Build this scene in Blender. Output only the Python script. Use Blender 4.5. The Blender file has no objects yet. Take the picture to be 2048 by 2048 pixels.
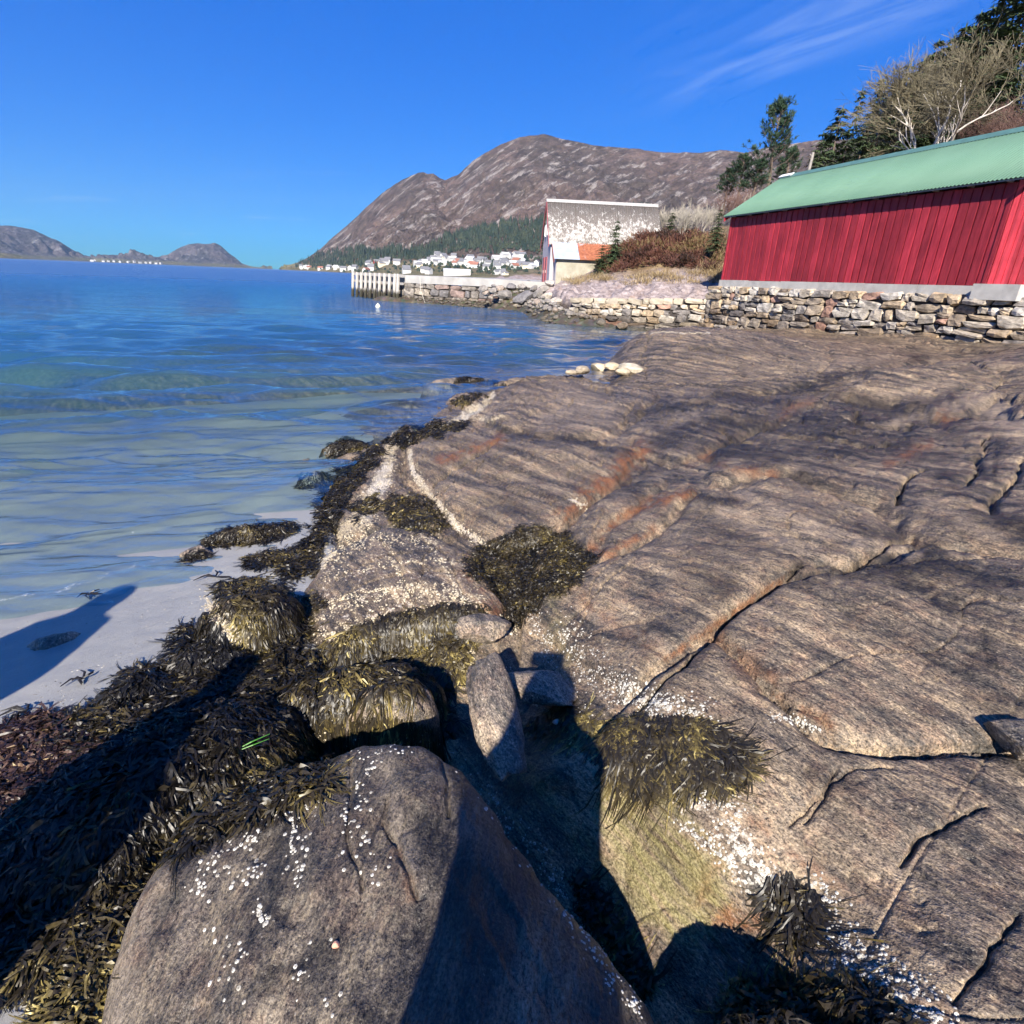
import bpy, math, random
import numpy as np
from mathutils import Vector, Matrix, Euler

# ------------------------------------------------------------------ camera
H, FPX = 2.0, 1150.0                       # eye height above the sea; focal length for a 2048 px frame
RHO, TH = math.radians(2.35), math.atan(466 / 1150.0)
U0 = np.array([0, math.sin(TH), math.cos(TH)]); FW = np.array([0, math.cos(TH), -math.sin(TH)])
RT = math.cos(RHO) * np.array([1.0, 0, 0]) + math.sin(RHO) * U0
UP = -math.sin(RHO) * np.array([1.0, 0, 0]) + math.cos(RHO) * U0
sc = bpy.context.scene
COL = sc.collection
cd = bpy.data.cameras.new('camera'); cam = bpy.data.objects.new('camera', cd); COL.objects.link(cam)
cd.sensor_width = 36.0; cd.lens = 36.0 * FPX / 2048; cd.clip_start = 0.05; cd.clip_end = 40000
cam.matrix_world = Matrix(((RT[0], UP[0], -FW[0], 0), (RT[1], UP[1], -FW[1], 0), (RT[2], UP[2], -FW[2], H), (0, 0, 0, 1)))
sc.camera = cam

# ------------------------------------------------------------------ sky, sun, exposure
SUN_EL, SUN_AZ = math.radians(33), math.radians(7)        # the sun stands behind the photographer, a little to the left
wd = bpy.data.worlds.new('World'); sc.world = wd; wd.use_nodes = True
N = wd.node_tree.nodes; L = wd.node_tree.links; N.clear()
wo = N.new('ShaderNodeOutputWorld'); bg = N.new('ShaderNodeBackground'); bg.inputs[1].default_value = 0.075
sky = N.new('ShaderNodeTexSky'); sky.sky_type = 'NISHITA'; sky.sun_disc = False
sky.sun_elevation = SUN_EL; sky.sun_rotation = math.pi + SUN_AZ
sky.air_density = 1.0; sky.dust_density = 0.0; sky.ozone_density = 3.0; sky.altitude = 1000
gm = N.new('ShaderNodeGamma'); gm.inputs['Gamma'].default_value = 0.5; L.new(sky.outputs[0], gm.inputs['Color'])
hs0 = N.new('ShaderNodeHueSaturation'); hs0.inputs['Saturation'].default_value = 2.3; L.new(gm.outputs[0], hs0.inputs['Color'])
hs = N.new('ShaderNodeMix'); hs.data_type = 'RGBA'; hs.blend_type = 'MULTIPLY'; hs.inputs[0].default_value = 1.0     # the picture's cool, saturated grade of the clear sky
L.new(hs0.outputs[0], hs.inputs[6]); hs.inputs[7].default_value = (0.26, 1.07, 2.16, 1)
# thin cirrus: noise on a plane high above, so that streaks converge as real ones do
tc = N.new('ShaderNodeTexCoord'); sep = N.new('ShaderNodeSeparateXYZ'); L.new(tc.outputs['Generated'], sep.inputs[0])
def wm(op, a, b=None, c=None):
    n = N.new('ShaderNodeMath'); n.operation = op
    for i, v in enumerate((a, b, c)):
        if v is None: continue
        if isinstance(v, (int, float)): n.inputs[i].default_value = v
        else: L.new(v, n.inputs[i])
    return n.outputs[0]
zc_ = wm('MAXIMUM', sep.outputs[2], 0.02)
cx_ = wm('DIVIDE', sep.outputs[0], wm('ADD', zc_, 0.06)); cy_ = wm('DIVIDE', sep.outputs[1], wm('ADD', zc_, 0.06))
cmb = N.new('ShaderNodeCombineXYZ'); L.new(cx_, cmb.inputs[0]); L.new(cy_, cmb.inputs[1])
def wnoise(loc, rot, scl, scale, detail, dist=0.0):
    m = N.new('ShaderNodeMapping'); m.inputs['Location'].default_value = loc; m.inputs['Rotation'].default_value = (0, 0, rot); m.inputs['Scale'].default_value = scl
    L.new(cmb.outputs[0], m.inputs[0])
    t = N.new('ShaderNodeTexNoise'); t.inputs['Scale'].default_value = scale; t.inputs['Detail'].default_value = detail; t.inputs['Distortion'].default_value = dist
    t.inputs['Roughness'].default_value = 0.55
    L.new(m.outputs[0], t.inputs['Vector']); return t.outputs[0]
def wramp(v, a, b):
    m = N.new('ShaderNodeMapRange'); m.inputs[1].default_value = a; m.inputs[2].default_value = b; m.interpolation_type = 'SMOOTHSTEP'
    L.new(v, m.inputs[0]); return m.outputs[0]
vr = N.new('ShaderNodeVectorRotate'); vr.rotation_type = 'Z_AXIS'; vr.inputs['Angle'].default_value = 1.065; L.new(cmb.outputs[0], vr.inputs['Vector'])
sv = N.new('ShaderNodeSeparateXYZ'); L.new(vr.outputs[0], sv.inputs[0])
def wn2(sx, sy, scale, detail, dist, off=0.0):
    c = N.new('ShaderNodeCombineXYZ'); L.new(wm('MULTIPLY', sv.outputs[0], sx), c.inputs[0]); L.new(wm('MULTIPLY', sv.outputs[1], sy), c.inputs[1]); c.inputs[2].default_value = off
    t = N.new('ShaderNodeTexNoise'); t.inputs['Scale'].default_value = scale; t.inputs['Detail'].default_value = detail; t.inputs['Distortion'].default_value = dist; t.inputs['Roughness'].default_value = 0.55
    L.new(c.outputs[0], t.inputs['Vector']); return t.outputs[0]
streak = wramp(wn2(0.9, 4.2, 1.3, 8, 1.1), 0.34, 0.76)
def gauss(u0, su, v0, sv_): 
    return wm('POWER', 2.718, wm('MULTIPLY', -1.0, wm('ADD', wm('POWER', wm('DIVIDE', wm('SUBTRACT', sv.outputs[0], u0), su), 2.0), wm('POWER', wm('DIVIDE', wm('SUBTRACT', sv.outputs[1], v0), sv_), 2.0))))
broad = wm('ADD', gauss(-1.75, 0.65, 2.12, 0.16), wm('MULTIPLY', gauss(-1.55, 0.75, 1.93, 0.28), 0.75))
low = wramp(wnoise((1.7, 0.6, 0), 0.0, (0.5, 0.9, 1), 1.1, 4), 0.60, 0.85)
lowband = wramp(sep.outputs[2], 0.19, 0.06)
cl = wm('MINIMUM', wm('ADD', wm('MULTIPLY', wm('MULTIPLY', streak, broad), 0.17), wm('MULTIPLY', wm('MULTIPLY', low, lowband), 0.35)), 0.6)
cl = wm('MULTIPLY', cl, wramp(sep.outputs[2], 0.0, 0.04))
mixc = N.new('ShaderNodeMix'); mixc.data_type = 'RGBA'; L.new(cl, mixc.inputs[0])
L.new(hs.outputs[2], mixc.inputs[6]); mixc.inputs[7].default_value = (5.0, 6.0, 7.2, 1)
L.new(mixc.outputs[2], bg.inputs[0]); L.new(bg.outputs[0], wo.inputs[0])
sd = bpy.data.lights.new('sun', 'SUN'); sd.energy = 5.0; sd.angle = math.radians(0.53); sd.color = (1.0, 0.92, 0.80)
sun = bpy.data.objects.new('sun', sd); COL.objects.link(sun); sun.location = (-20, -60, 60)
LDIR = Vector((math.sin(SUN_AZ) * math.cos(SUN_EL), math.cos(SUN_AZ) * math.cos(SUN_EL), -math.sin(SUN_EL)))
sun.rotation_euler = LDIR.to_track_quat('-Z', 'Y').to_euler()
vs = sc.view_settings; vs.view_transform = 'Standard'; vs.look = 'None'; vs.gamma = 1.0; vs.use_curve_mapping = False; vs.exposure = 1.2
sc.cycles.use_denoising = True; sc.cycles.use_adaptive_sampling = True; sc.cycles.adaptive_threshold = 0.02; sc.cycles.adaptive_min_samples = 12
try:
    sc.cycles.denoiser = 'OPENIMAGEDENOISE'; sc.cycles.denoising_input_passes = 'RGB_ALBEDO_NORMAL'
except Exception: pass
sc.cycles.max_bounces = 6; sc.cycles.transparent_max_bounces = 12; sc.cycles.volume_bounces = 0
sc.cycles.diffuse_bounces = 2; sc.cycles.glossy_bounces = 2
sc.cycles.caustics_reflective = False; sc.cycles.caustics_refractive = False

# ------------------------------------------------------------------ helpers
rng = np.random.default_rng(7); random.seed(7)
def ray(px, py):
    d = FW + RT * (px - 1024) / FPX + UP * (1024 - py) / FPX
    return d / np.linalg.norm(d)
def atz(px, py, z=0.0):
    d = ray(px, py); return np.array([0, 0, H]) + d * (z - H) / d[2]
def aty(px, py, y):
    d = ray(px, py); return np.array([0, 0, H]) + d * y / d[1]
def proj(P):
    q = np.asarray(P, float) - [0, 0, H]; zc = q @ FW
    zz = np.where(zc > 0.02, zc, np.nan)
    return np.stack([1024 + FPX * (q @ RT) / zz, 1024 - FPX * (q @ UP) / zz], -1)

_perm = np.random.default_rng(3).permutation(256); _perm = np.concatenate([_perm, _perm, _perm])
_ga = np.linspace(0, 2 * np.pi, 256, endpoint=False); _gx = np.cos(_ga); _gy = np.sin(_ga)
def noise2(x, y, seed=0):
    x = np.asarray(x, float) + seed * 17.31; y = np.asarray(y, float) + seed * 9.17
    xi = np.floor(x).astype(np.int64); yi = np.floor(y).astype(np.int64); xf = x - xi; yf = y - yi
    xi &= 255; yi &= 255
    u = xf * xf * xf * (xf * (xf * 6 - 15) + 10); v = yf * yf * yf * (yf * (yf * 6 - 15) + 10)
    def g(ix, iy, dx, dy):
        h = _perm[_perm[ix & 255] + (iy & 255)]; return _gx[h] * dx + _gy[h] * dy
    a = g(xi, yi, xf, yf); b = g(xi + 1, yi, xf - 1, yf); c = g(xi, yi + 1, xf, yf - 1); d = g(xi + 1, yi + 1, xf - 1, yf - 1)
    return 1.5 * ((a * (1 - u) + b * u) * (1 - v) + (c * (1 - u) + d * u) * v)
def fbm(x, y, oct=4, seed=0, gain=0.5):
    s = 0; a = 1.0; f = 1.0
    for k in range(oct):
        s = s + a * noise2(x * f, y * f, seed + k * 3); a *= gain; f *= 2.03
    return s
def sstep(a, b, x):
    t = np.clip((x - a) / (b - a), 0, 1); return t * t * (3 - 2 * t)
def tps_fit(xy, z, lam=1e-3):
    xy = np.asarray(xy, float); n = len(xy); d = np.hypot(*(xy[:, None] - xy[None]).transpose(2, 0, 1))
    K = d * d * np.log(d + 1e-9) + lam * np.eye(n); P = np.c_[np.ones(n), xy]
    A = np.zeros((n + 3, n + 3)); A[:n, :n] = K; A[:n, n:] = P; A[n:, :n] = P.T
    return xy, np.linalg.solve(A, np.r_[z, 0, 0, 0])
def tps_eval(m, x, y):
    xy, w = m; n = len(xy); out = w[n] + w[n + 1] * x + w[n + 2] * y
    for k in range(n):
        d2 = (x - xy[k, 0]) ** 2 + (y - xy[k, 1]) ** 2 + 1e-12
        out = out + w[k] * 0.5 * d2 * np.log(d2)
    return out
def poly_sd(x, y, poly):                   # signed distance to a polygon, positive inside
    p = np.asarray(poly, float); n = len(p); dmin = np.full(x.shape, 1e9); ins = np.zeros(x.shape, bool)
    for i in range(n):
        ax, ay = p[i]; bx, by = p[(i + 1) % n]; ex, ey = bx - ax, by - ay
        t = np.clip(((x - ax) * ex + (y - ay) * ey) / (ex * ex + ey * ey + 1e-12), 0, 1)
        dmin = np.minimum(dmin, (x - ax - t * ex) ** 2 + (y - ay - t * ey) ** 2)
        c = ((ay > y) != (by > y)) & (x < (bx - ax) * (y - ay) / (by - ay + 1e-12) + ax); ins ^= c
    return np.where(ins, 1, -1) * np.sqrt(dmin)
def line_d(x, y, pts):                     # distance to a polyline
    p = np.asarray(pts, float); dmin = np.full(x.shape, 1e9)
    for i in range(len(p) - 1):
        ax, ay = p[i]; bx, by = p[i + 1]; ex, ey = bx - ax, by - ay
        t = np.clip(((x - ax) * ex + (y - ay) * ey) / (ex * ex + ey * ey + 1e-12), 0, 1)
        dmin = np.minimum(dmin, (x - ax - t * ex) ** 2 + (y - ay - t * ey) ** 2)
    return np.sqrt(dmin)

def mesh_np(name, V, F, mat=None, smooth=True, attrs=None, parent=None, link=True):
    V = np.asarray(V, np.float32); F = np.asarray(F, np.int32)
    me = bpy.data.meshes.new(name); k = F.shape[1]
    me.vertices.add(len(V)); me.vertices.foreach_set('co', V.ravel())
    me.loops.add(F.size); me.loops.foreach_set('vertex_index', F.ravel())
    me.polygons.add(len(F)); me.polygons.foreach_set('loop_start', np.arange(0, F.size, k, dtype=np.int32))
    if smooth: me.polygons.foreach_set('use_smooth', np.ones(len(F), bool))
    me.update(calc_edges=True)
    for an, av in (attrs or {}).items():
        av = np.asarray(av, np.float32)
        if av.ndim == 1:
            a = me.attributes.new(an, 'FLOAT', 'POINT'); a.data.foreach_set('value', av)
        else:
            if av.shape[1] == 3: av = np.c_[av, np.ones(len(av), np.float32)]
            a = me.attributes.new(an, 'FLOAT_COLOR', 'POINT'); a.data.foreach_set('color', av.ravel().astype(np.float32))
    if mat: me.materials.append(mat)
    if not link: return me
    return obj(name, me, parent)
def obj(name, me, parent=None, loc=None):
    o = bpy.data.objects.new(name, me); COL.objects.link(o)
    if parent: o.parent = parent
    if loc is not None: o.location = loc
    return o
def empty(name, loc=(0, 0, 0), rz=0.0):
    o = bpy.data.objects.new(name, None); COL.objects.link(o); o.location = loc; o.rotation_euler = (0, 0, rz); o.empty_display_size = 0.2
    return o
def tag(o, label=None, cat=None, group=None, kind=None):
    if label: o['label'] = label
    if cat: o['category'] = cat
    if group: o['group'] = group
    if kind: o['kind'] = kind
    return o
class MB:                                   # collects faces for one mesh
    def __init__(s): s.v = []; s.f = []; s.n = 0
    def add(s, V, F):
        b = s.n; s.v.extend([tuple(map(float, p)) for p in V]); s.f.extend([tuple(i + b for i in q) for q in F]); s.n += len(V)
    def box(s, c, d, R=None):
        V = [np.array([sx * d[0] / 2, sy * d[1] / 2, sz * d[2] / 2]) for sx in (-1, 1) for sy in (-1, 1) for sz in (-1, 1)]
        if R is not None: V = [R @ p for p in V]
        s.add([np.asarray(c) + p for p in V], [(0, 1, 3, 2), (4, 6, 7, 5), (0, 4, 5, 1), (2, 3, 7, 6), (0, 2, 6, 4), (1, 5, 7, 3)])
    def tube(s, pts, rad, n=6, cap=True):
        pts = [np.asarray(p, float) for p in pts]; rings = []
        for i, p in enumerate(pts):
            d = pts[min(i + 1, len(pts) - 1)] - pts[max(i - 1, 0)]; d = d / (np.linalg.norm(d) + 1e-9)
            a = np.cross(d, [0.31, 0.2, 0.93] if abs(d[2]) < 0.9 else [1, 0, 0]); a /= np.linalg.norm(a); b = np.cross(d, a)
            r = rad[i] if hasattr(rad, '__len__') else rad
            rings.append([p + r * (math.cos(2 * math.pi * k / n) * a + math.sin(2 * math.pi * k / n) * b) for k in range(n)])
        V = [q for R_ in rings for q in R_]
        F = [(i * n + k, i * n + (k + 1) % n, (i + 1) * n + (k + 1) % n, (i + 1) * n + k) for i in range(len(pts) - 1) for k in range(n)]
        if cap: F += [tuple(range(n - 1, -1, -1)), tuple((len(pts) - 1) * n + k for k in range(n))]
        s.add(V, F)
    def mesh(s, name, mat=None, smooth=False):
        me = bpy.data.meshes.new(name); me.from_pydata(s.v, [], s.f)
        if mat: me.materials.append(mat)
        if smooth: me.polygons.foreach_set('use_smooth', np.ones(len(s.f), bool))
        me.update(); return me
    def build(s, name, mat=None, parent=None, smooth=False, loc=None):
        return obj(name, s.mesh(name, mat, smooth), parent, loc)
def rotz(a): return np.array([[math.cos(a), -math.sin(a), 0], [math.sin(a), math.cos(a), 0], [0, 0, 1.0]])

# ------------------------------------------------------------------ materials
class NT:                                   # short hand for node trees
    def __init__(s, name):
        s.m = bpy.data.materials.new(name); s.m.use_nodes = True; s.t = s.m.node_tree; s.N = s.t.nodes; s.N.clear()
        s.out = s.N.new('ShaderNodeOutputMaterial')
    def link(s, a, b): s.t.links.new(a, b)
    def set(s, sock, v):
        if v is None: return
        if hasattr(v, 'is_linked') or hasattr(v, 'links'): s.link(v, sock)
        else:
            if sock.type == 'RGBA' and len(v) == 3: v = (*v, 1)
            sock.default_value = v
    def node(s, t, **kw):
        n = s.N.new(t)
        for k, v in kw.items():
            if k in n.inputs: s.set(n.inputs[k], v)
            else: setattr(n, k, v)
        return n
    def math(s, op, a, b=None, c=None, clamp=False):
        n = s.N.new('ShaderNodeMath'); n.operation = op; n.use_clamp = clamp
        for i, v in enumerate((a, b, c)): s.set(n.inputs[i], v)
        return n.outputs[0]
    def mix(s, f, a, b, mode='MIX'):
        n = s.N.new('ShaderNodeMix'); n.data_type = 'RGBA'; n.blend_type = mode
        s.set(n.inputs[0], f); s.set(n.inputs[6], a); s.set(n.inputs[7], b); return n.outputs[2]
    def pos(s, rot=0.0, scale=(1, 1, 1), warp=None, src=None):
        m = s.N.new('ShaderNodeMapping')
        m.inputs['Scale'].default_value = scale
        if src is None: src = s.N.new('ShaderNodeNewGeometry').outputs['Position']
        if rot:
            r = s.N.new('ShaderNodeVectorRotate'); r.rotation_type = 'Z_AXIS'; r.inputs['Angle'].default_value = rot
            s.link(src, r.inputs['Vector']); src = r.outputs[0]
        if warp is not None:
            a = s.N.new('ShaderNodeVectorMath'); a.operation = 'ADD'; s.link(src, a.inputs[0]); s.link(warp, a.inputs[1]); src = a.outputs[0]
        s.link(src, m.inputs[0]); return m.outputs[0]
    def noise(s, vec, scale=1.0, detail=4.0, rough=0.55, dist=0.0, col=False):
        n = s.N.new('ShaderNodeTexNoise'); n.inputs['Scale'].default_value = scale; n.inputs['Detail'].default_value = detail
        n.inputs['Roughness'].default_value = rough; n.inputs['Distortion'].default_value = dist
        if vec is not None: s.link(vec, n.inputs['Vector'])
        return n.outputs[1 if col else 0]
    def vor(s, vec, scale=1.0, feature='F1', out=0):
        n = s.N.new('ShaderNodeTexVoronoi'); n.feature = feature; n.inputs['Scale'].default_value = scale
        if vec is not None: s.link(vec, n.inputs['Vector'])
        return n.outputs[out]
    def rng(s, v, a, b, c=0.0, d=1.0, smooth=True):
        n = s.N.new('ShaderNodeMapRange'); n.interpolation_type = 'SMOOTHSTEP' if smooth else 'LINEAR'
        s.set(n.inputs[0], v); n.inputs[1].default_value = a; n.inputs[2].default_value = b; n.inputs[3].default_value = c; n.inputs[4].default_value = d
        return n.outputs[0]
    def ramp(s, v, stops, interp='LINEAR'):
        n = s.N.new('ShaderNodeValToRGB'); e = n.color_ramp; e.interpolation = interp
        while len(e.elements) < len(stops): e.elements.new(0.5)
        for el, (p, c) in zip(e.elements, stops): el.position = p; el.color = (*c, 1) if len(c) == 3 else c
        s.set(n.inputs[0], v); return n.outputs[0]
    def attr(s, name, out='Fac'):
        n = s.N.new('ShaderNodeAttribute'); n.attribute_name = name; return n.outputs[out]
    def objrand(s): return s.N.new('ShaderNodeObjectInfo').outputs['Random']
    def bump(s, h, strength=0.5, dist=0.01, normal=None):
        n = s.N.new('ShaderNodeBump'); n.inputs['Strength'].default_value = strength; n.inputs['Distance'].default_value = dist
        s.set(n.inputs['Height'], h)
        if normal is not None: s.link(normal, n.inputs['Normal'])
        return n.outputs[0]
    def principled(s, color, rough=0.7, normal=None, spec=0.5, **kw):
        n = s.N.new('ShaderNodeBsdfPrincipled'); s.set(n.inputs['Base Color'], color); s.set(n.inputs['Roughness'], rough)
        s.set(n.inputs['Specular IOR Level'], spec)
        if normal is not None: s.link(normal, n.inputs['Normal'])
        for k, v in kw.items(): s.set(n.inputs[k.replace('_', ' ')], v)
        return n.outputs[0]
    def done(s, shader):
        s.link(shader, s.out.inputs['Surface']); return s.m
MATS = {}
def simple(name, color, rough=0.7, var=0.25, scale=8.0, bump=0.0, spec=0.5, metal=0.0, obvar=0.0, coords='pos'):
    if name in MATS: return MATS[name]
    t = NT(name)
    src = t.pos() if coords == 'pos' else t.N.new('ShaderNodeTexCoord').outputs['Object']
    n = t.noise(src, scale, 5, 0.6)
    c = t.mix(1.0, color, t.rng(n, 0.25, 0.75, 1 - var, 1 + var, False), 'MULTIPLY')
    if obvar:
        c = t.mix(1.0, c, t.rng(t.objrand(), 0, 1, 1 - obvar, 1 + obvar, False), 'MULTIPLY')
    nb = t.bump(n, 0.6, bump) if bump else None
    MATS[name] = t.done(t.principled(c, rough, nb, spec, Metallic=metal)); return MATS[name]
# ------------------------------------------------------------------ the shore: bedrock, boulders, sand as height fields
SHORE_A, SHORE_N = np.array([-3.09, 2.97]), np.array([0.73, -0.684])      # waterline on the beach, normal up the beach
def sand_h(x, y):
    d = (x - SHORE_A[0]) * SHORE_N[0] + (y - SHORE_A[1]) * SHORE_N[1] + 0.12 * noise2(x * 0.5, y * 0.5, 5)
    up = 0.075 * d
    out = -(0.055 * -d + 0.0035 * np.minimum(d, 0) ** 2)
    z = np.where(d > 0, up, np.maximum(out, -9 + 0.02 * d))
    z = np.maximum(np.minimum(z, 0.2), -14)
    z = z - 0.35 * sstep(-0.05, 0.22, x - np.interp(y, [0, .8, 3, 5, 9], [-.72, -.82, -1.0, -1.7, -1.3])) * (y < 12)
    return z + 0.012 * noise2(x * 1.3, y * 1.3, 8) + 0.004 * noise2(x * 5 + y * 3, y * 9 - x * 6, 9) * sstep(-8, -0.5, d)
PLATES = [   # outline of each rock slab: pixel and height of the corner; groove depth, groove width, bulge
    ([(1225,762,.2),(1240,690,.45),(1300,664,.45),(1450,668,.55),(1600,675,.65),(1800,690,.72),(1930,705,.72),(1820,722,.62),(1700,742,.6),(1600,772,.5),(1400,787,.42),(1280,777,.3)], .14, .40, .10),
    ([(1660,782,.6),(1740,735,.85),(1900,722,.92),(2000,745,.9),(2010,790,.78),(1920,842,.62),(1780,800,.58)], .18, .14, .12),
    ([(930,832,.12),(990,778,.16),(1060,762,.22),(1200,765,.3),(1330,787,.36),(1290,832,.4),(1230,862,.42),(1130,872,.36),(1000,852,.24)], .12, .18, .12),
    ([(1250,855,.42),(1340,800,.42),(1500,800,.5),(1560,840,.56),(1450,890,.52),(1350,925,.5),(1262,900,.45)], .09, .10, .10),
    ([(815,885,.22),(900,862,.34),(1050,872,.42),(1180,890,.46),(1275,903,.46),(1240,962,.46),(1150,1022,.42),(1085,1065,.34),(1000,1082,.28),(930,1042,.22),(860,985,.18),(812,935,.18)], .15, .11, .12),
    ([(1150,1065,.42),(1195,1000,.46),(1290,945,.5),(1330,955,.52),(1270,1010,.52),(1215,1060,.5),(1180,1100,.44)], .08, .06, .05),
    ([(1205,1120,.48),(1225,1065,.5),(1290,1010,.53),(1370,965,.56),(1400,985,.58),(1330,1045,.56),(1260,1100,.5)], .08, .06, .04),
    ([(1075,1190,.36),(1130,1150,.44),(1260,1108,.52),(1400,995,.6),(1560,958,.66),(1750,1010,.71),(1848,1090,.73),(1690,1130,.72),(1560,1163,.69),(1430,1252,.62),(1300,1338,.53),(1250,1400,.45),(1150,1320,.34),(1090,1260,.32)], .08, .05, .06),
    ([(1435,1262,.62),(1565,1170,.69),(1700,1138,.73),(1860,1095,.75),(2100,1140,.8),(2150,1500,.66),(1900,1486,.63),(1700,1466,.6),(1650,1455,.6),(1560,1390,.61)], .05, .03, .05),
    ([(1060,1525,.30),(1200,1460,.38),(1262,1400,.46),(1310,1345,.54),(1430,1268,.61),(1555,1395,.6),(1650,1465,.59),(1700,1476,.59),(1900,1497,.61),(2150,1512,.63),(2300,2150,.6),(1800,2150,.50),(1620,1900,.44),(1440,1730,.42),(1300,1610,.36),(1150,1560,.30)], .10, .06, .05),
    ([(600,1290,.12),(585,1190,.1),(640,1105,.1),(760,1050,.17),(860,1050,.22),(950,1105,.28),(1015,1190,.33),(1000,1245,.33),(900,1235,.30),(760,1265,.22),(680,1310,.16)], .16, .08, .07),
    ([(1420,960,.6),(1410,905,.52),(1560,850,.56),(1700,815,.6),(1850,850,.68),(1960,910,.74),(2070,990,.8),(2120,1100,.82),(1870,1085,.74),(1760,1002,.7),(1565,950,.65)], .10, .08, .08),
    ([(1870,880,.72),(1910,840,.74),(2120,830,.95),(2160,1060,.9),(2000,965,.8)], .10, .12, .08),
    ([(1960,715,.9),(2120,690,1.1),(2160,800,1.0),(2030,780,.88)], .06, .5, .06),
    ([(640,1000,.0),(700,925,.05),(780,870,.1),(835,845,.14),(800,900,.17),(800,950,.17),(850,1000,.18),(900,1048,.22),(860,1048,.2),(760,1048,.15),(680,1080,.06)], .10, .10, .06),
    ([(835,850,.1),(900,800,.06),(960,775,.1),(985,785,.14),(925,835,.18),(900,855,.2)], .08, .10, .06),
]
CTRL = [(1192,742,-.3),(1200,705,-.45),(1226,668,-.4),(1262,652,-.4),(1150,748,-.15),(1120,725,-.5),(1330,648,-.2),(540,1130,-.12),(560,1040,-.14),(590,960,-.2),(640,890,-.4),(730,825,-.42),(820,780,-.45),(930,735,-.5),(1100,710,-.5),(1200,700,-.14),(1235,655,-.1),
        (300,1000,-.6),(600,800,-.7),(900,680,-1.0),(1100,655,-.8),(100,1300,-.25),(60,1600,-.2),(60,1950,-.1),(300,1500,-.1),(480,1300,-.08),(300,1700,-.1),(500,1420,-.05),(560,1270,.0),
        (1000,1600,.06),(1150,1750,.06),(1300,1950,.06),(800,1340,.1),(900,1400,.1),(700,1700,-.05),(1000,1900,.0),(1560,1990,.18),(1430,1900,.16),(1050,1350,.2),(1040,1280,.24),(2300,1200,.9),(2300,900,1.1),(2200,700,1.3)]
_c = [(*atz(a, b, z)[:2], z) for P, *_ in PLATES for a, b, z in P] + [(*atz(a, b, z)[:2], z) for a, b, z in CTRL]
_c += [(0, -.6, .42), (.8, -.5, .5), (-.7, -.5, .2), (-1.6, -.4, .05), (-3, -2, -.1), (2.5, -1, .7), (0, -3, .6), (3, -4, 1.0), (6, 0, 1.2), (12, 4, 1.8), (16, 12, 1.6), (14, 17, 1.1), (20, 24, 1.6),
       (-.1, .35, .1), (.55, .35, .15), (-.8, .3, .0), (1.3, .2, .62), (9.6, 27.5, .4), (6, 31, -.2), (-3, 12, -1.2), (-8, 8, -1.2), (0, 22, -1.0)]
_c = np.array(_c); BASE = tps_fit(_c[:, :2] / 4, _c[:, 2], 2e-3)
PLW = [(np.array([atz(a, b, z)[:2] for a, b, z in P]), g, w, b) for P, g, w, b in PLATES]
PLW = [(p, g * .62, w * .62, b * .8) for p, g, w, b in PLW]
CRACKS = [  # pixel polyline, assumed height, half width (m), depth
    ([(1290,1345),(1330,1320),(1370,1300),(1410,1270),(1435,1250),(1480,1215),(1540,1185),(1600,1150),(1640,1145),(1690,1148),(1770,1115),(1845,1090)], .66, .012, .06),
    ([(1520,1380),(1560,1385),(1610,1450),(1680,1470),(1760,1480),(1900,1495),(2060,1508)], .6, .012, .05),
    ([(1430,1262),(1500,1330),(1560,1390),(1630,1425),(1665,1462)], .6, .008, .03),
    ([(1130,1215),(1200,1190),(1260,1160)], .45, .006, .02), ([(1615,1620),(1650,1560),(1700,1540),(1770,1540)], .55, .005, .02),
    ([(1590,1620),(1640,1570),(1660,1540)], .55, .004, .02), ([(1910,1980),(1960,1900),(2010,1830)], .55, .006, .025),
    ([(1800,1690),(1830,1650),(1880,1640),(1960,1625)], .58, .007, .03),
    ([(870,930),(930,905),(970,895),(1010,880)], .4, .02, .05), ([(1290,690),(1290,730),(1340,760),(1460,750)], .45, .02, .05),
    ([(1650,690),(1660,720),(1650,745)], .6, .03, .05), ([(1420,715),(1460,735),(1500,760)], .45, .02, .04),
    ([(1240,850),(1270,810),(1340,800),(1420,790)], .42, .03, .06), ([(1440,860),(1460,890),(1520,900)], .52, .03, .08),
    ([(1800,1010),(1815,960),(1850,940)], .72, .02, .08), ([(1930,960),(1960,910),(1985,880)], .8, .02, .06), ([(1985,1010),(2010,960),(2048,920)], .85, .03, .06),
    ([(1560,870),(1640,880),(1720,905),(1780,900)], .6, .03, .08), ([(1700,820),(1730,860),(1790,870),(1880,860)], .62, .04, .1),
    ([(660,1160),(760,1130),(860,1120),(960,1130)], .22, .007, .02), ([(640,1210),(740,1180),(840,1170),(930,1180)], .22, .007, .02), ([(760,1075),(800,1150),(830,1230)], .22, .006, .015), ([(850,1070),(900,1150),(930,1210)], .26, .006, .015),
]
CRW = [(np.array([atz(a, b, z)[:2] for a, b in P]), w * .62, dp) for P, z, w, dp in CRACKS]
FOL = math.atan2(-0.8, 0.6)                 # strike of the rock's banding
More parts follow.
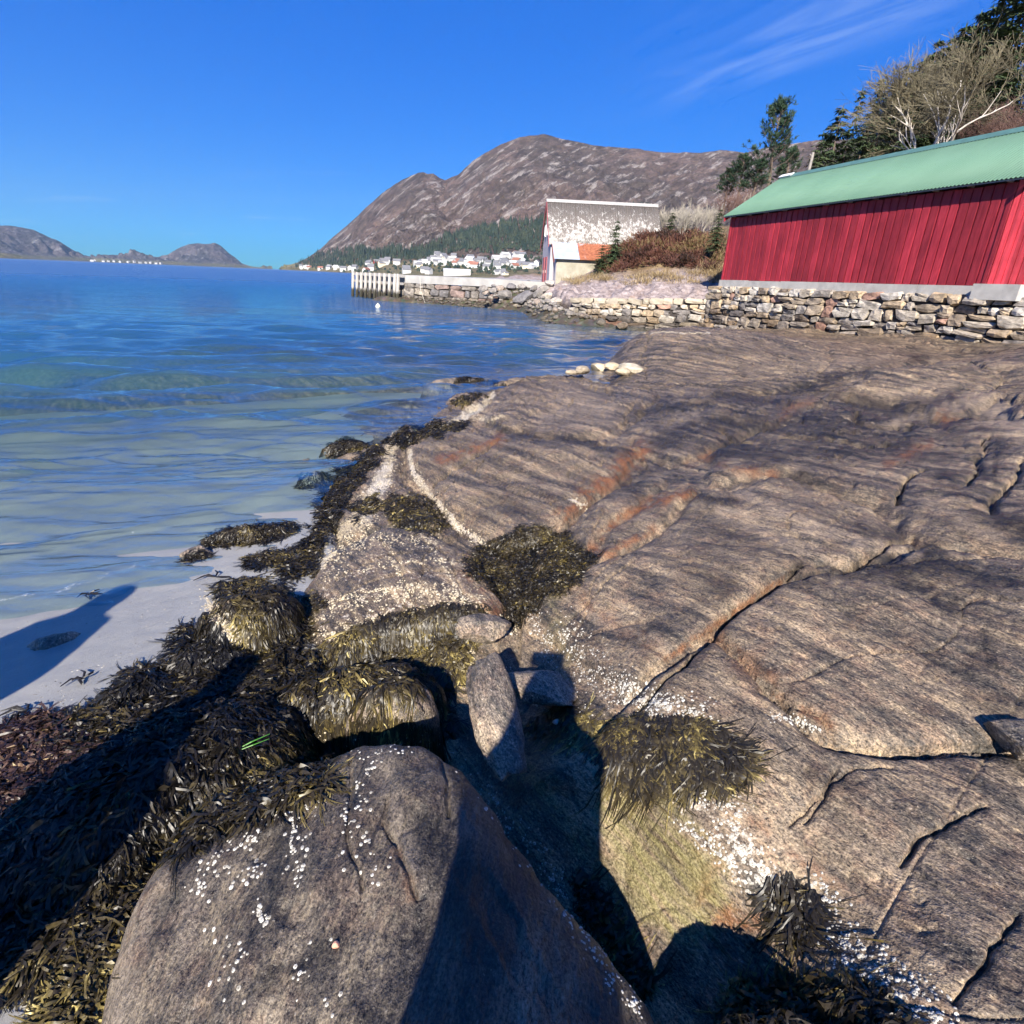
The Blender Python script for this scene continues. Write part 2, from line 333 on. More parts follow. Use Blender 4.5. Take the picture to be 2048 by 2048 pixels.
def bed_h(x, y, detail=True, base=None):
    r = np.hypot(x, y); s = np.clip(r / 3, 0.7, 3.0)
    z = tps_eval(BASE, x / 4, y / 4) if base is None else base.copy()
    wx = x + 0.05 * s * noise2(x * 1.7, y * 1.7, 21) + 0.014 * s * noise2(x * 7, y * 7, 22) + 0.004 * noise2(x * 30, y * 30, 23)
    wy = y + 0.05 * s * noise2(x * 1.7, y * 1.7, 24) + 0.014 * s * noise2(x * 7, y * 7, 25) + 0.004 * noise2(x * 30, y * 30, 26)
    lift = np.full(x.shape, -1.0); dep = np.full(x.shape, 0.10); bul = np.zeros(x.shape)
    near = np.full(x.shape, 1e9)
    for poly, g, w, b in PLW:
        lo = poly.min(0) - 0.4; hi = poly.max(0) + 0.4
        m = (wx > lo[0]) & (wx < hi[0]) & (wy > lo[1]) & (wy < hi[1])
        if not m.any(): continue
        sdist = poly_sd(wx[m], wy[m], poly); q = np.clip(sdist, 0, None)
        l = 1 - np.exp(-q / (0.62 * w)); cur = lift[m]; up = (sdist > 0) & (l > cur); cur[up] = l[up]; lift[m] = cur
        dd = dep[m]; nn = near[m]; cl = np.abs(sdist) < nn; dd[cl] = g; nn[cl] = np.abs(sdist)[cl]; dep[m] = dd; near[m] = nn
        bb = bul[m]; bb[up] = (0.55 * b * (1 - np.exp(-q / (5 * w))))[up]; bul[m] = bb
    inside = lift >= 0
    z = z + np.where(inside, bul - dep * (1 - np.clip(lift, 0, 1)), -dep * np.clip(near < 90, 0, 1) * (1 - np.exp(-near / 0.15) * 0.0))
    cr, sr = math.cos(FOL), math.sin(FOL); al = x * cr + y * sr; ac = -x * sr + y * cr
    if detail:
        for poly, w, dp in CRW:
            lo = poly.min(0) - 0.25; hi = poly.max(0) + 0.25
            m = (wx > lo[0]) & (wx < hi[0]) & (wy > lo[1]) & (wy < hi[1])
            if m.any():
                d = line_d(wx[m], wy[m], poly); z[m] -= dp * np.exp(-(d / w) ** 2) + 0.25 * dp * np.exp(-(d / (5 * w)) ** 2)
        z = z + 0.024 * s * fbm(x * 0.9 / s * 1.4, y * 0.9 / s * 1.4, 3, 31)
        q1 = fbm(al * 0.9, ac * 2.6, 3, 33); q2 = q1 * 3.5; st2 = np.floor(q2) + sstep(0.72, 1.0, q2 - np.floor(q2)); z = z + 0.012 * s * (st2 - q2)
        j1 = np.abs(noise2(x * 0.8 + 0.25 * noise2(x * 2, y * 2, 35), y * 0.8 + 0.25 * noise2(x * 2, y * 2, 36), 37)); z = z - 0.018 * s * np.exp(-(j1 / (0.008)) ** 2) - 0.008 * np.exp(-(np.abs(noise2(al * 1.1, ac * 0.55, 38)) / 0.010) ** 2)
        st = fbm(al * 1.3, ac * 6.0, 4, 41)                       # banding stands out as low ribs
        z = z + 0.0055 * s * st + 0.002 * s * np.abs(noise2(al * 2.2, ac * 11, 43))
        rough = 0.35 + 1.3 * sstep(-0.1, 0.5, fbm(x * 0.5, y * 0.5, 2, 47))
        z = z + rough * (0.0075 * s * fbm(x * 4.1, y * 4.1, 3, 51) + 0.0026 * fbm(al * 22, ac * 30, 3, 53))
        pit = noise2(x * 26, y * 26, 57); z = z - 0.006 * sstep(0.42, 0.7, pit)
        # ledges: small steps that face down the dip
        lg = (ac * 1.1 + 0.6 * noise2(x * 0.7, y * 0.7, 59)) % 1.0
        z = z + 0.020 * s * rough * sstep(13, 8, r) * (sstep(0.0, 0.86, lg) - sstep(0.88, 1.0, lg))
    return z

# loose boulders of the foreground, each with its own height function
def ell_h(x, y, c, rx, ry, ang, z0, h, seed, pw=2.4, am=0.10):
    ca, sa = math.cos(ang), math.sin(ang); dx = x - c[0]; dy = y - c[1]
    u = (dx * ca + dy * sa) / rx; v = (-dx * sa + dy * ca) / ry
    q = np.hypot(u, v) * (1 + am * noise2(x * 1.6 / max(rx, ry), y * 1.6 / max(rx, ry), seed) + 0.05 * noise2(x * 5 / max(rx, ry), y * 5 / max(rx, ry), seed + 1))
    z = z0 + h * np.where(q < 1, (1 - np.clip(q, 0, 1) ** pw) ** (1 / pw), -(q - 1) * 6)
    return z + (0.05 * h + 0.010) * noise2(x * 7, y * 7, seed + 2) + (0.02 * h + 0.010) * fbm(x * 17, y * 17, 2, seed + 3)
FB_TOP = [(180,2060,.40),(225,1850,.43),(270,1740,.45),(325,1655,.47),(425,1575,.51),(640,1492,.57),(720,1466,.60),(840,1466,.62),(925,1510,.60),(1000,1600,.565),(1080,1705,.54),(1195,1835,.52),(1300,1980,.49),(1350,2060,.48)]
FB_IN = [(450,1750,.535),(400,1950,.50),(640,1620,.595),(650,1850,.585),(800,1560,.635),(820,1750,.63),(850,1980,.61),(960,1700,.605),(1040,1850,.585),(1100,2000,.565)]
_fb = np.array([(*atz(a, b, z)[:2], z) for a, b, z in FB_TOP + FB_IN] + [(-.15, .5, .62), (-.55, .5, .45), (.25, .5, .54)])
FBT = tps_fit(_fb[:, :2], _fb[:, 2], 1e-3)
FBP = np.array([atz(a, b, z)[:2] for a, b, z in FB_TOP] + [(.42, .45), (-.1, .38), (-.75, .45)])
def front_h(x, y):
    wx = x + 0.025 * noise2(x * 3, y * 3, 71) + 0.006 * noise2(x * 14, y * 14, 72); wy = y + 0.025 * noise2(x * 3, y * 3, 73) + 0.006 * noise2(x * 14, y * 14, 74)
    sd_ = poly_sd(wx, wy, FBP); z = tps_eval(FBT, x, y)
    q = np.clip(sd_, 0, None)
    z = z - 0.07 * np.exp(-q / 0.028) - 0.02 * np.exp(-q / 0.12) + np.where(sd_ < 0, sd_ * 3.6, 0)
    z = z + 0.014 * fbm(x * 3, y * 3, 3, 75) + 0.020 * np.abs(noise2(x * 2.1 + y, y * 1.2, 76)) + 0.016 * np.abs(noise2(x * 4.6 - y, y * 3.1, 70)) - 0.010 * sstep(0.25, 0.5, noise2(x * 6, y * 6, 69)) + 0.008 * fbm(x * 8, y * 5, 2, 78) + 0.005 * fbm(x * 16, y * 6, 3, 77) + 0.0016 * fbm(x * 60, y * 40, 2, 79)
    for P, w, dp in ((FBC[0], .006, .012), (FBC[1], .006, .012), (FBC[2], .005, .01)):
        z = z - dp * np.exp(-(line_d(wx, wy, P) / w) ** 2)
    return np.where(sd_ > -0.35, z, -5)
FBC = [np.array([atz(a, b, .63)[:2] for a, b in P]) for P in ([(780,1590),(765,1640),(800,1710),(830,1790)], [(880,1500),(905,1570),(900,1640)], [(690,1480),(700,1560),(690,1660),(730,1760)])]
BOULD = [   # name, label, pixel of the centre, height there, radii, angle, base height, height, seed, power, amp
    ('boulder', 'rounded boulder topped with brown bladder wrack and a barnacled yellow flank beside the sand', (505,1262), .12, .30, .24, .5, .02, .33, 101, 2.2, .12),
    ('boulder', 'low boulder buried in black seaweed below the yellow-flanked boulder', (425,1330), .08, .25, .17, .4, .0, .20, 111, 2.2, .15),
    ('boulder', 'small hump of black wrack nearest the person-shaped shadow on the sand', (275,1395), .08, .24, .15, .7, .0, .17, 121, 2.0, .15),
    ('boulder', 'largest boulder hidden under black shaded seaweed at the sand edge', (330,1600), .12, .62, .40, .95, .0, .34, 131, 2.2, .15),
    ('boulder', 'boulder under purple-brown seaweed at the lower edge of the sand', (40,1640), .1, .40, .26, .7, .02, .16, 141, 2.2, .15),
    ('boulder', 'boulder draped in olive bladder wrack behind the round grey stone', (720,1365), .2, .38, .20, .25, .05, .21, 151, 2.0, .2),
    ('boulder', 'round smooth grey stone half sunk among wrack behind the front boulder', (790,1440), .25, .20, .13, .05, .12, .32, 161, 2.4, .05),
    ('boulder', 'low seaweed covered rock awash at the swash edge', (500,1072), .0, .34, .12, .35, -.06, .15, 171, 2.0, .2),
    ('boulder', 'tiny olive seaweed rock left of the awash rock', (395,1108), .0, .12, .07, .3, -.04, .10, 181, 2.0, .2),
    ('boulder', 'dark seaweed rock breaking the water nearest the slab edge', (626,960), -.02, .16, .10, .3, -.1, .17, 191, 2.0, .2),
    ('boulder', 'dark submerged seaweed rock beside the slab farther out', (700,893), -.02, .35, .2, .4, -.14, .20, 201, 2.0, .2),
    ('boulder', 'seaweed rock awash off the far tip of the slab', (930,765), -.02, .8, .35, .2, -.16, .24, 211, 2.0, .2),
    ('boulder', 'boulder with broad olive weed at the bottom edge of the picture', (1640,2150), .42, .34, .15, -.2, .15, .31, 231, 2.0, .4),
    ('boulder', 'flat dark stone with a swirl of weed inside the shadow on the sand', (110,1283), .04, .16, .11, .4, .0, .07, 221, 2.0, .15),
]
BW = [(atz(p[0], p[1], zc)[:2], rx, ry, an, z0, h, sd_, pw, am) for _, _, p, zc, rx, ry, an, z0, h, sd_, pw, am in BOULD]

# polar sheet of sample points: even spacing as a walker sees it, finest near the slab
az = np.radians(np.concatenate([np.linspace(-180, -61, 40, endpoint=False), np.linspace(-61, 61, 780), np.linspace(61, 180, 41)[1:]]))
dpr = np.radians(np.concatenate([np.linspace(79, 8, 540), np.linspace(8, 2.3, 231)[1:]])); rr = np.concatenate([[0.02, 0.12, 0.22], 1.45 / np.tan(dpr)])
AZ, RR = np.meshgrid(az, rr); GX = RR * np.sin(AZ); GY = RR * np.cos(AZ); NR, NC = GX.shape
def base_on(X, Y, st=4):                     # the smooth base form, worked out on a coarser sheet
    ri = np.unique(np.r_[np.arange(0, X.shape[0], st), X.shape[0] - 1]); cj = np.unique(np.r_[np.arange(0, X.shape[1], st), X.shape[1] - 1]); B = tps_eval(BASE, X[np.ix_(ri, cj)] / 4, Y[np.ix_(ri, cj)] / 4)
    i = np.arange(X.shape[0]); a = np.clip(np.searchsorted(ri, i, 'right') - 1, 0, len(ri) - 2); u = ((i - ri[a]) / (ri[a + 1] - ri[a]))[:, None]; B = B[a] * (1 - u) + B[a + 1] * u
    j = np.arange(X.shape[1]); b = np.clip(np.searchsorted(cj, j, 'right') - 1, 0, len(cj) - 2); v = ((j - cj[b]) / (cj[b + 1] - cj[b]))[None]; return B[:, b] * (1 - v) + B[:, b + 1] * v
ZB = bed_h(GX.ravel(), GY.ravel(), True, base_on(GX, GY).ravel()).reshape(GX.shape); ZS = sand_h(GX, GY); ZF = np.full(GX.shape, -5.0)
_m = (np.abs(GX) < 1.8) & (GY < 2.4) & (GY > 0.1); ZF[_m] = front_h(GX[_m], GY[_m])
ZK = []
for prm in BW:
    c, R_ = prm[0], max(prm[1], prm[2]) * 1.5; z = np.full(GX.shape, -5.0); m = (np.abs(GX - c[0]) < R_) & (np.abs(GY - c[1]) < R_)
    z[m] = ell_h(GX[m], GY[m], *prm); ZK.append(z)
ZALL = np.maximum.reduce([ZB, ZS, ZF] + ZK)
def surf_z(x, y):
    a = np.arctan2(x, y); r = np.hypot(x, y); j = np.clip(np.searchsorted(az, a) - 1, 0, NC - 2); i = np.clip(np.searchsorted(rr, r) - 1, 0, NR - 2)
    u = np.clip((a - az[j]) / (az[j + 1] - az[j]), 0, 1); v = np.clip((r - rr[i]) / (rr[i + 1] - rr[i]), 0, 1)
    return (ZALL[i, j] * (1 - u) + ZALL[i, j + 1] * u) * (1 - v) + (ZALL[i + 1, j] * (1 - u) + ZALL[i + 1, j + 1] * u) * v
GIDX = np.arange(NR * NC).reshape(NR, NC)
def patch(keep):                            # faces of the sheet whose corners are all wanted
    k = keep[:-1, :-1] & keep[1:, :-1] & keep[1:, 1:] & keep[:-1, 1:]
    a = GIDX[:-1, :-1][k]; b = GIDX[:-1, 1:][k]; c = GIDX[1:, 1:][k]; d = GIDX[1:, :-1][k]
    F = np.stack([a, b, c, d], 1); used = np.unique(F); mp = np.zeros(NR * NC, np.int64); mp[used] = np.arange(len(used))
    return used, mp[F]
# surface normals of the whole foreground for standing things on it
def _grad():
    P = np.stack([GX, GY, ZALL], -1); du = np.zeros_like(P); dv = np.zeros_like(P)
    du[:, 1:-1] = P[:, 2:] - P[:, :-2]; dv[1:-1] = P[2:] - P[:-2]
    n = np.cross(du, dv); l = np.linalg.norm(n, axis=-1, keepdims=True); n = np.where(l > 1e-12, n / (l + 1e-12), [0, 0, 1.0])
    return np.where(n[..., 2:3] < 0, -n, n)
NALL = _grad()
def cast(px, py):                           # where sight lines through pixels meet the foreground
    px = np.asarray(px, float); py = np.asarray(py, float)
    d = FW[None] + RT[None] * ((px - 1024) / FPX)[:, None] + UP[None] * ((1024 - py) / FPX)[:, None]
    a = np.arctan2(d[:, 0], d[:, 1]); tz = d[:, 2] / np.hypot(d[:, 0], d[:, 1])
    ci = np.clip(np.searchsorted(az, a), 1, NC - 1); ci = np.where(np.abs(az[ci] - a) < np.abs(az[ci - 1] - a), ci, ci - 1)
    P = np.full((len(px), 3), np.nan); Nn = np.zeros((len(px), 3))
    for s in range(0, len(px), 4000):
        e = slice(s, s + 4000); Z = ZALL[:, ci[e]]; zr = H + rr[:, None] * tz[e][None]
        hit = Z >= zr; ok = hit.any(0); i = hit.argmax(0); i = np.maximum(i, 1); k = np.arange(Z.shape[1])
        g0 = zr[i - 1, k] - Z[i - 1, k]; g1 = Z[i, k] - zr[i, k]; t = np.clip(g0 / (g0 + g1 + 1e-9), 0, 1)
        R_ = rr[i - 1] + t * (rr[i] - rr[i - 1])
        P[e] = np.where(ok[:, None], np.stack([R_ * np.sin(a[e]), R_ * np.cos(a[e]), H + R_ * tz[e]], 1), np.nan)
        Nn[e] = NALL[i, ci[e]]
    return P, Nn
def ground_z(x, y): 
    x = np.atleast_1d(float(x)); y = np.atleast_1d(float(y)); return float(max(bed_h(x, y)[0], sand_h(x, y)[0]))
# ------------------------------------------------------------------ stains and growth on the rock (kept as mesh attributes)
def paint(PX, items, jit=1.0, seed=0):
    """items: (points, half width, strength); a closed outline when the width is negative (its softness)"""
    out = np.zeros(len(PX)); x, y = PX[:, 0].copy(), PX[:, 1].copy(); bad = ~np.isfinite(x); x[bad] = -1e6; y[bad] = -1e6
    for pts, w, s in items:
        p = np.asarray(pts, float); a = abs(w) * 2.2 + 4; lo = p.min(0) - a; hi = p.max(0) + a
        m = (x > lo[0]) & (x < hi[0]) & (y > lo[1]) & (y < hi[1])
        if not m.any(): continue
        xx = x[m] + jit * abs(w) * 0.8 * noise2(x[m] / (abs(w) * 1.7 + 6), y[m] / (abs(w) * 1.7 + 6), seed); yy = y[m] + jit * abs(w) * 0.8 * noise2(x[m] / (abs(w) * 1.7 + 6), y[m] / (abs(w) * 1.7 + 6), seed + 5)
        v = sstep(-abs(w), abs(w), poly_sd(xx, yy, p)) if w < 0 else np.exp(-(line_d(xx, yy, p) / w) ** 2)
        out[m] = np.maximum(out[m], s * v)
    return out
RUST = [([(1285,898),(1215,960),(1150,1010),(1130,1030)], 17, 1), ([(1200,1075),(1240,1035),(1300,1005),(1385,985)], 9, .95), ([(1180,1095),(1210,1112),(1300,1062)], 9, .8),
        ([(1330,1318),(1430,1252),(1560,1162)], 6, .9), ([(1430,1270),(1500,1335),(1560,1390)], 22, .45), ([(1600,1415),(1668,1455)], 10, .8), ([(880,922),(930,903),(1005,878)], 8, .9),
        ([(1780,925),(1860,885)], 10, .7), ([(1440,1840),(1500,1840)], 22, .8), ([(930,1140),(1000,1225)], 18, .6), ([(1400,1790),(1430,1720),(1370,1660)], 22, .4), ([(1140,1180),(1250,1260),(1330,1300)], 14, .35),
        ([(1480,1620),(1600,1720),(1720,1800)], 9, .5), ([(1420,910),(1380,930)], 8, .6), ([(1560,830),(1620,800)], 8, .5), ([(1880,830),(1900,845)], 9, .8), ([(1550,950),(1440,930)], 8, .6)]
DARK = [([(1340,850),(1500,835),(1700,860),(1900,842)], 44, 1.0), ([(1420,900),(1560,905),(1720,900),(1800,880)], 26, .85), ([(1500,800),(1640,820),(1780,815)], 20, .8), ([(1880,960),(1960,1010),(2048,1060)], 26, .6), ([(1280,830),(1420,800),(1560,790),(1640,770)], 16, .8), ([(1000,868),(1150,880),(1260,905)], 9, .8), ([(1380,985),(1440,1005),(1470,1000)], 10, .9),
        ([(1560,1160),(1700,1150),(1860,1120),(2048,1175)], 26, .8), ([(1700,1240),(1850,1300),(2000,1420)], 40, .45), ([(1450,1180),(1350,1240),(1250,1290)], 26, .4), ([(1640,1100),(1720,1060),(1790,1080)], 14, .4), ([(1870,1205),(1900,1215)], 18, .9), ([(1965,1270),(1985,1320)], 13, .9), ([(1800,1170),(1850,1180)], 14, .8),
        ([(1280,1000),(1240,950),(1330,930)], 14, .7), ([(1100,1080),(1160,1060)], 10, .6), ([(1000,1470),(1050,1540),(1200,1720)], 26, .35), ([(1480,1500),(1560,1540),(1700,1560)], 16, .5), ([(1950,900),(1975,960)], 8, .8), ([(2000,880),(1985,1000)], 10, .7),
        ([(1650,760),(1720,735),(1850,715)], 9, .8), ([(1900,790),(1940,830),(1880,870)], 14, .8), ([(1300,900),(1390,880),(1490,900)], 14, .7), ([(1240,690),(1225,760)], 10, .6), ([(800,1110),(900,1090)], 12, .3)]
PALE = [([(1480,985),(1640,1062),(1830,1112)], 11, .8), ([(1440,1020),(1580,1090),(1680,1120)], 12, .6), ([(1180,1230),(1330,1290)], 12, .5), ([(1420,1360),(1500,1400)], 12, .3), ([(1780,850),(1980,790)], 12, .6), ([(1960,800),(2048,860)], 20, .7), ([(1850,1000),(2000,1080)], 16, .4),
        ([(1120,800),(1220,820)], 16, .5), ([(1330,850),(1390,830)], 10, .5), ([(1500,1650),(1700,1780),(1880,1930)], 10, .5), ([(1640,1640),(1800,1750),(1960,1860)], 12, .35), ([(1500,745),(1640,730),(1800,720)], 10, .35), ([(1760,790),(1900,770)], 12, .5), ([(1090,840),(1180,800)], 14, .5)]
ALGAE = [([(1180,1640),(1200,1555),(1340,1600),(1440,1700),(1470,1830),(1380,1900),(1290,1840)], -22, .95), ([(1050,1540),(1150,1660),(1250,1790)], 26, .6), ([(1100,1190),(1130,1330)], 20, .35)]
CRUST = [([(640,1100),(760,1050),(860,1060),(960,1120),(1010,1200),(960,1240),(800,1240),(660,1270),(600,1250)], -16, .62), ([(815,905),(845,975),(930,1065),(1010,1110),(1040,1100)], 11, 1), ([(790,880),(770,950),(730,1020),(680,1080),(640,1120)], 24, 1),
         ([(985,795),(930,830),(890,855),(830,865)], 13, 1), ([(950,838),(1010,835)], 9, .9), ([(1262,668),(1330,664),(1420,667)], 3.5, 1), ([(1420,668),(1640,684)], 2.0, .8), ([(1180,1350),(1250,1390),(1330,1410)], 22, .7), ([(1120,1250),(1160,1340)], 26, .5),
         ([(1350,1600),(1480,1660),(1510,1740),(1640,1850),(1760,1960),(1850,2048)], 30, .75), ([(1590,1750),(1640,1790)], 12, .6), ([(1140,1000),(1175,1010)], 7, 1), ([(1520,1430),(1640,1455)], 8, .5), ([(1880,960),(2048,1090)], 6, .3), ([(1380,1560),(1480,1580)], 14, .5)]
FCRUST = [([(640,1600),(520,1690),(420,1790)], 20, .25), ([(1100,1640),(1230,1860)], 24, .25)]

def rock_material(name, fol, tone=(1, 1, 1), bandk=1.0):
    t = NT(name)
    wn = t.noise(t.pos(), 0.6, 2, 0.5, col=True)
    wv = t.node('ShaderNodeVectorMath', operation='SCALE'); t.link(wn, wv.inputs[0]); wv.inputs['Scale'].default_value = 0.18
    band = t.noise(t.pos(-fol, (0.6, 6.0, 4.0), wv.outputs[0]), 1.5, 5, 0.62)
    thin = t.noise(t.pos(-fol, (2.4, 22.0, 18.0), wv.outputs[0]), 2.0, 4, 0.65)
    big = t.noise(t.pos(), 1.15, 6, 0.66)
    mid = t.noise(t.pos(), 9.0, 5, 0.72)
    grain = t.noise(t.pos(-fol, (1.0, 1.35, 1.35)), 105, 2, 0.75)
    grain2 = t.noise(t.pos(-fol, (1.0, 1.7, 1.7)), 30, 3, 0.72)
    v = t.math('ADD', t.math('MULTIPLY', band, 0.85 * bandk), t.math('ADD', t.math('MULTIPLY', thin, 0.30 * bandk), t.math('MULTIPLY', big, 0.52)))
    v = t.math('ADD', v, t.math('MULTIPLY', t.math('SUBTRACT', grain2, 0.5), 0.42))
    v = t.math('SUBTRACT', v, 0.345 + 0.575 * (bandk - 1.0))
    v = t.math('ADD', t.math('MULTIPLY', t.math('SUBTRACT', v, 0.47), 1.35), 0.47)
    c = t.ramp(v, [(0.22, (0.036, 0.035, 0.034)), (0.35, (0.090, 0.079, 0.067)), (0.48, (0.185, 0.152, 0.120)), (0.58, (0.275, 0.222, 0.165)), (0.70, (0.46, 0.37, 0.26)), (0.84, (0.60, 0.51, 0.39))])
    c = t.mix(t.rng(mid, 0.45, 0.66, 0, 0.6), c, t.mix(1.0, c, (1.12, 0.92, 0.86), 'MULTIPLY'))
    c = t.mix(1.0, c, t.rng(grain, 0.30, 0.70, 0.42, 1.62), 'MULTIPLY')
    c = t.mix(t.math('MULTIPLY', t.rng(grain, 0.60, 0.68), t.rng(grain2, 0.50, 0.66)), c, (0.62, 0.55, 0.47))
    c = t.mix(t.math('MULTIPLY', t.rng(big, 0.57, 0.64), 0.5), c, t.mix(1.0, c, (0.36, 0.38, 0.42), 'MULTIPLY'))
    c = t.mix(t.math('MULTIPLY', t.rng(grain, 0.42, 0.34), t.rng(grain2, 0.56, 0.44)), c, t.mix(1.0, c, (0.30, 0.30, 0.31), 'MULTIPLY'))
    stk = t.noise(t.pos(-fol, (3.0, 60.0, 50.0), wv.outputs[0]), 1.6, 3, 0.6); c = t.mix(t.math('MULTIPLY', t.rng(stk, 0.56, 0.64), t.rng(band, 0.42, 0.60)), c, t.mix(t.rng(grain, .3, .7, .35, 1.0), c, (0.56, 0.44, 0.29)))
    c = t.mix(t.math('MULTIPLY', t.rng(stk, 0.42, 0.35), 0.5), c, t.mix(1.0, c, (0.38, 0.38, 0.40), 'MULTIPLY'))
    mid2 = t.math('ADD', t.math('MULTIPLY', mid, 0.6), t.math('MULTIPLY', big, 0.4))
    dk = t.math('MULTIPLY', t.math('ADD', t.attr('dark'), t.math('MULTIPLY', t.rng(big, 0.50, 0.58), 0.45)), t.rng(mid2, 0.38, 0.48), clamp=True); c = t.mix(t.math('MULTIPLY', dk, 0.95), c, t.mix(1.0, c, (0.20, 0.205, 0.22), 'MULTIPLY'))
    pl = t.math('MULTIPLY', t.attr('pale'), t.rng(thin, 0.34, 0.52)); c = t.mix(pl, c, t.mix(t.rng(grain, .3, .7, .3, 1.0), c, (0.58, 0.47, 0.36)))
    al = t.math('MULTIPLY', t.attr('algae'), t.rng(thin, 0.30, 0.62)); c = t.mix(al, c, t.mix(t.rng(grain, .3, .7), (0.14, 0.125, 0.05), (0.40, 0.37, 0.18)))
    ru = t.math('MULTIPLY', t.attr('rust'), t.rng(mid, 0.36, 0.58)); c = t.mix(ru, c, t.mix(t.rng(grain, .3, .7), (0.11, 0.05, 0.027), (0.38, 0.165, 0.07)))
    cm = t.rng(t.math('SUBTRACT', t.math('ADD', t.math('MULTIPLY', mid, 0.5), t.math('MULTIPLY', grain2, 0.5)), t.math('MULTIPLY', t.math('SUBTRACT', 1.0, t.attr('crust')), 0.42)), 0.385, 0.45)
    cm = t.math('MULTIPLY', cm, t.rng(t.attr('crust'), 0.05, 0.3)); knob = t.vor(t.pos(), 95)
    cc = t.mix(t.rng(big, .4, .6), (0.78, 0.67, 0.48), (0.92, 0.86, 0.78)); cc = t.mix(1.0, cc, t.rng(knob, 0.15, 0.75, 1.0, 0.42), 'MULTIPLY')
    c = t.mix(cm, c, cc)
    c = t.mix(1.0, c, tone, 'MULTIPLY')
    hgt = t.math('ADD', t.math('ADD', t.math('MULTIPLY', thin, 0.40), t.math('MULTIPLY', stk, 0.30)), t.math('ADD', t.math('MULTIPLY', grain2, 0.8), t.math('MULTIPLY', grain, 0.35)))
    nb = t.bump(hgt, 1.0, 0.011)
    ro = t.rng(grain2, 0.3, 0.7, 0.40, 0.70); ro = t.math('ADD', ro, t.math('MULTIPLY', cm, 0.25))
    return t.done(t.principled(c, ro, nb, 0.45))
M_bed = rock_material('bedrock_gneiss', FOL, (0.70, 0.66, 0.605))
M_front = rock_material('boulder_gneiss', math.radians(-96), (0.40, 0.405, 0.415), 0.85)
M_stone = rock_material('stone_gneiss', math.radians(-60), (0.88, 0.88, 0.88), 0.85)

def rock_patch(name, Z, keep, mat, crust=None, parent=None, extra=None):
    used, F = patch(keep); V = np.stack([GX.ravel()[used], GY.ravel()[used], Z.ravel()[used]], 1); PX = proj(V)
    cr_ = CRUST if crust is None else crust
    at = dict(rust=paint(PX, RUST if crust is None else [], 1, 1), dark=paint(PX, DARK if crust is None else [], 1, 2), pale=paint(PX, PALE if crust is None else [], 1, 3), algae=paint(PX, ALGAE if crust is None else [], .8, 4), crust=paint(PX, cr_, .9, 6))
    for k_, it in (extra or {}).items(): at[k_] = paint(PX, it, 1, 9)
    return mesh_np(name, V, F, mat, True, at, parent)
keep = (ZB > ZS - 0.10) & (RR < 34)
k2 = keep.copy(); k2[1:] |= keep[:-1]; k2[:-1] |= keep[1:]; k2[:, 1:] |= keep[:, :-1]; k2[:, :-1] |= keep[:, 1:]
bedrock = tag(rock_patch('rock_shore', ZB, k2, M_bed), 'wide shelf of banded brown-grey bedrock slabs with cracks and rust', kind='structure')

boulder_objs = []
def one_piece(Z, keep):                     # only the part of the sheet joined to the top of the boulder
    i, j = np.unravel_index(np.argmax(np.where(keep, Z, -9)), Z.shape); ii, jj = np.where(keep); r0, r1, c0, c1 = max(ii.min() - 1, 0), ii.max() + 2, max(jj.min() - 1, 0), jj.max() + 2
    k = keep[r0:r1, c0:c1]; m = np.zeros_like(k); m[i - r0, j - c0] = True; n0 = 0
    while m.sum() != n0:
        n0 = m.sum()
        for _ in range(6):
            q = m.copy(); q[1:] |= m[:-1]; q[:-1] |= m[1:]; q[:, 1:] |= m[:, :-1]; q[:, :-1] |= m[:, 1:]; m = q & k
    o = np.zeros_like(keep); m = m & k; e = m.copy(); e[1:-1, 1:-1] = m[1:-1, 1:-1] & (m[:-2, 1:-1].astype(int) + m[2:, 1:-1] + m[1:-1, :-2] + m[1:-1, 2:] >= 2); o[r0:r1, c0:c1] = e; return o
front = rock_patch('boulder', ZF, one_piece(ZF, ZF > np.minimum(ZB, ZS) - 0.25), M_front, FCRUST, None, dict(pale=[([(330,1650),(290,1760),(250,1900),(235,2045)], 26, 1.0), ([(760,1500),(775,1570),(810,1680),(860,1800)], 22, .55), ([(420,1620),(400,1720),(370,1900)], 18, .45), ([(860,1540),(900,1600),(920,1660)], 30, .35)], rust=[([(345,1660),(300,1770),(265,1900)], 22, .35), ([(790,1700),(820,1790)], 14, .5), ([(640,1560),(620,1640)], 16, .35)], dark=[([(540,1960),(620,1930),(660,1890)], 30, 1.0), ([(480,1560),(560,1700),(520,1850)], 60, .6), ([(900,1700),(960,1900)], 60, .5), ([(700,1900),(720,2040)], 40, .6)]))
tag(front, 'big dark grey boulder with white limpets nearest the camera', 'boulder'); boulder_objs.append(front)
for (nm, lab, p, zc, *r_), Z in zip(BOULD, ZK):
    o = rock_patch(nm, Z, one_piece(Z, Z > np.minimum(ZB, ZS) - 0.12), M_stone, [([(400,1215),(420,1250),(480,1300)], 16, .95)] if 'yellow' in lab else [])
    tag(o, lab, 'boulder', 'boulders along the sand edge'); boulder_objs.append(o)

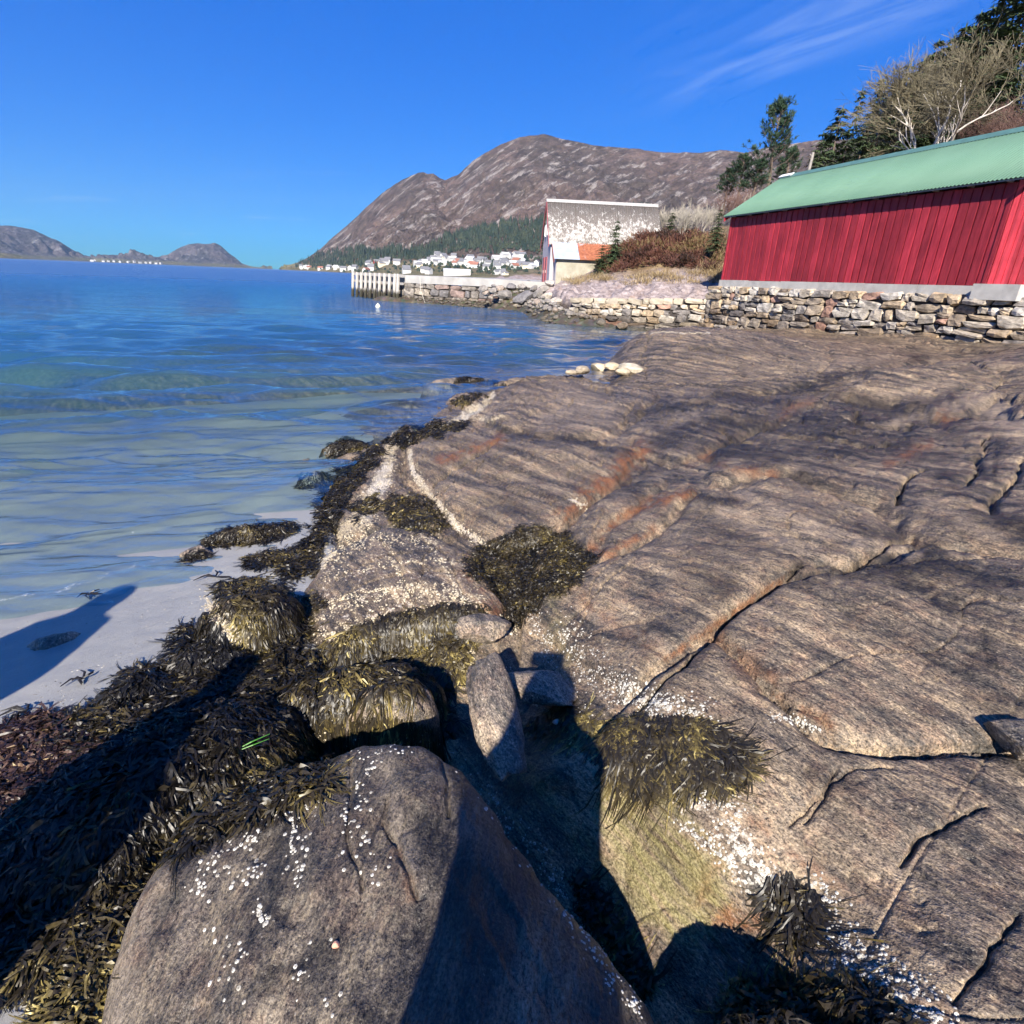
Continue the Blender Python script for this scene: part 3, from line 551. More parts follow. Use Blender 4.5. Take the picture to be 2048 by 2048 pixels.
# ------------------------------------------------------------------ sand and sea bed
t = NT('wet_sand')
n1 = t.noise(t.pos(), 0.9, 5, 0.55); n2 = t.noise(t.pos(), 420, 2, 0.6); n3 = t.noise(t.pos(-0.82, (1, 3, 1)), 5.0, 5, 0.6)
c = t.ramp(n1, [(0.3, (0.24, 0.235, 0.22)), (0.7, (0.32, 0.31, 0.285))])
c = t.mix(1.0, c, t.rng(n2, 0.3, 0.7, 0.78, 1.2), 'MULTIPLY'); c = t.mix(t.rng(n3, 0.60, 0.74, 0, 0.35), c, (0.15, 0.14, 0.13))
M_sand = t.done(t.principled(c, t.rng(n1, 0.3, 0.7, 0.28, 0.46), t.bump(t.math('ADD', t.math('MULTIPLY', n2, 0.25), n3), 0.6, 0.010), 0.55))
saz = np.radians(np.concatenate([np.linspace(-180, -64, 20, endpoint=False), np.linspace(-64, 45, 330), np.linspace(45, 180, 21)[1:]]))
sdp = np.radians(np.concatenate([np.linspace(75, 1.6, 330), np.geomspace(1.5, 0.0125, 50)])); srr = np.concatenate([[0.03], 2.0 / np.tan(sdp)])
SA, SR = np.meshgrid(saz, srr); SX = SR * np.sin(SA); SY = SR * np.cos(SA); SZ = sand_h(SX, SY)
SZ = np.where(SR > 30, np.minimum(SZ, -0.6), SZ)
def grid_faces(nr, nc):
    I = np.arange(nr * nc).reshape(nr, nc); return np.stack([I[:-1, :-1], I[:-1, 1:], I[1:, 1:], I[1:, :-1]], -1).reshape(-1, 4)
sand = mesh_np('sand', np.stack([SX, SY, SZ], -1).reshape(-1, 3), grid_faces(*SX.shape), M_sand)
tag(sand, 'smooth wet grey sand sloping into the sea', kind='structure')

# ------------------------------------------------------------------ water
waz = np.radians(np.concatenate([np.linspace(-120, -62, 30, endpoint=False), np.linspace(-62, 33, 620), np.linspace(33, 60, 12)[1:]]))
wdp = np.radians(np.concatenate([np.linspace(50, 0.9, 640), np.geomspace(0.88, 0.0127, 70)])); wrr = 2.0 / np.tan(wdp)
WA, WR = np.meshgrid(waz, wrr); WX = WR * np.sin(WA); WY = WR * np.cos(WA)
zsand = np.where(WR > 30, np.minimum(sand_h(WX, WY), -0.6), sand_h(WX, WY)); zbot = zsand.copy()
_m = WR < 40; zbot[_m] = np.maximum(zsand[_m], np.where(WR[_m] < 36, bed_h(WX[_m], WY[_m], False, base_on(WX, WY)[_m]), -9))
depth = np.maximum(0.0, -zbot)
dsh = -((WX - SHORE_A[0]) * SHORE_N[0] + (WY - SHORE_A[1]) * SHORE_N[1]) + 0.12 * noise2(WX * 0.5, WY * 0.5, 5) * -1 + 0.25 * noise2(WX * 0.35, WY * 0.35, 61) + 0.05 * noise2(WX * 1.4, WY * 1.4, 62)
cell = np.gradient(WR, axis=0); WZ = np.zeros(WX.shape); wr_ = np.random.default_rng(11)
for k in range(46):
    lam = 0.18 * (3.2 / 0.18) ** (wr_.random() ** 1.35); th_ = math.radians(-78 + wr_.normal(0, 11)); kx, ky = math.cos(th_), math.sin(th_)
    rm = lam / np.abs(cell[:, 0]) > 2.5; x_, y_ = WX[rm], WY[rm]          # only where the mesh is fine enough for this wave
    if not rm.any(): continue
    ph = 2 * np.pi * (x_ * kx + y_ * ky) / lam + wr_.random() * 6.28 + 1.6 * noise2(x_ / (2.2 * lam), y_ / (2.2 * lam), k)
    env = 0.6 + 0.8 * noise2(x_ / (5 * lam) + k, y_ / (5 * lam), 70 + k)
    WZ[rm] += 0.0150 * lam ** 0.75 * np.clip(env, 0.1, 2) * (np.sin(ph) + 0.25 * np.cos(2 * ph)) * np.clip((lam / np.abs(cell[rm]) - 2.5) / 3, 0, 1)
shal = sstep(0.0, 0.22, depth); WZ *= 0.45 + 0.75 * shal
fo = np.zeros(WX.shape)
along = WX * 0.684 + WY * 0.73
for d0, hgt, wf, wb in ((0.95, 0.115, 0.055, 0.24), (2.2, 0.075, 0.15, 0.34), (3.4, 0.080, 0.18, 0.36), (4.7, 0.075, 0.2, 0.4), (6.2, 0.075, 0.24, 0.42), (7.8, 0.07, 0.26, 0.45), (9.6, 0.07, 0.3, 0.5), (11.6, 0.07, 0.34, 0.55), (14.0, 0.07, 0.4, 0.6), (17.0, 0.07, 0.45, 0.7)):
    u = dsh - d0 - 0.35 * noise2(along * 0.22, np.full_like(along, d0), 64)
    u = u + 0.05 * noise2(along * 1.6, np.full_like(along, d0 * 5), 68)
    m_ = np.clip(0.75 + 0.6 * noise2(along * 0.3, np.full_like(along, d0 * 3), 65), 0.15, 1.3)
    WZ += hgt * m_ * np.where(u < 0, np.exp(-(u / wf) ** 2), np.exp(-(u / wb) ** 2))
    if d0 < 1: fo = np.maximum(fo, np.exp(-((u + 0.07) / 0.06) ** 2) * (0.24 + 0.30 * sstep(-0.2, 0.5, noise2(along * 0.9, along * 0.13, 67))))
fo = np.maximum(fo, 0.62 * np.exp(-((depth - 0.004) / 0.004) ** 2)); fo = np.maximum(fo, 0.36 * sstep(1.0, 0.2, dsh) * sstep(0.004, 0.02, depth))
WZ = np.where(WR > 45, WZ * 0.5, WZ)
WZ += 0.004
keepw = (zbot < WZ + 0.05) & ~((WX > np.interp(WY, [0, 3, 4.2, 6, 8], [-1.15, -1.15, -1.75, -1.7, -1.2])) & (WY < 7))
t = NT('sea_water')
dep = t.attr('depth'); foam = t.attr('foam')
rip = t.noise(t.pos(0.1, (1.0, 2.2, 1.0)), 5.0, 4, 0.55, 0.3); rip2 = t.noise(t.pos(-0.3, (1.0, 2.2, 1)), 1.8, 3, 0.5, 0.4); rip3 = t.noise(t.pos(0.1, (0.45, 1.2, 1)), 0.35, 3, 0.55, 0.3)
far = t.rng(t.attr('dist'), 6, 70)
hh = t.math('ADD', t.math('MULTIPLY', rip, 0.013), t.math('ADD', t.math('MULTIPLY', rip2, t.math('ADD', 0.018, t.math('MULTIPLY', far, 0.16))), t.math('MULTIPLY', t.math('MULTIPLY', rip3, far), 0.7)))
nb = t.bump(hh, 1.0, 1.0)
lw = t.node('ShaderNodeLayerWeight'); lw.inputs['Blend'].default_value = 0.5; t.link(nb, lw.inputs['Normal'])
frs = t.math('ADD', 0.02, t.math('MULTIPLY', 0.98, t.math('POWER', lw.outputs['Facing'], 2.5)), clamp=True)
gl = t.node('ShaderNodeBsdfGlossy'); t.link(t.rng(t.attr('dist'), 15, 140, 0.06, 0.30), gl.inputs['Roughness']); t.link(nb, gl.inputs['Normal'])
tr = t.node('ShaderNodeBsdfTransparent'); tr.inputs[0].default_value = (0.84, 0.95, 0.94, 1)
df = t.node('ShaderNodeBsdfDiffuse'); t.link(nb, df.inputs['Normal'])
t.link(t.ramp(t.math('DIVIDE', dep, 6.0), [(0.0, (0.07, 0.115, 0.105)), (0.12, (0.05, 0.135, 0.165)), (0.4, (0.012, 0.11, 0.25)), (1.0, (0.003, 0.085, 0.24))]), df.inputs[0])
turb = t.math('SUBTRACT', 1.0, t.math('POWER', 2.718, t.math('MULTIPLY', dep, -0.75)))
m1 = t.node('ShaderNodeMixShader'); t.link(turb, m1.inputs[0]); t.link(tr.outputs[0], m1.inputs[1]); t.link(df.outputs[0], m1.inputs[2])
m2 = t.node('ShaderNodeMixShader'); t.link(frs, m2.inputs[0]); t.link(m1.outputs[0], m2.inputs[1]); t.link(gl.outputs[0], m2.inputs[2])
fn = t.noise(t.pos(0, (1, 1, 1)), 22, 7, 0.8, 0.8); fv = t.vor(t.pos(), 9, 'DISTANCE_TO_EDGE')
fm = t.math('MULTIPLY', t.rng(t.math('ADD', t.math('MULTIPLY', foam, 0.55), t.math('MULTIPLY', fn, 0.6)), 0.62, 0.80), t.rng(foam, 0.08, 0.4))
fd = t.node('ShaderNodeBsdfDiffuse'); fd.inputs[0].default_value = (0.80, 0.83, 0.84, 1)
m3 = t.node('ShaderNodeMixShader'); t.link(t.math('MULTIPLY', fm, 0.7), m3.inputs[0]); t.link(m2.outputs[0], m3.inputs[1]); t.link(fd.outputs[0], m3.inputs[2])
M_water = t.done(m3.outputs[0])
Fw = grid_faces(*WX.shape); kf = keepw.ravel()[Fw].any(1); Fw = Fw[kf]; us = np.unique(Fw); mp = np.zeros(WX.size, np.int64); mp[us] = np.arange(len(us))
water = mesh_np('sea', np.stack([WX, WY, WZ], -1).reshape(-1, 3)[us], mp[Fw], M_water, True, dict(depth=depth.ravel()[us], foam=fo.ravel()[us], dist=WR.ravel()[us]))
tag(water, 'clear blue fjord water with small waves running onto the sand', kind='structure')
# ------------------------------------------------------------------ mountains across the fjord
def interp_line(pts, x): p = np.array(pts, float); return np.interp(x, p[:, 0], p[:, 1])
def az_of(px, py=560): d = ray(px, py); return math.atan2(d[0], d[1])
def el_of(px, py): d = ray(px, py); return math.atan2(d[2], math.hypot(d[0], d[1]))
def mountain(name, label, sil, shore, ridge, gpow, mat, ncol, nrow, nz, seed, back=0.6, fan=1.0):
    """sil: pixels of the skyline; shore, ridge: distance (m) of foot and skyline against pixel column"""
    sil = np.array(sil, float); pxs = np.linspace(sil[0, 0], sil[-1, 0], ncol); pys = np.interp(pxs, sil[:, 0], sil[:, 1])
    A = np.array([az_of(a, b) for a, b in zip(pxs, pys)]); E = np.array([el_of(a, b) for a, b in zip(pxs, pys)])
    ds = interp_line(shore, pxs); dr = interp_line(ridge, pxs)
    tt = np.concatenate([np.linspace(0, 1, nrow), np.linspace(1, 1 + back, nrow // 5 + 1)[1:]])
    T, Aa = np.meshgrid(tt, A, indexing='ij'); D = ds[None] + (dr - ds)[None] * T
    g = np.where(T <= 1, np.clip(T, 0, 1) ** gpow, 1 - (T - 1) * 0.9)
    X = D * np.sin(Aa); Y = D * np.cos(Aa); Z = D * np.tan(E)[None] * g + 0.6 * T
    n1 = fbm(X / nz, Y / nz, 5, seed, 0.55); rid = 1 - np.abs(fbm(X / (nz * 0.7) + 0.5 * n1, Y / (nz * 0.7), 4, seed + 9))
    w = np.sin(np.clip(T, 0, 1) * np.pi) * 0.85 + 0.10 * (T > 0.3)
    rid2 = 1 - np.abs(fbm(X / (nz * 0.22), Y / (nz * 0.22) + Z / (nz * 0.5), 4, seed + 19, 0.6)); Z = Z + w * nz * (0.15 * n1 + 0.22 * (rid - 0.75) + 0.085 * (rid2 - 0.7)) * sstep(0.12, 0.5, T) * fan
    Z = np.where(T == 0, -3.0, Z)
    o = mesh_np(name, np.stack([X, Y, Z], -1).reshape(-1, 3), grid_faces(*X.shape), mat)
    tag(o, label, kind='structure'); return (X, Y, Z, pxs)
def mountain_mat(name, base, rock, low, zs, streak=-0.6, rocky=0.5, snow=0.0):
    t = NT(name); geo = t.N.new('ShaderNodeNewGeometry'); sp = t.N.new('ShaderNodeSeparateXYZ'); t.link(geo.outputs['Position'], sp.inputs[0])
    n0 = t.noise(t.pos(), 0.004, 6, 0.6); n1 = t.noise(t.pos(0, (1, 1, 1)), 0.022, 8, 0.68, 0.4)
    vs_ = t.node('ShaderNodeVectorRotate', rotation_type='Y_AXIS'); t.link(geo.outputs['Position'], vs_.inputs['Vector']); vs_.inputs['Angle'].default_value = streak
    st = t.noise(t.pos(0, (0.20, 0.5, 1.5), src=vs_.outputs[0]), 0.030, 8, 0.66, 0.3)
    c = t.mix(t.rng(n0, 0.35, 0.65), base, low[0]); c = t.mix(1.0, c, t.rng(n1, 0.3, 0.7, 0.55, 1.45), 'MULTIPLY')
    n5 = t.noise(t.pos(), 0.11, 4, 0.7); rk = t.math('MULTIPLY', t.rng(t.math('ADD', st, t.math('MULTIPLY', t.math('SUBTRACT', n5, 0.5), 0.18)), 0.53, 0.62), t.rng(n1, 0.36, 0.54)); c = t.mix(1.0, c, t.rng(n5, 0.3, 0.7, 0.78, 1.22), 'MULTIPLY'); c = t.mix(t.math('MULTIPLY', rk, rocky), c, rock)
    lowm = t.rng(t.math('ADD', sp.outputs[2], t.math('MULTIPLY', t.math('SUBTRACT', n0, 0.5), zs * 0.9)), zs * 0.55, zs, 1, 0)
    c = t.mix(lowm, c, t.mix(t.rng(n1, 0.4, 0.62), low[1], low[2]))
    if snow:
        s = t.noise(t.pos(0, (1, 1, 3)), 0.018, 6, 0.7); c = t.mix(t.math('MULTIPLY', t.rng(s, 0.70, 0.73), t.rng(sp.outputs[2], snow, snow * 1.25)), c, (0.85, 0.87, 0.9))
    return t.done(t.principled(c, 0.9, t.bump(t.math('ADD', st, n1), 1.0, 22.0), 0.15))
M_mtn = mountain_mat('heath_mountain', (0.125, 0.088, 0.074), (0.36, 0.33, 0.31), ((0.075, 0.058, 0.050), (0.16, 0.15, 0.075), (0.21, 0.17, 0.11)), 42, 0.64, 0.70, 330)
M_far = mountain_mat('far_mountain', (0.085, 0.07, 0.075), (0.26, 0.25, 0.25), ((0.06, 0.056, 0.06), (0.10, 0.10, 0.055), (0.14, 0.12, 0.085)), 40, 0.5, 0.6)
SIL_MAIN = [(560,538),(575,533),(600,522),(640,498),(690,452),(720,424),(765,384),(800,362),(822,352),(838,346),(846,342),(854,347),(866,345),(878,354),(890,360),(903,354),(915,350),(945,322),(1000,290),(1040,273),(1090,267),(1130,279),(1200,290),(1265,297),(1330,306),(1400,305),(1445,300),(1490,303),(1545,289),(1600,281),(1660,279),(1760,272),(1900,262),(2048,258),(2500,250)]
MTN = mountain('mountain', 'broad brown heath mountain with grey rock streaks across the fjord', SIL_MAIN, [(560,3300),(640,2300),(720,1350),(850,980),(1100,760),(1400,620),(2048,560)], [(560,3500),(640,3100),(845,2700),(1090,2500),(1400,2400),(2048,2300)], 1.55, M_mtn, 620, 200, 240, 5)
mountain('mountain', 'bluish flat-topped hill at the far left end of the fjord', [(-160,470),(-60,450),(0,451),(30,452),(60,457),(110,477),(150,502),(178,517),(200,522)], [(-160,5400),(200,6600)], [(-160,6800),(200,7000)], 1.2, M_far, 90, 40, 500, 15)
mountain('hill', 'dark low headland in front of the far left hill', [(-160,496),(-40,502),(0,505),(25,507),(45,513),(62,518)], [(-160,4300),(62,4500)], [(-160,4700),(62,4600)], 1.1, M_far, 50, 16, 200, 18)
ISL = mountain('mountain', 'steep domed island with a bare rock flank between the fjord arms', [(172,521),(190,516),(207,510),(225,512),(248,511),(270,508),(290,513),(310,515),(335,510),(355,497),(375,489),(395,486),(412,488),(430,485),(442,490),(455,502),(470,514),(485,526),(500,531),(520,535),(545,538)], [(172,6300),(330,6300),(545,6900)], [(172,6900),(330,7000),(545,7000)], 1.0, M_far, 160, 40, 350, 25, 0.4)
# ------------------------------------------------------------------ stones for walls
def stone_mesh(name, mat, seed, rnd=0.25, jit=0.13):
    r = np.random.default_rng(seed); V = []; idx = {}
    for i in (-1, 0, 1):
        for j in (-1, 0, 1):
            for k in (-1, 0, 1):
                if (i, j, k) == (0, 0, 0): continue
                p = np.array([i, j, k], float); m = abs(i) + abs(j) + abs(k)
                p = p * (1 - rnd * (m - 1) * 0.32) * 0.5 + r.normal(0, jit * 0.5, 3) * np.array([1, 0.8, 1])
                idx[(i, j, k)] = len(V); V.append(p)
    F = []
    for ax in range(3):
        for s in (-1, 1):
            for a in (-1, 0):
                for b in (-1, 0):
                    q = []
                    for da, db in ((0, 0), (1, 0), (1, 1), (0, 1)):
                        c = [0, 0, 0]; c[ax] = s; c[(ax + 1) % 3] = a + da; c[(ax + 2) % 3] = b + db; q.append(idx[tuple(c)])
                    F.append(q if s > 0 else q[::-1])
    me = bpy.data.meshes.new(name); me.from_pydata([tuple(v) for v in V], [], F); me.materials.append(mat); me.update(); return me
def stone_mat(name, stops, z0=-9, z1=-8, zdark=(1, 1, 1)):
    t = NT(name); oc = t.N.new('ShaderNodeTexCoord').outputs['Object']; rn = t.objrand()
    c = t.ramp(rn, stops, 'CONSTANT')
    n = t.noise(t.pos(), 3.2, 6, 0.68); n2 = t.noise(t.pos(0.4, (1, 1, 4)), 6, 5, 0.7)
    c = t.mix(1.0, c, t.rng(n, 0.3, 0.7, 0.62, 1.35), 'MULTIPLY'); c = t.mix(1.0, c, t.rng(n2, 0.3, 0.7, 0.7, 1.25), 'MULTIPLY')
    c = t.mix(t.rng(n2, 0.58, 0.70, 0, 0.45), c, (0.26, 0.15, 0.09))
    sp = t.N.new('ShaderNodeSeparateXYZ'); t.link(t.N.new('ShaderNodeNewGeometry').outputs['Position'], sp.inputs[0])
    wet = t.rng(t.math('ADD', sp.outputs[2], t.math('MULTIPLY', t.math('SUBTRACT', n, 0.5), 0.5)), z0, z1, 1, 0)
    c = t.mix(wet, c, t.mix(1.0, c, zdark, 'MULTIPLY'))        # tide zone: dark growth
    return t.done(t.principled(c, 0.78, t.bump(t.math('ADD', n, n2), 0.7, 0.03), 0.3))
ST_STOPS = [(0.0, (0.336, 0.272, 0.2)), (0.14, (0.448, 0.4, 0.336)), (0.28, (0.224, 0.176, 0.132)), (0.38, (0.496, 0.456, 0.4)), (0.52, (0.384, 0.296, 0.2)), (0.64, (0.304, 0.272, 0.24)), (0.72, (0.368, 0.224, 0.168)), (0.8, (0.416, 0.36, 0.288)), (0.92, (0.176, 0.16, 0.152))]
M_wst = stone_mat('wall_stone', ST_STOPS, 0.85, 1.35, (0.62, 0.58, 0.55))
M_wst2 = stone_mat('shore_wall_stone', ST_STOPS, 0.25, 0.85, (0.45, 0.42, 0.38))
M_qst = stone_mat('quay_stone', [(0, (0.20, 0.18, 0.16)), (0.25, (0.28, 0.25, 0.22)), (0.5, (0.23, 0.17, 0.15)), (0.7, (0.16, 0.15, 0.15)), (0.85, (0.31, 0.27, 0.22))], 0.25, 0.75, (0.30, 0.27, 0.22))
M_gap = simple('wall_gap_shade', (0.035, 0.03, 0.028), 0.95)  # near black: shade between the wall stones put into the colour
def stone_wall(root, A, B, zlo, zhi, mats, batter, hmean, wmean, seed, depth=0.4, capmat=None, sink=0.25, meshes=None):
    """courses of stones from A to B (plan), foot and top heights at both ends; returns how many stones"""
    r = np.random.default_rng(seed); A = np.array(A, float); B = np.array(B, float); Ln = np.linalg.norm(B - A); e = (B - A) / Ln; nin = np.array([-e[1], e[0]])
    if nin @ A < 0: nin = -nin
    an = math.atan2(e[1], e[0]); top0, top1 = zhi; lo0, lo1 = zlo; cnt = 0
    Hm = max(top0 - lo0, top1 - lo1); rows = max(2, int(round(Hm / hmean))); hs_ = r.uniform(0.75, 1.3, rows); hs_ = hs_ / hs_.sum(); lev = np.r_[0, np.cumsum(hs_)]
    for k in range(rows):
        s = -r.uniform(0, wmean * 0.5)
        cap = capmat is not None and k == rows - 1
        while s < Ln:
            w = wmean * r.uniform(0.5, 1.75) * (1.0 + 0.35 * (k == 0)) * (1.25 if cap else 1); u = np.clip((s + w / 2) / Ln, 0, 1)
            top = top0 + (top1 - top0) * u; lo = lo0 + (lo1 - lo0) * u
            z0 = lo + (top - lo) * lev[k]; z1 = lo + (top - lo) * lev[k + 1]; h = z1 - z0
            split = (not cap) and h > 0.17 and r.random() < 0.22
            for (za, zb) in (((z0, z0 + h * 0.5), (z0 + h * 0.5, z1)) if split else ((z0, z1),)):
                zc = (za + zb) / 2 + r.normal(0, 0.012); f = (zc - lo) / (top - lo + 1e-6); off = batter * (1 - f) + r.normal(0, 0.045) + (0.05 if cap else 0)
                p = A + e * (s + w / 2) - nin * off + nin * depth * 0.5
                o = obj('stone', meshes[r.integers(len(meshes))] if not cap else capmat[r.integers(len(capmat))], root)
                o.location = (p[0] - root.location[0], p[1] - root.location[1], zc - root.location[2])
                o.scale = (w * r.uniform(0.90, 1.04), depth * r.uniform(0.8, 1.2), (zb - za) * r.uniform(0.84, 1.10))
                o.rotation_euler = (r.normal(0, 0.05), r.normal(0, 0.06), an + r.normal(0, 0.05)); cnt += 1
            s += w + r.uniform(0.0, 0.045)
    # dark backing behind, near black so its colour gives the gaps their shade
    m = MB(); V = []
    for u in (0.0, 1.0):
        P = A + (B - A) * u; lo = lo0 + (lo1 - lo0) * u - 0.3; tp = top0 + (top1 - top0) * u - 0.04
        for dd, z in ((0.16 - batter, lo), (0.16, tp), (0.9, tp), (0.9, lo)): V.append((*(P + nin * dd - root.location.xy), z - root.location[2]))
    m.add(V, [(0, 1, 2, 3), (7, 6, 5, 4), (0, 4, 5, 1), (1, 5, 6, 2), (2, 6, 7, 3), (3, 7, 4, 0)]); m.build('gap_backing', M_gap, root)
    return cnt

# ------------------------------------------------------------------ red boathouse
BL = np.array([9.08, 28.3]); BR = np.array([12.76, 17.2]); BE = (BR - BL) / np.linalg.norm(BR - BL); BN = np.array([-BE[1], BE[0]]); BLEN = float(np.linalg.norm(BR - BL)); BZ = 2.32
def bh(s, n, z): return np.array([*(BL + BE * s + BN * n), z])
BROT = rotz(math.atan2(BE[1], BE[0]))
boat = empty('boathouse', bh(BLEN / 2, 2.5, BZ)); tag(boat, 'long red board boathouse with green corrugated roof on a stone wall', 'boathouse')
t = NT('red_paint'); oc = t.pos(); n1 = t.noise(t.pos(0, (6, 6, 0.7)), 3, 6, 0.65); n2 = t.noise(oc, 1.1, 4, 0.6)
c = t.mix(t.rng(n1, 0.32, 0.72), (0.245, 0.016, 0.028), (0.36, 0.032, 0.048)); c = t.mix(1.0, c, t.rng(n2, 0.3, 0.7, 0.82, 1.15), 'MULTIPLY'); c = t.mix(1.0, c, t.rng(t.objrand(), 0, 1, 0.68, 1.25, False), 'MULTIPLY')
c = t.mix(t.rng(n1, 0.70, 0.78, 0, 0.35), c, (0.42, 0.13, 0.12))
M_red = t.done(t.principled(c, 0.62, t.bump(n1, 0.4, 0.006), 0.35))
t = NT('green_roof_paint'); n1 = t.noise(t.pos(), 0.8, 5, 0.6); c = t.mix(t.rng(n1, .3, .7), (0.105, 0.200, 0.138), (0.120, 0.220, 0.154)); n2 = t.noise(t.pos(0, (1, 1, 1)), 9, 5, 0.7); c = t.mix(t.rng(n2, .62, .75, 0, .3), c, (0.16, 0.24, 0.175))
M_green = t.done(t.principled(c, 0.42, None, 0.4))
M_dkgreen = simple('green_ridge_paint', (0.075, 0.16, 0.14), 0.5, 0.2, 4)
M_white = simple('white_trim_paint', (0.72, 0.73, 0.72), 0.6, 0.12, 6)
M_conc = simple('old_concrete', (0.40, 0.385, 0.36), 0.9, 0.25, 2.5, 0.01)
M_woodg = simple('grey_weathered_wood', (0.30, 0.28, 0.26), 0.85, 0.3, 14, 0.004)
def to_parent(V, root): return [np.asarray(v) - np.array(root.location) for v in V]
def boxp(name, mat, root, c, d, R=None): m = MB(); m.box(np.asarray(c) - np.array(root.location), d, R); return m.build(name, mat, root)
WTOP = 2.50; r_ = np.random.default_rng(5)
# inner wall faces, so that gaps between boards show dark timber, then under boards and over boards one by one
M_dark = simple('dark_timber', (0.05, 0.012, 0.015), 0.9)
m = MB(); HW = 5.0
m.add(to_parent([bh(.03, .06, BZ + .02), bh(BLEN - .03, .06, BZ + .02), bh(BLEN - .03, HW - .06, BZ + .02), bh(.03, HW - .06, BZ + .02), bh(.03, .06, BZ + WTOP), bh(BLEN - .03, .06, BZ + WTOP), bh(BLEN - .03, HW - .06, BZ + WTOP), bh(.03, HW - .06, BZ + WTOP),
       bh(.03, HW / 2, BZ + 4.20), bh(BLEN - .03, HW / 2, BZ + 4.20)], boat), [(0, 1, 5, 4), (1, 2, 6, 9, 5), (2, 3, 7, 6), (3, 0, 4, 8, 7), (4, 5, 9, 8), (6, 7, 8, 9), (0, 3, 2, 1)])
m.build('wall', M_dark, boat)
npitch = 41; pit = BLEN / npitch
for k in range(npitch):
    sw = 0.262 + r_.uniform(-.006, .006); dz = r_.uniform(-.015, .02)
    boxp('board', M_red, boat, bh(min(max((k + 1.0) * pit, .14), BLEN - .14), .030, BZ + (WTOP) / 2 + dz), (.15, .020, WTOP), BROT)
    boxp('board', M_red, boat, bh((k + .5) * pit + r_.normal(0, .005), .004 + r_.normal(0, .0025), BZ + WTOP / 2 + dz - .01), (pit - .050 + r_.uniform(-.016, .012), .026, WTOP + .01), BROT)
boxp('corner_board', M_red, boat, bh(BLEN - .05, -.024, BZ + WTOP / 2), (.11, .024, WTOP), BROT); boxp('corner_board', M_red, boat, bh(.05, -.024, BZ + WTOP / 2), (.11, .024, WTOP), BROT)
M_red2 = None
for k in range(17):     # gable boards (the end wall that faces the sun)
    n = .12 + k * .29; hh_ = WTOP + min(n, HW - n) * (1.70 / 2.5) - .02
    boxp('board', M_red, boat, bh(BLEN + .004, n, BZ + hh_ / 2), (.022, .20, hh_), BROT)
    if k: boxp('board', M_red, boat, bh(BLEN + .028, n - .145, BZ + hh_ / 2), (.026, .10, hh_ - .05), BROT)
for k in range(17):
    n = .12 + k * .29; hh_ = WTOP + min(n, HW - n) * (1.70 / 2.5) - .02; boxp('board', M_red, boat, bh(-.004, n, BZ + hh_ / 2), (.022, .26, hh_), BROT)
def corrugated(root, name, mat, P0, P1, Dn, period, amp, thick=0.004, nper=8, rows=2):
    """sheet from eave/ridge line P0-P1 going down along Dn, waves across"""
    P0, P1, Dn = map(np.asarray, (P0, P1, Dn)); Ln = np.linalg.norm(P1 - P0); e = (P1 - P0) / Ln; nn = np.cross(e, Dn / np.linalg.norm(Dn)); nn = nn if nn[2] > 0 else -nn
    n = int(Ln / period * nper); S = np.linspace(0, Ln, n + 1); w = amp * np.cos(2 * np.pi * S / period)
    V = []
    for j in range(rows + 1): V.append(P0[None] + e[None] * S[:, None] + Dn[None] * (j / rows) + nn[None] * w[:, None])
    for j in range(rows + 1): V.append(V[j] - nn[None] * thick)
    V = np.concatenate(V); k = n + 1; F = []
    I = np.arange(n)
    for j in range(rows):
        a = j * k + I; F.append(np.stack([a, a + k, a + k + 1, a + 1], 1)); b = (j + rows + 1) * k + I; F.append(np.stack([b, b + 1, b + k + 1, b + k], 1))
    a = rows * k + I; b = (2 * rows + 1) * k + I; F.append(np.stack([a, b, b + 1, a + 1], 1)); a = I; b = (rows + 1) * k + I; F.append(np.stack([a, a + 1, b + 1, b], 1))
    return mesh_np(name, V - np.array(root.location), np.concatenate(F), mat, True, None, root)
RZ = 6.66; EZ = 4.885; S0, S1 = -.18, BLEN + .42
ridge0, ridge1 = bh(S0, 2.5, RZ), bh(S1, 2.5, RZ)
m = MB(); q = []
for s_ in (S0 + .05, S1 - .05): q += [bh(s_, -.26, EZ - .02), bh(s_, 2.5, RZ - .025), bh(s_, 5.26, EZ - .02), bh(s_, 5.26, EZ - .05), bh(s_, 2.5, RZ - .055), bh(s_, -.26, EZ - .05)]
m.add(to_parent(q, boat), [(0, 1, 7, 6), (1, 2, 8, 7), (2, 3, 9, 8), (3, 4, 10, 9), (4, 5, 11, 10), (5, 0, 6, 11), (0, 5, 4, 1), (1, 4, 3, 2), (6, 7, 10, 11), (7, 8, 9, 10)]); roof = m.build('roof', M_woodg, boat)
ns = 12; seg = .114 * 9
for k in range(ns + 1):     # roof sheets side by side
    a, b = S0 + k * seg, min(S0 + (k + 1) * seg, S1)
    if b - a < .05: continue
    corrugated(boat, 'roof_sheet', M_green, bh(a, 2.5, RZ), bh(b, 2.5, RZ), bh(0, -.30, EZ) - bh(0, 2.5, RZ), .114, .017).parent = roof
    corrugated(boat, 'roof_sheet', M_green, bh(b, 2.5, RZ), bh(a, 2.5, RZ), bh(0, 5.30, EZ) - bh(0, 2.5, RZ), .114, .017, nper=4).parent = roof
m = MB(); q = []
for s in (S0 - .01, S1 + .01): q += [bh(s, 2.22, RZ - .155), bh(s, 2.5, RZ + .035), bh(s, 2.78, RZ - .155), bh(s, 2.5, RZ - .0)]
m.add(to_parent(q, boat), [(0, 1, 5, 4), (1, 2, 6, 5), (2, 3, 7, 6), (3, 0, 4, 7), (0, 3, 2, 1), (4, 5, 6, 7)]); m.build('ridge_cap', M_dkgreen, roof)
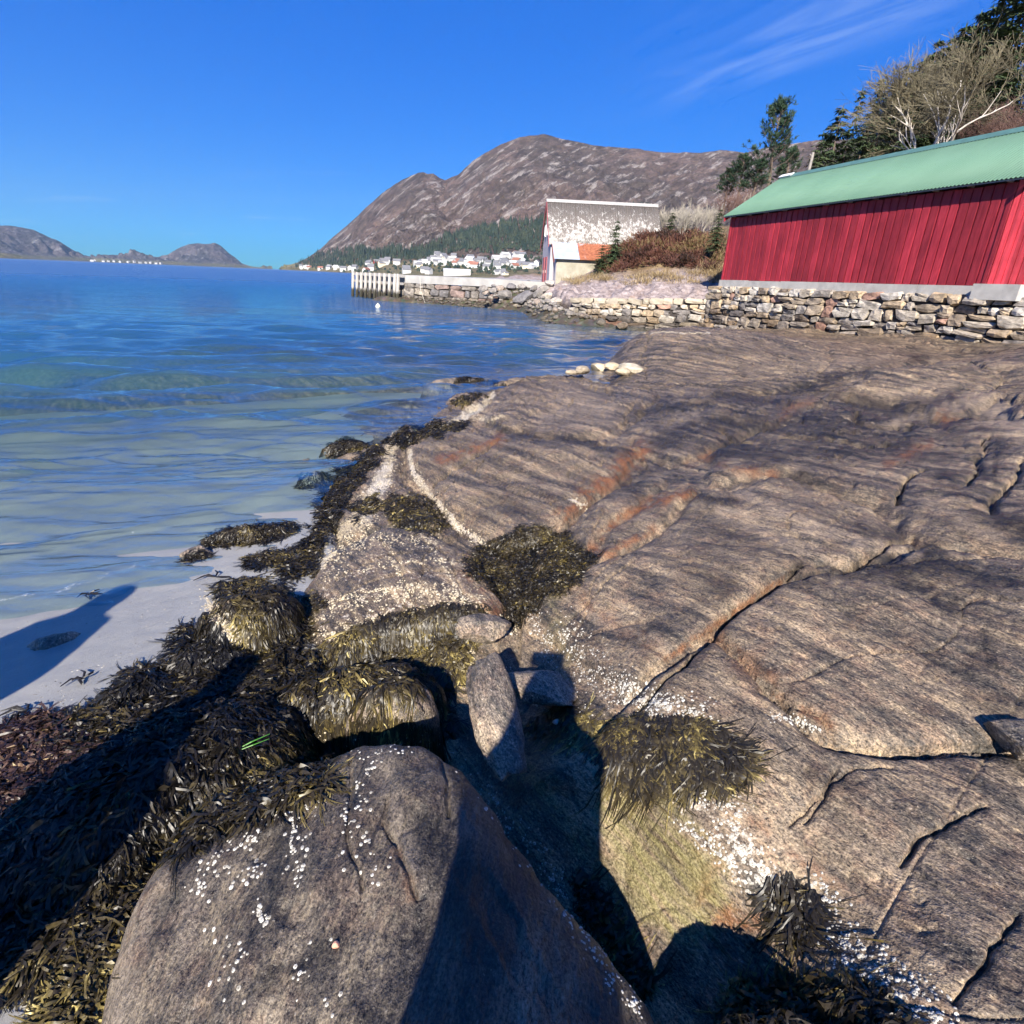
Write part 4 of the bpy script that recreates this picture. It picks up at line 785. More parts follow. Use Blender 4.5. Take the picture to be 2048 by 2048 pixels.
boxp('ridge_end_flashing', M_white, boat, bh(S0 + .28, 2.36, RZ - .02), (.75, .22, .03), BROT @ np.array([[1, 0, 0], [0, math.cos(.56), -math.sin(.56)], [0, math.sin(.56), math.cos(.56)]]))
for k in range(12): boxp('rafter_end', M_woodg, boat, bh(.25 + k * (BLEN - .4) / 11, -.10, EZ - .02), (.05, .22, .07), BROT)
for s in (S0 + .03, S1 - .03):
    m = MB(); sl = (RZ - EZ) / 2.8
    for sg in (-1, 1):
        P = [bh(s, 2.5 + sg * 2.78, EZ - .05), bh(s, 2.5, RZ - .04), bh(s, 2.5, RZ - .20), bh(s, 2.5 + sg * 2.78, EZ - .21)]
        Q = [p + np.array([*BE * .03, 0]) for p in P]; m.add(to_parent(P + Q, boat), [(0, 1, 2, 3), (7, 6, 5, 4), (0, 4, 5, 1), (1, 5, 6, 2), (2, 6, 7, 3), (3, 7, 4, 0)])
    m.build('barge_board', M_red, boat)
# concrete sill under the boards, cast in lengths
for k in range(6):
    a = -.1 + k * (BLEN + .1) / 6; b = a + (BLEN + .1) / 6 - .012
    boxp('concrete_sill', M_conc, boat, bh((a + b) / 2, .18, BZ - .22 + r_.normal(0, .006)), (b - a, .46, .42), BROT)
boxp('concrete_sill', M_conc, boat, bh(BLEN + .55, 2.2, BZ - .16), (1.2, 5.2, .40), BROT)
# ------------------------------------------------------------------ dry stone walls
SM = [stone_mesh('stone', M_wst, 200 + k) for k in range(12)]; SM2 = [stone_mesh('stone', M_wst2, 230 + k) for k in range(12)]; M_cap = simple('pale_cap_stone', (0.40, 0.345, 0.265), 0.8, 0.35, 3, 0.02, obvar=.2); SMC = [stone_mesh('cap_stone', M_cap, 260 + k, .2, .07) for k in range(6)]; SMQ = [stone_mesh('stone', M_qst, 280 + k, .25, .1) for k in range(8)]
w1 = empty('stone_wall', (*(BL - BN * .3), .3)); tag(w1, 'tall dry stone wall of mixed pale stones under the red boathouse', 'stone wall')
pA = BL - BE * .55 - BN * .28; pB = BL + BE * 13.6 - BN * .30
stone_wall(w1, pA, pB, (.12, .45), (2.06, 2.06), None, .22, .30, .52, 1, meshes=SM)
w2 = empty('stone_wall', (5.5, 30.4, 0)); tag(w2, 'low dry stone sea wall with pale capstones left of the boathouse', 'stone wall')
P2 = [(2.75, 32.4), (4.6, 30.6), (6.8, 29.4), (8.75, 28.75)]; ZL = [-.15, -.1, 0.0, .25]; ZH = [1.22, 1.30, 1.40, 1.50]
for k in range(3): stone_wall(w2, P2[k], P2[k + 1], (ZL[k], ZL[k + 1]), (ZH[k], ZH[k + 1]), None, .25, .30, .50, 10 + k, meshes=SM2, capmat=SMC)
# ------------------------------------------------------------------ quay with timber fender
quay = empty('quay', (-8, 52, 0)); tag(quay, 'old stone quay with a concrete deck running out into the fjord', 'quay')
QA, QB, QC = np.array([-14.6, 55.2]), np.array([-9.0, 48.0]), np.array([-1.6, 44.6])
M_deck = simple('quay_concrete', (0.34, 0.33, 0.315), 0.9, 0.25, 1.2, 0.01)
m = MB(); pts = [QA, QB, QC, (2.0, 45.2), (5, 58), (-4, 68), (-14, 66)]; zt = [1.95, 1.95, 1.93, 1.85, 2.0, 2.0, 1.95]; V = [(*p, z) for p, z in zip(pts, zt)] + [(*p, 1.40) for p in pts]; k = len(pts)
m.add(to_parent(V, quay), [tuple(range(k))] + [(i, i + k, (i + 1) % k + k, (i + 1) % k) for i in range(k)]); m.build('deck_slab', M_deck, quay)
stone_wall(quay, QB, QC, (-.5, -.4), (1.42, 1.38), None, .2, .46, .85, 21, .6, meshes=SMQ); stone_wall(quay, QA, QB, (-.5, -.5), (1.42, 1.42), None, .1, .5, .8, 22, .6, meshes=SMQ)
t = NT('fender_timber'); sp = t.N.new('ShaderNodeSeparateXYZ'); t.link(t.N.new('ShaderNodeNewGeometry').outputs['Position'], sp.inputs[0]); n = t.noise(t.pos(0, (5, 5, 1)), 2.2, 5, .65)
c = t.mix(t.rng(n, .3, .7), (0.28, 0.26, 0.24), (0.42, 0.40, 0.37)); zz = t.math('ADD', sp.outputs[2], t.math('MULTIPLY', t.math('SUBTRACT', n, .5), .7)); c = t.mix(t.rng(zz, .55, .85, 1, 0), c, (0.045, 0.042, 0.03))
M_fend = t.done(t.principled(c, .85, t.bump(n, .5, .01), .3))
fe = (QB - QA) / np.linalg.norm(QB - QA); fn_ = np.array([fe[1], -fe[0]]); fn_ = fn_ if fn_[1] < 0 else -fn_; FL = np.linalg.norm(QB - QA)
for k in range(11):
    u = FL * k / 10 if k < 10 else FL - .35; p = QA + fe * u + fn_ * .42; m = MB(); m.tube([np.array([*p + fn_ * .25, -1.0]) - quay.location, np.array([*p, 2.02]) - quay.location], [.15, .13], 8); m.build('fender_post', M_fend, quay, True)
FR_ = rotz(math.atan2(fe[1], fe[0]))
boxp('fender_beam', M_fend, quay, np.array([*(QA + QB) / 2 + fn_ * .34, 1.88]), (FL + .3, .2, .22), FR_); boxp('fender_beam', M_fend, quay, np.array([*(QA + QB) / 2 + fn_ * .30, 1.32]), (FL + .2, .14, .18), FR_)
M_rope = simple('pale_rope', (0.5, 0.47, 0.4), .9)
m = MB(); p = aty(840, 560, 46.5); m.tube([np.array([p[0], p[1], 1.9]) - quay.location, np.array([p[0] + .1, p[1] - .35, .9]) - quay.location, np.array([p[0] + .5, p[1] - .5, -.1]) - quay.location], .018, 5); m.build('mooring_rope', M_rope, quay)
# ------------------------------------------------------------------ old white shed on the quay
shed = empty('shed', (5.5, 47.8, 1.6)); tag(shed, 'old pale shed with a lichen blotched white corrugated roof on the quay', 'shed')
SO = np.array([1.72, 47.0]); SE = np.array([.998, .075]); SE /= np.linalg.norm(SE); SN = np.array([SE[1], -SE[0]]); SL = 7.9
def sh(s, n, z): return np.array([*(SO + SE * s + SN * n), z])
SROT = rotz(math.atan2(SE[1], SE[0]))
t = NT('lichen_roof'); sp = t.N.new('ShaderNodeSeparateXYZ'); t.link(t.N.new('ShaderNodeNewGeometry').outputs['Position'], sp.inputs[0])
n = t.noise(t.pos(0, (1, 1, .7)), 4.2, 8, .78, .3); n2 = t.noise(t.pos(), .6, 3, .5); hi = t.rng(sp.outputs[2], 4.6, 7.4, -.03, .11)
v = t.math('ADD', t.math('ADD', t.math('MULTIPLY', t.math('SUBTRACT', n, .16), 1.1), t.math('MULTIPLY', n2, .25)), hi); c = t.mix(t.rng(v, .42, .56), t.mix(t.rng(n2, .3, .7), (.38, .36, .34), (.50, .48, .455)), t.mix(t.rng(n, .4, .7), (.10, .09, .082), (.19, .165, .15)))
M_lich = t.done(t.principled(c, .85, None, .3))
t = NT('lilac_wall'); n = t.noise(t.pos(0, (4, 4, .6)), 2.5, 5, .6); c = t.mix(t.rng(n, .3, .7), (.36, .33, .36), (.46, .43, .45)); M_lil = t.done(t.principled(c, .8, None, .3))
M_redtrim = simple('faded_red_trim', (.30, .075, .085), .7, .3, 6)
m = MB(); q = []
for s in (0.05, SL - .05): q += [sh(s, 2.5, 1.4), sh(s, 2.5, 4.55), sh(s, 0, 7.28), sh(s, -2.5, 4.55), sh(s, -2.5, 1.4)]
m.add(to_parent(q, shed), [(0, 1, 2, 3, 4), (9, 8, 7, 6, 5), (0, 5, 6, 1), (4, 3, 8, 9), (1, 6, 7, 2), (2, 7, 8, 3)]); m.build('wall', M_lil, shed)
nsh = 8
for k in range(nsh):
    a, b = -.12 + k * (SL + .24) / nsh, -.12 + (k + 1) * (SL + .24) / nsh + .03
    corrugated(shed, 'roof_sheet', M_lich, sh(a, 0, 7.40), sh(b, 0, 7.40), sh(0, 2.75, 4.33) - sh(0, 0, 7.40), .16, .022, nper=6)
    corrugated(shed, 'roof_sheet', M_lich, sh(b, 0, 7.40), sh(a, 0, 7.40), sh(0, -2.75, 4.33) - sh(0, 0, 7.40), .32, .02, nper=4)
m = MB(); q = []
for s in (-.16, SL + .16): q += [sh(s, .2, 7.24), sh(s, 0, 7.46), sh(s, -.2, 7.24)]
m.add(to_parent(q, shed), [(0, 1, 4, 3), (1, 2, 5, 4), (2, 0, 3, 5), (0, 2, 1), (3, 4, 5)]); m.build('ridge_cap', simple('weathered_white_metal', (.34, .33, .32), .7), shed)
for sg in (1, -1):
    m = MB(); P = [sh(-.16, sg * 2.75, 4.36), sh(-.16, 0, 7.42), sh(-.16, 0, 7.24), sh(-.16, sg * 2.75, 4.18)]; Q = [p + np.array([*SE * .05, 0]) for p in P]; m.add(to_parent(P + Q, shed), [(0, 1, 2, 3), (7, 6, 5, 4), (0, 4, 5, 1), (1, 5, 6, 2), (2, 6, 7, 3), (3, 7, 4, 0)]); m.build('barge_board', M_redtrim, shed)
for n_, z0, z1 in ((-1.2, 1.6, 3.6), (.35, 1.6, 3.6)):
    d_ = boxp('door', M_redtrim, shed, sh(.02, n_, (z0 + z1) / 2), (.06, .95, z1 - z0), SROT); boxp('handle', M_woodg, shed, sh(-.03, n_ + .35, (z0 + z1) / 2), (.06, .04, .2), SROT).parent = d_
for n_, z in ((-.8, 5.4), (.8, 5.4)):
    w_ = boxp('window', simple('dark_window_glass', (.03, .035, .04), .15), shed, sh(.02, n_, z), (.06, .6, .7), SROT)
    for dn, dz_, a_, b_ in ((0, .37, .72, .06), (0, -.37, .72, .06), (.33, 0, .06, .68), (-.33, 0, .06, .68), (0, 0, .04, .68)): boxp('window_frame', M_white, shed, sh(-.02, n_ + dn, z + dz_), (.05, a_, b_), SROT).parent = w_
t = NT('rusty_sheet'); n = t.noise(t.pos(), 1.1, 6, .65, .5); n2 = t.noise(t.pos(), 6, 5, .7); c = t.mix(t.rng(n, .30, .44), (.50, .50, .52), t.mix(t.rng(n2, .3, .7), (.20, .062, .028), (.40, .15, .075))); M_rustm = t.done(t.principled(c, t.rng(n, .44, .58, .35, .85), None, .4))
t = NT('plaster'); n = t.noise(t.pos(), 1.6, 6, .65); c = t.mix(t.rng(n, .3, .7), (.27, .25, .19), (.40, .37, .30)); M_plas = t.done(t.principled(c, .9, None, .3))
M_zinc = simple('zinc_sheet', (.36, .41, .50), .4, .25, 1.5)
lean = empty('lean_to', (4, 44.2, 1.9)); tag(lean, 'low plaster lean-to with a rusty red metal roof against the shed', 'lean-to')
m = MB(); q = []
for s in (.35, 5.2): q += [sh(s, 2.6, 1.5), sh(s, 2.6, 4.4), sh(s, 3.95, 3.45), sh(s, 3.95, 1.5)]
m.add(to_parent(q, lean), [(3, 2, 1, 0), (4, 5, 6, 7), (3, 7, 6, 2), (0, 1, 5, 4), (1, 2, 6, 5)]); m.build('wall', M_plas, lean)
for k in range(6):
    a, b = .12 + k * .88, .12 + (k + 1) * .88 + .02; m = MB(); P = [sh(a, 2.5, 4.56), sh(b, 2.5, 4.56), sh(b, 4.25, 3.42), sh(a, 4.25, 3.42)]; Q = [p - np.array([0, 0, .04]) for p in P]; m.add(to_parent(P + Q, lean), [(3, 2, 1, 0), (4, 5, 6, 7), (0, 1, 5, 4), (1, 2, 6, 5), (2, 3, 7, 6), (3, 0, 4, 7)]); o = m.build('roof_sheet', M_zinc if k < 2 else M_rustm, lean)
m = MB(); P = [sh(.10, 2.5, 4.5), sh(.10, 4.25, 3.36), sh(.10, 4.25, 3.16), sh(.10, 2.5, 4.3)]; Q = [p + np.array([*SE * .04, 0]) for p in P]; m.add(to_parent(P + Q, lean), [(0, 1, 2, 3), (7, 6, 5, 4), (0, 4, 5, 1), (1, 5, 6, 2), (2, 6, 7, 3), (3, 7, 4, 0)]); m.build('barge_board', simple('rust_red_board', (.36, .12, .07), .8), lean)
for n_ in (2.75, 3.0, 3.25, 3.5, 3.75): boxp('side_board', M_lil, lean, sh(.33, n_, 2.5), (.03, .22, 2.0 + (3.95 - n_) * .7), SROT)
# ------------------------------------------------------------------ buoys
M_buoy = simple('buoy_white', (.75, .72, .55), .5, .1)
def buoy(px, py, r, lab, mat):
    p = atz(px, py, .05); m = MB(); prof = [(-r, .02), (-r * .8, .6), (-r * .3, .95), (.2 * r, 1.0), (.7 * r, .7), (r, .25), (1.25 * r, .2), (1.3 * r, .02)]
    m.tube([(0, 0, z) for z, _ in prof], [q * r for _, q in prof], 10); o = m.build('buoy', mat, None, True); o.location = (p[0], p[1], r * .3); tag(o, lab, 'buoy', 'buoys near the quay')
buoy(756, 613, .16, 'round pale yellow buoy floating off the timber fender', M_buoy); buoy(827, 604, .14, 'small pinkish buoy at the corner of the quay', simple('buoy_pink', (.7, .42, .38), .5, .1)); buoy(985, 614, .18, 'white buoy lying by the rubble shore', simple('buoy_plain', (.8, .8, .78), .5, .1))
# ------------------------------------------------------------------ hillside behind the shore walls
HC = [(1060,590,44),(1100,577,43.5),(1150,596,33.2),(1250,594,31.8),(1350,597,30.8),(1425,592,30.2),(1110,572,42.6),(1190,552,42),(1250,552,38),(1340,550,36),(1425,552,34),(1190,546,42.4),(1260,528,40.5),(1340,528,38.5),(1428,532,36),
      (1200,520,46),(1260,482,45),(1330,470,44),(1400,474,43),(1440,485,41)]
_h = [tuple(aty(a, b, y)) for a, b, y in HC] + [(4.0,31.2,1.0),(8.6,29.4,1.2),(9.7,29.6,2.1),(13.6,17.6,2.0),(15,30,2.3),(18,19,2.4),(20,10,3),(16,12,2.0),(3,50,1.7),(10,52,3.2),(5,60,2.2),(0,62,1.8),(-6,75,1.5),(10,75,3.5),(20,42,4.5),(30,42,7),(30,60,7.5),(45,60,13),(60,80,21),(22,60,5),(22,95,6),(42,105,14),(0,110,2),(80,60,26),(40,20,8),(60,20,15),(100,110,34),(60,140,20),(20,150,6),(28,14,4),(26,30,5)]
_h = np.array(_h); HT = tps_fit(_h[:, :2] / 20, _h[:, 2], 2e-3)
def hill_h(x, y):
    z = tps_eval(HT, x / 20, y / 20)
    z = z + .35 * fbm(x * .33, y * .33, 4, 301) + .22 * np.abs(noise2(x * .9 + y * .5, y * .9 - x * .5, 305)) - .1
    rock = sstep(2.6, 1.2, z) + .3
    return z + np.clip(rock, 0, 1) * (.26 * fbm(x * 1.5, y * 1.5, 4, 307, .62) + .20 * np.abs(noise2(x * .8 + y * .6, y * 1.6 - x * .7, 309)))
haz = np.radians(np.linspace(-4, 78, 330)); hrr = np.concatenate([np.linspace(19, 60, 210), np.geomspace(60.4, 190, 60)])
HA, HR = np.meshgrid(haz, hrr); HX = HR * np.sin(HA); HY = HR * np.cos(HA); HZ = hill_h(HX.ravel(), HY.ravel()).reshape(HX.shape)
# kept back from the foreshore: only land behind the walls
front_line = np.array([(-6, 49), (-1.5, 46), (1.2, 44.4), (2.2, 40), (2.6, 34), (3.1, 32.75), (4.7, 31.0), (6.9, 29.85), (8.9, 29.2), (9.6, 29.0), (13.2, 17.9), (14.5, 14), (30, 12)])
hp = np.vstack([front_line, [(400, 12), (400, 400), (-30, 400), (-6, 70)]])
inside = poly_sd(HX, HY, hp)
HZ = np.where(inside < 0, HZ - 2.2 * sstep(0, .8, -inside), HZ)
hk = inside > -.9
Fh = grid_faces(*HX.shape); Fh = Fh[hk.ravel()[Fh].all(1)]; us = np.unique(Fh); mp = np.zeros(HX.size, np.int64); mp[us] = np.arange(len(us))
t = NT('hillside_ground'); geo = t.N.new('ShaderNodeNewGeometry'); sp = t.N.new('ShaderNodeSeparateXYZ'); t.link(geo.outputs['Position'], sp.inputs[0])
n = t.noise(t.pos(), .9, 6, .65); n2 = t.noise(t.pos(.6, (1, 4, 4)), 1.3, 6, .68); n3 = t.noise(t.pos(), .22, 4, .6)
rk = t.ramp(n2, [(.25, (.10, .085, .085)), (.45, (.24, .195, .19)), (.6, (.38, .32, .31)), (.75, (.58, .54, .52))]); rk = t.mix(t.rng(n, .55, .7, 0, .5), rk, (.30, .19, .13))
gr = t.ramp(n, [(.3, (.08, .05, .03)), (.5, (.17, .115, .06)), (.7, (.27, .195, .10))])
zz = t.math('ADD', sp.outputs[2], t.math('MULTIPLY', t.math('SUBTRACT', n3, .5), 3.0)); up = t.rng(zz, 2.3, 3.0); st = t.N.new('ShaderNodeSeparateXYZ'); t.link(geo.outputs['Normal'], st.inputs[0])
c = t.mix(t.math('MULTIPLY', up, t.rng(st.outputs[2], .55, .8)), rk, gr); wet = t.rng(t.math('ADD', sp.outputs[2], t.math('MULTIPLY', t.math('SUBTRACT', n, .5), .8)), .6, 1.2, 1, 0); c = t.mix(wet, c, t.mix(1.0, c, (.3, .28, .24), 'MULTIPLY'))
M_hill = t.done(t.principled(c, .85, t.bump(t.math('ADD', n2, n), .8, .12), .25))
hill = mesh_np('hillside', np.stack([HX, HY, HZ], -1).reshape(-1, 3)[us], mp[Fh], M_hill); tag(hill, 'steep grassy and rocky hillside behind the boathouse', kind='structure')
_hb = hill_h
def hz(x, y): return float(hill_h(np.array([float(x)]), np.array([float(y)]))[0])
# shingle apron under the rubble between quay and sea wall
ax, ay = np.meshgrid(np.linspace(-12, 4.6, 90), np.linspace(28.5, 49.5, 90)); lineA = np.array([(-11, 48.6), (-1.6, 44.4), (1.4, 43.2), (2.2, 39), (2.5, 34.2), (3.4, 31.6), (6, 29.6)]); dd = line_d(ax, ay, lineA)
side = np.where(ay > np.interp(ax, [-12, -1.6, 1.4, 2.2, 2.6, 4.6], [49, 44.4, 43.2, 39, 34, 31]), 1, -1)
azz = np.where(side > 0, 1.3 + .1 * dd, 1.3 - 0.66 * dd * np.interp(ax, [-9, -2], [2.6, 1.0])) + .10 * fbm(ax * 1.1, ay * 1.1, 4, 401) + .05 * fbm(ax * 4, ay * 4, 3, 403)
azz = np.where(ax < -2.0, np.minimum(azz, .35 - .28 * np.maximum(0, dd) + .1 * fbm(ax, ay, 3, 404)), azz)
azz = np.where(ax > .8, np.minimum(azz, np.interp(ax, [.8, 2.2, 4.5], [1.2, .55, .1])), azz)
Fa = grid_faces(*ax.shape)[:, ::-1]
t = NT('tidal_shingle'); n = t.noise(t.pos(), 2.2, 6, .7); v = t.vor(t.pos(), 3.5, out=1); c = t.ramp(n, [(.3, (.035, .033, .022)), (.55, (.085, .075, .05)), (.75, (.20, .175, .14))]); c = t.mix(.35, c, t.mix(1.0, c, v, 'MULTIPLY')); M_shing = t.done(t.principled(c, .7, t.bump(n, .9, .08), .4))
apr = mesh_np('shingle_shore', np.stack([ax, ay, azz], -1).reshape(-1, 3), Fa[:, ::-1], M_shing); tag(apr, 'dark weedy shingle along the foot of the quay', kind='structure')
def apron_z(x, y): i = np.argmin((ax - x) ** 2 + (ay - y) ** 2); return float(azz.ravel()[i])
M_rub = stone_mat('rubble_stone', [(0, (.23, .21, .19)), (.3, (.40, .36, .32)), (.5, (.28, .23, .19)), (.7, (.18, .17, .17)), (.85, (.48, .43, .36))], .2, .75, (.45, .42, .36))
def boulder_mesh(name, mat, seed, sub=3, flat=.75, cut=(.30, .46)):
    import bmesh
    bm = bmesh.new(); bmesh.ops.create_icosphere(bm, subdivisions=sub, radius=.5); r = np.random.default_rng(seed); pl = [(v / np.linalg.norm(v), r.uniform(*cut)) for v in r.normal(0, 1, (11, 3))]
    for v in bm.verts:
        p = np.array(v.co)
        for nn, d in pl:
            q = p @ nn
            if q > d: p = p - nn * (q - d) * .85
        p = p * (1 + .05 * noise2(p[0] * 6 + seed, p[1] * 6 + p[2] * 4, seed)); p[2] *= flat; v.co = p
    me = bpy.data.meshes.new(name); bm.to_mesh(me); bm.free(); me.materials.append(mat); me.polygons.foreach_set('use_smooth', np.zeros(len(me.polygons), bool)); me.update(); return me
RB = [boulder_mesh('shore_boulder', M_rub, 500 + k, 2) for k in range(7)]; rr2 = np.random.default_rng(77)
RUBBLE = [(1010,600,1.6,1.0,'large grey angular boulder, biggest at the waterline by the quay'),(1050,604,2.3,1.0,'long leaning grey boulder in the middle of the rubble shore'),(1076,597,.9,.8,'tan block above the long leaning boulder'),(1098,602,1.1,.9,'squarish tan boulder next to the sea wall end'),(1075,611,.8,.6,None),(1112,612,1.0,.7,None),(1128,600,.9,.8,None),(1140,618,.9,.7,None),(1115,590,.8,.6,None),(1090,585,.9,.7,None),(1068,583,.8,.6,None),(1045,582,1.0,.7,None),(1022,580,.9,.7,None),(1000,583,.8,.6,None),(985,588,.9,.6,None),(972,592,.8,.6,None),(1132,580,.8,.6,None),(1100,572,.9,.6,None),(1060,573,.9,.6,None),(1034,572,.8,.6,None),(990,577,.8,.5,None),(966,583,.8,.5,None),(1110,628,.6,.5,None),(1090,622,.5,.4,None),(1058,626,.6,.4,None),(1140,635,.6,.45,None),(1168,640,.7,.5,None),(1032,616,.5,.4,None),(1202,652,.7,.5,None),(1245,660,.8,.5,None)]
ORD = 'first second third fourth fifth sixth seventh eighth ninth tenth eleventh twelfth thirteenth fourteenth fifteenth sixteenth seventeenth eighteenth nineteenth twentieth'.split(); ORD += ['twenty-' + q for q in ORD[:9]] + ['thirtieth', 'thirty-first', 'thirty-second']
_un = sorted([q[0] for q in RUBBLE if not q[4]])
for k, (a, b, w, h_, lab) in enumerate(RUBBLE):
    d = ray(a, b); best = None
    for y in np.arange(28, 48, .1):
        p = np.array([0, 0, H]) + d * y / d[1]
        if apron_z(p[0], p[1]) >= p[2]: best = p; break
    if best is None: best = aty(a, b, 42)
    o = obj('shore_boulder', RB[k % 7]); o.location = best + np.array([0, .1, .12 * h_]); o.scale = (w, w * .8, h_); o.rotation_euler = (rr2.normal(0, .25), rr2.normal(0, .2), rr2.uniform(0, 6)); o.location[2] += .2 * h_
    tag(o, lab or 'angular boulder in the rubble shore, %s of the smaller ones counted from the quay' % ORD[_un.index(a)], 'boulder', 'rubble boulders below the shed')
# lesser stones of the rubble, too small to tell apart
gv = []; gf = []; nb0 = 0; gr0 = np.random.default_rng(78); bv = np.array([v.co for v in RB[0].vertices]); bf = [tuple(p.vertices) for p in RB[0].polygons]
for k in range(420):
    u = gr0.random(); q = lineA[0] * 0; sl_ = np.r_[0, np.cumsum(np.hypot(*np.diff(lineA, axis=0).T))]; uu = (.12 + .8 * u) * sl_[-1]; q = np.array([np.interp(uu, sl_, lineA[:, 0]), np.interp(uu, sl_, lineA[:, 1])]) + gr0.normal(0, .35, 2) - np.array([.5, .6]) * gr0.uniform(-.3, 2.6)
    z = apron_z(*q); s0 = gr0.uniform(.12, .45); a = gr0.uniform(0, 6.28); R_ = rotz(a); gv.append((bv * [s0, s0 * .8, s0 * .7]) @ R_.T + [q[0], q[1], z + .05]); gf += [tuple(i + nb0 for i in f) for f in bf]; nb0 += len(bv)
o = mesh_np('rubble', np.vstack(gv), np.array(gf), M_rub, False); tag(o, 'small loose stones of the rubble shore below the shed', 'rubble', kind='stuff')
M_pale = stone_mat('pale_stone', [(0, (.40, .33, .23)), (.4, (.46, .40, .30)), (.7, (.34, .28, .20))])
RP = [boulder_mesh('pale_stone', M_pale, 540 + k, 2) for k in range(4)]
for k, (a, b, w) in enumerate([(1146,753,.35),(1164,749,.5),(1202,742,.6),(1224,740,.55),(1262,745,.7),(1244,752,.45)]):
    P, _ = cast([a], [b]); P = P[0] if np.isfinite(P[0]).all() else atz(a, b, .1)
    if P[1] > 16: P = atz(a, b, .15)
    o = obj('pale_stone', RP[k % 4]); o.location = P + np.array([0, .05, .08]); o.scale = (w, w * .7, w * .55); o.rotation_euler = (0, 0, k * 1.3); tag(o, ['leftmost small cream stone on the slab edge', 'second cream stone from the water on the slab edge', 'tall cream stone in the middle of the row on the slab edge', 'rounded cream stone right of the tall one on the slab edge', 'flat cream stone nearest the high slab', 'low cream stone in front of the flat one'][k], 'stone', 'cream stones on the slab edge')
# stones wedged between the near boulders and slabs
def wedge(px0, z0, px1, z1, wid, thick, seed, lab, mat=M_stone):
    import bmesh
    A = atz(*px0, z0); B = atz(*px1, z1); ln = np.linalg.norm(B - A); o = obj('stone', boulder_mesh('stone', mat, seed, 5, 1.0, (.24, .38))); me = o.data
    co = np.zeros(len(me.vertices) * 3); me.vertices.foreach_get('co', co); co = co.reshape(-1, 3); co = co / np.abs(co).max(0) * .5; co = np.sign(co) * np.abs(co * 2) ** .85 * .5; co += co * (.05 * fbm(co[:, 0] * 7 + seed, co[:, 1] * 7 + co[:, 2] * 5, 3, seed))[:, None]; me.vertices.foreach_set('co', co.ravel()); me.polygons.foreach_set('use_smooth', np.ones(len(me.polygons), bool)); me.update()
    x = (B - A) / ln; zv = np.array([0, 0, 1.]) - x * x[2]; zv /= np.linalg.norm(zv); yv = np.cross(zv, x); M = np.stack([x, yv, zv], 1); o.matrix_world = Matrix.Translation(Vector((A + B) / 2)) @ Matrix(M.tolist()).to_4x4() @ Matrix.Diagonal((ln * 1.08, wid, thick, 1))
    tag(o, lab, 'stone'); return o
wedge((955,1305), .47, (1022,1560), .30, .20, .22, 604, 'upright wedge-shaped grey stone leaning between the front boulder and the slab')
wedge((915,1262), .33, (1022,1258), .34, .16, .16, 613, 'barnacle covered pale stone above the upright wedge stone')
wedge((2000,1478), .68, (2110,1470), .70, .20, .10, 621, 'flat dark stone lying on the slab at the right edge')
wedge((1010,1370), .30, (1150,1380), .32, .22, .12, 631, 'dark barnacled stone in the gap right of the upright wedge stone')
# ------------------------------------------------------------------ village across the bay
M_hw = [simple('house_white', (.50, .50, .485), .7, .06), simple('house_cream', (.70, .62, .45), .7, .08), simple('house_red', (.35, .06, .05), .7, .1), simple('house_grey', (.42, .42, .42), .7, .1)]
M_hr = [simple('roof_slate', (.16, .16, .17), .7, .1), simple('roof_tile', (.28, .12, .08), .8, .1), simple('roof_pale', (.5, .5, .5), .6, .1)]
def house_mesh(w, d, h, rh, wm, rm):
    m = MB(); V = [(-w/2, -d/2, -3), (w/2, -d/2, -3), (w/2, d/2, -3), (-w/2, d/2, -3), (-w/2, -d/2, h), (w/2, -d/2, h), (w/2, d/2, h), (-w/2, d/2, h), (-w/2, 0, h + rh), (w/2, 0, h + rh)]
    m.add(V, [(0, 1, 5, 4), (1, 2, 6, 9, 5), (2, 3, 7, 6), (3, 0, 4, 8, 7)]); me1 = m.mesh('wall', wm)
    m = MB(); o_ = .5; k = rh / (d / 2)
    for sg in (-1, 1):
        P = [(-w/2 - o_, sg * (d/2 + o_), h - k * o_), (w/2 + o_, sg * (d/2 + o_), h - k * o_), (w/2 + o_, 0, h + rh), (-w/2 - o_, 0, h + rh)]; m.add([*P] + [(a, b, c + .3) for a, b, c in P], [(0, 1, 2, 3), (7, 6, 5, 4), (0, 4, 5, 1), (1, 5, 6, 2), (2, 6, 7, 3), (3, 7, 4, 0)])
    return me1, m.mesh('roof', rm)
HMS = [house_mesh(11, 8, 5.2, 3.2, M_hw[0], M_hr[0]), house_mesh(13, 8, 4.2, 2.6, M_hw[0], M_hr[2]), house_mesh(9, 8, 6, 3.4, M_hw[0], M_hr[0]), house_mesh(10, 7, 4.6, 3, M_hw[1], M_hr[0]), house_mesh(10, 7, 4.4, 3, M_hw[2], M_hr[0]), house_mesh(12, 8, 4.4, 3, M_hw[0], M_hr[1]), house_mesh(12, 8, 4, 2.5, M_hw[3], M_hr[0])]
MX, MY, MZ, MPX = MTN; MPROJ = proj(np.stack([MX, MY, MZ], -1))
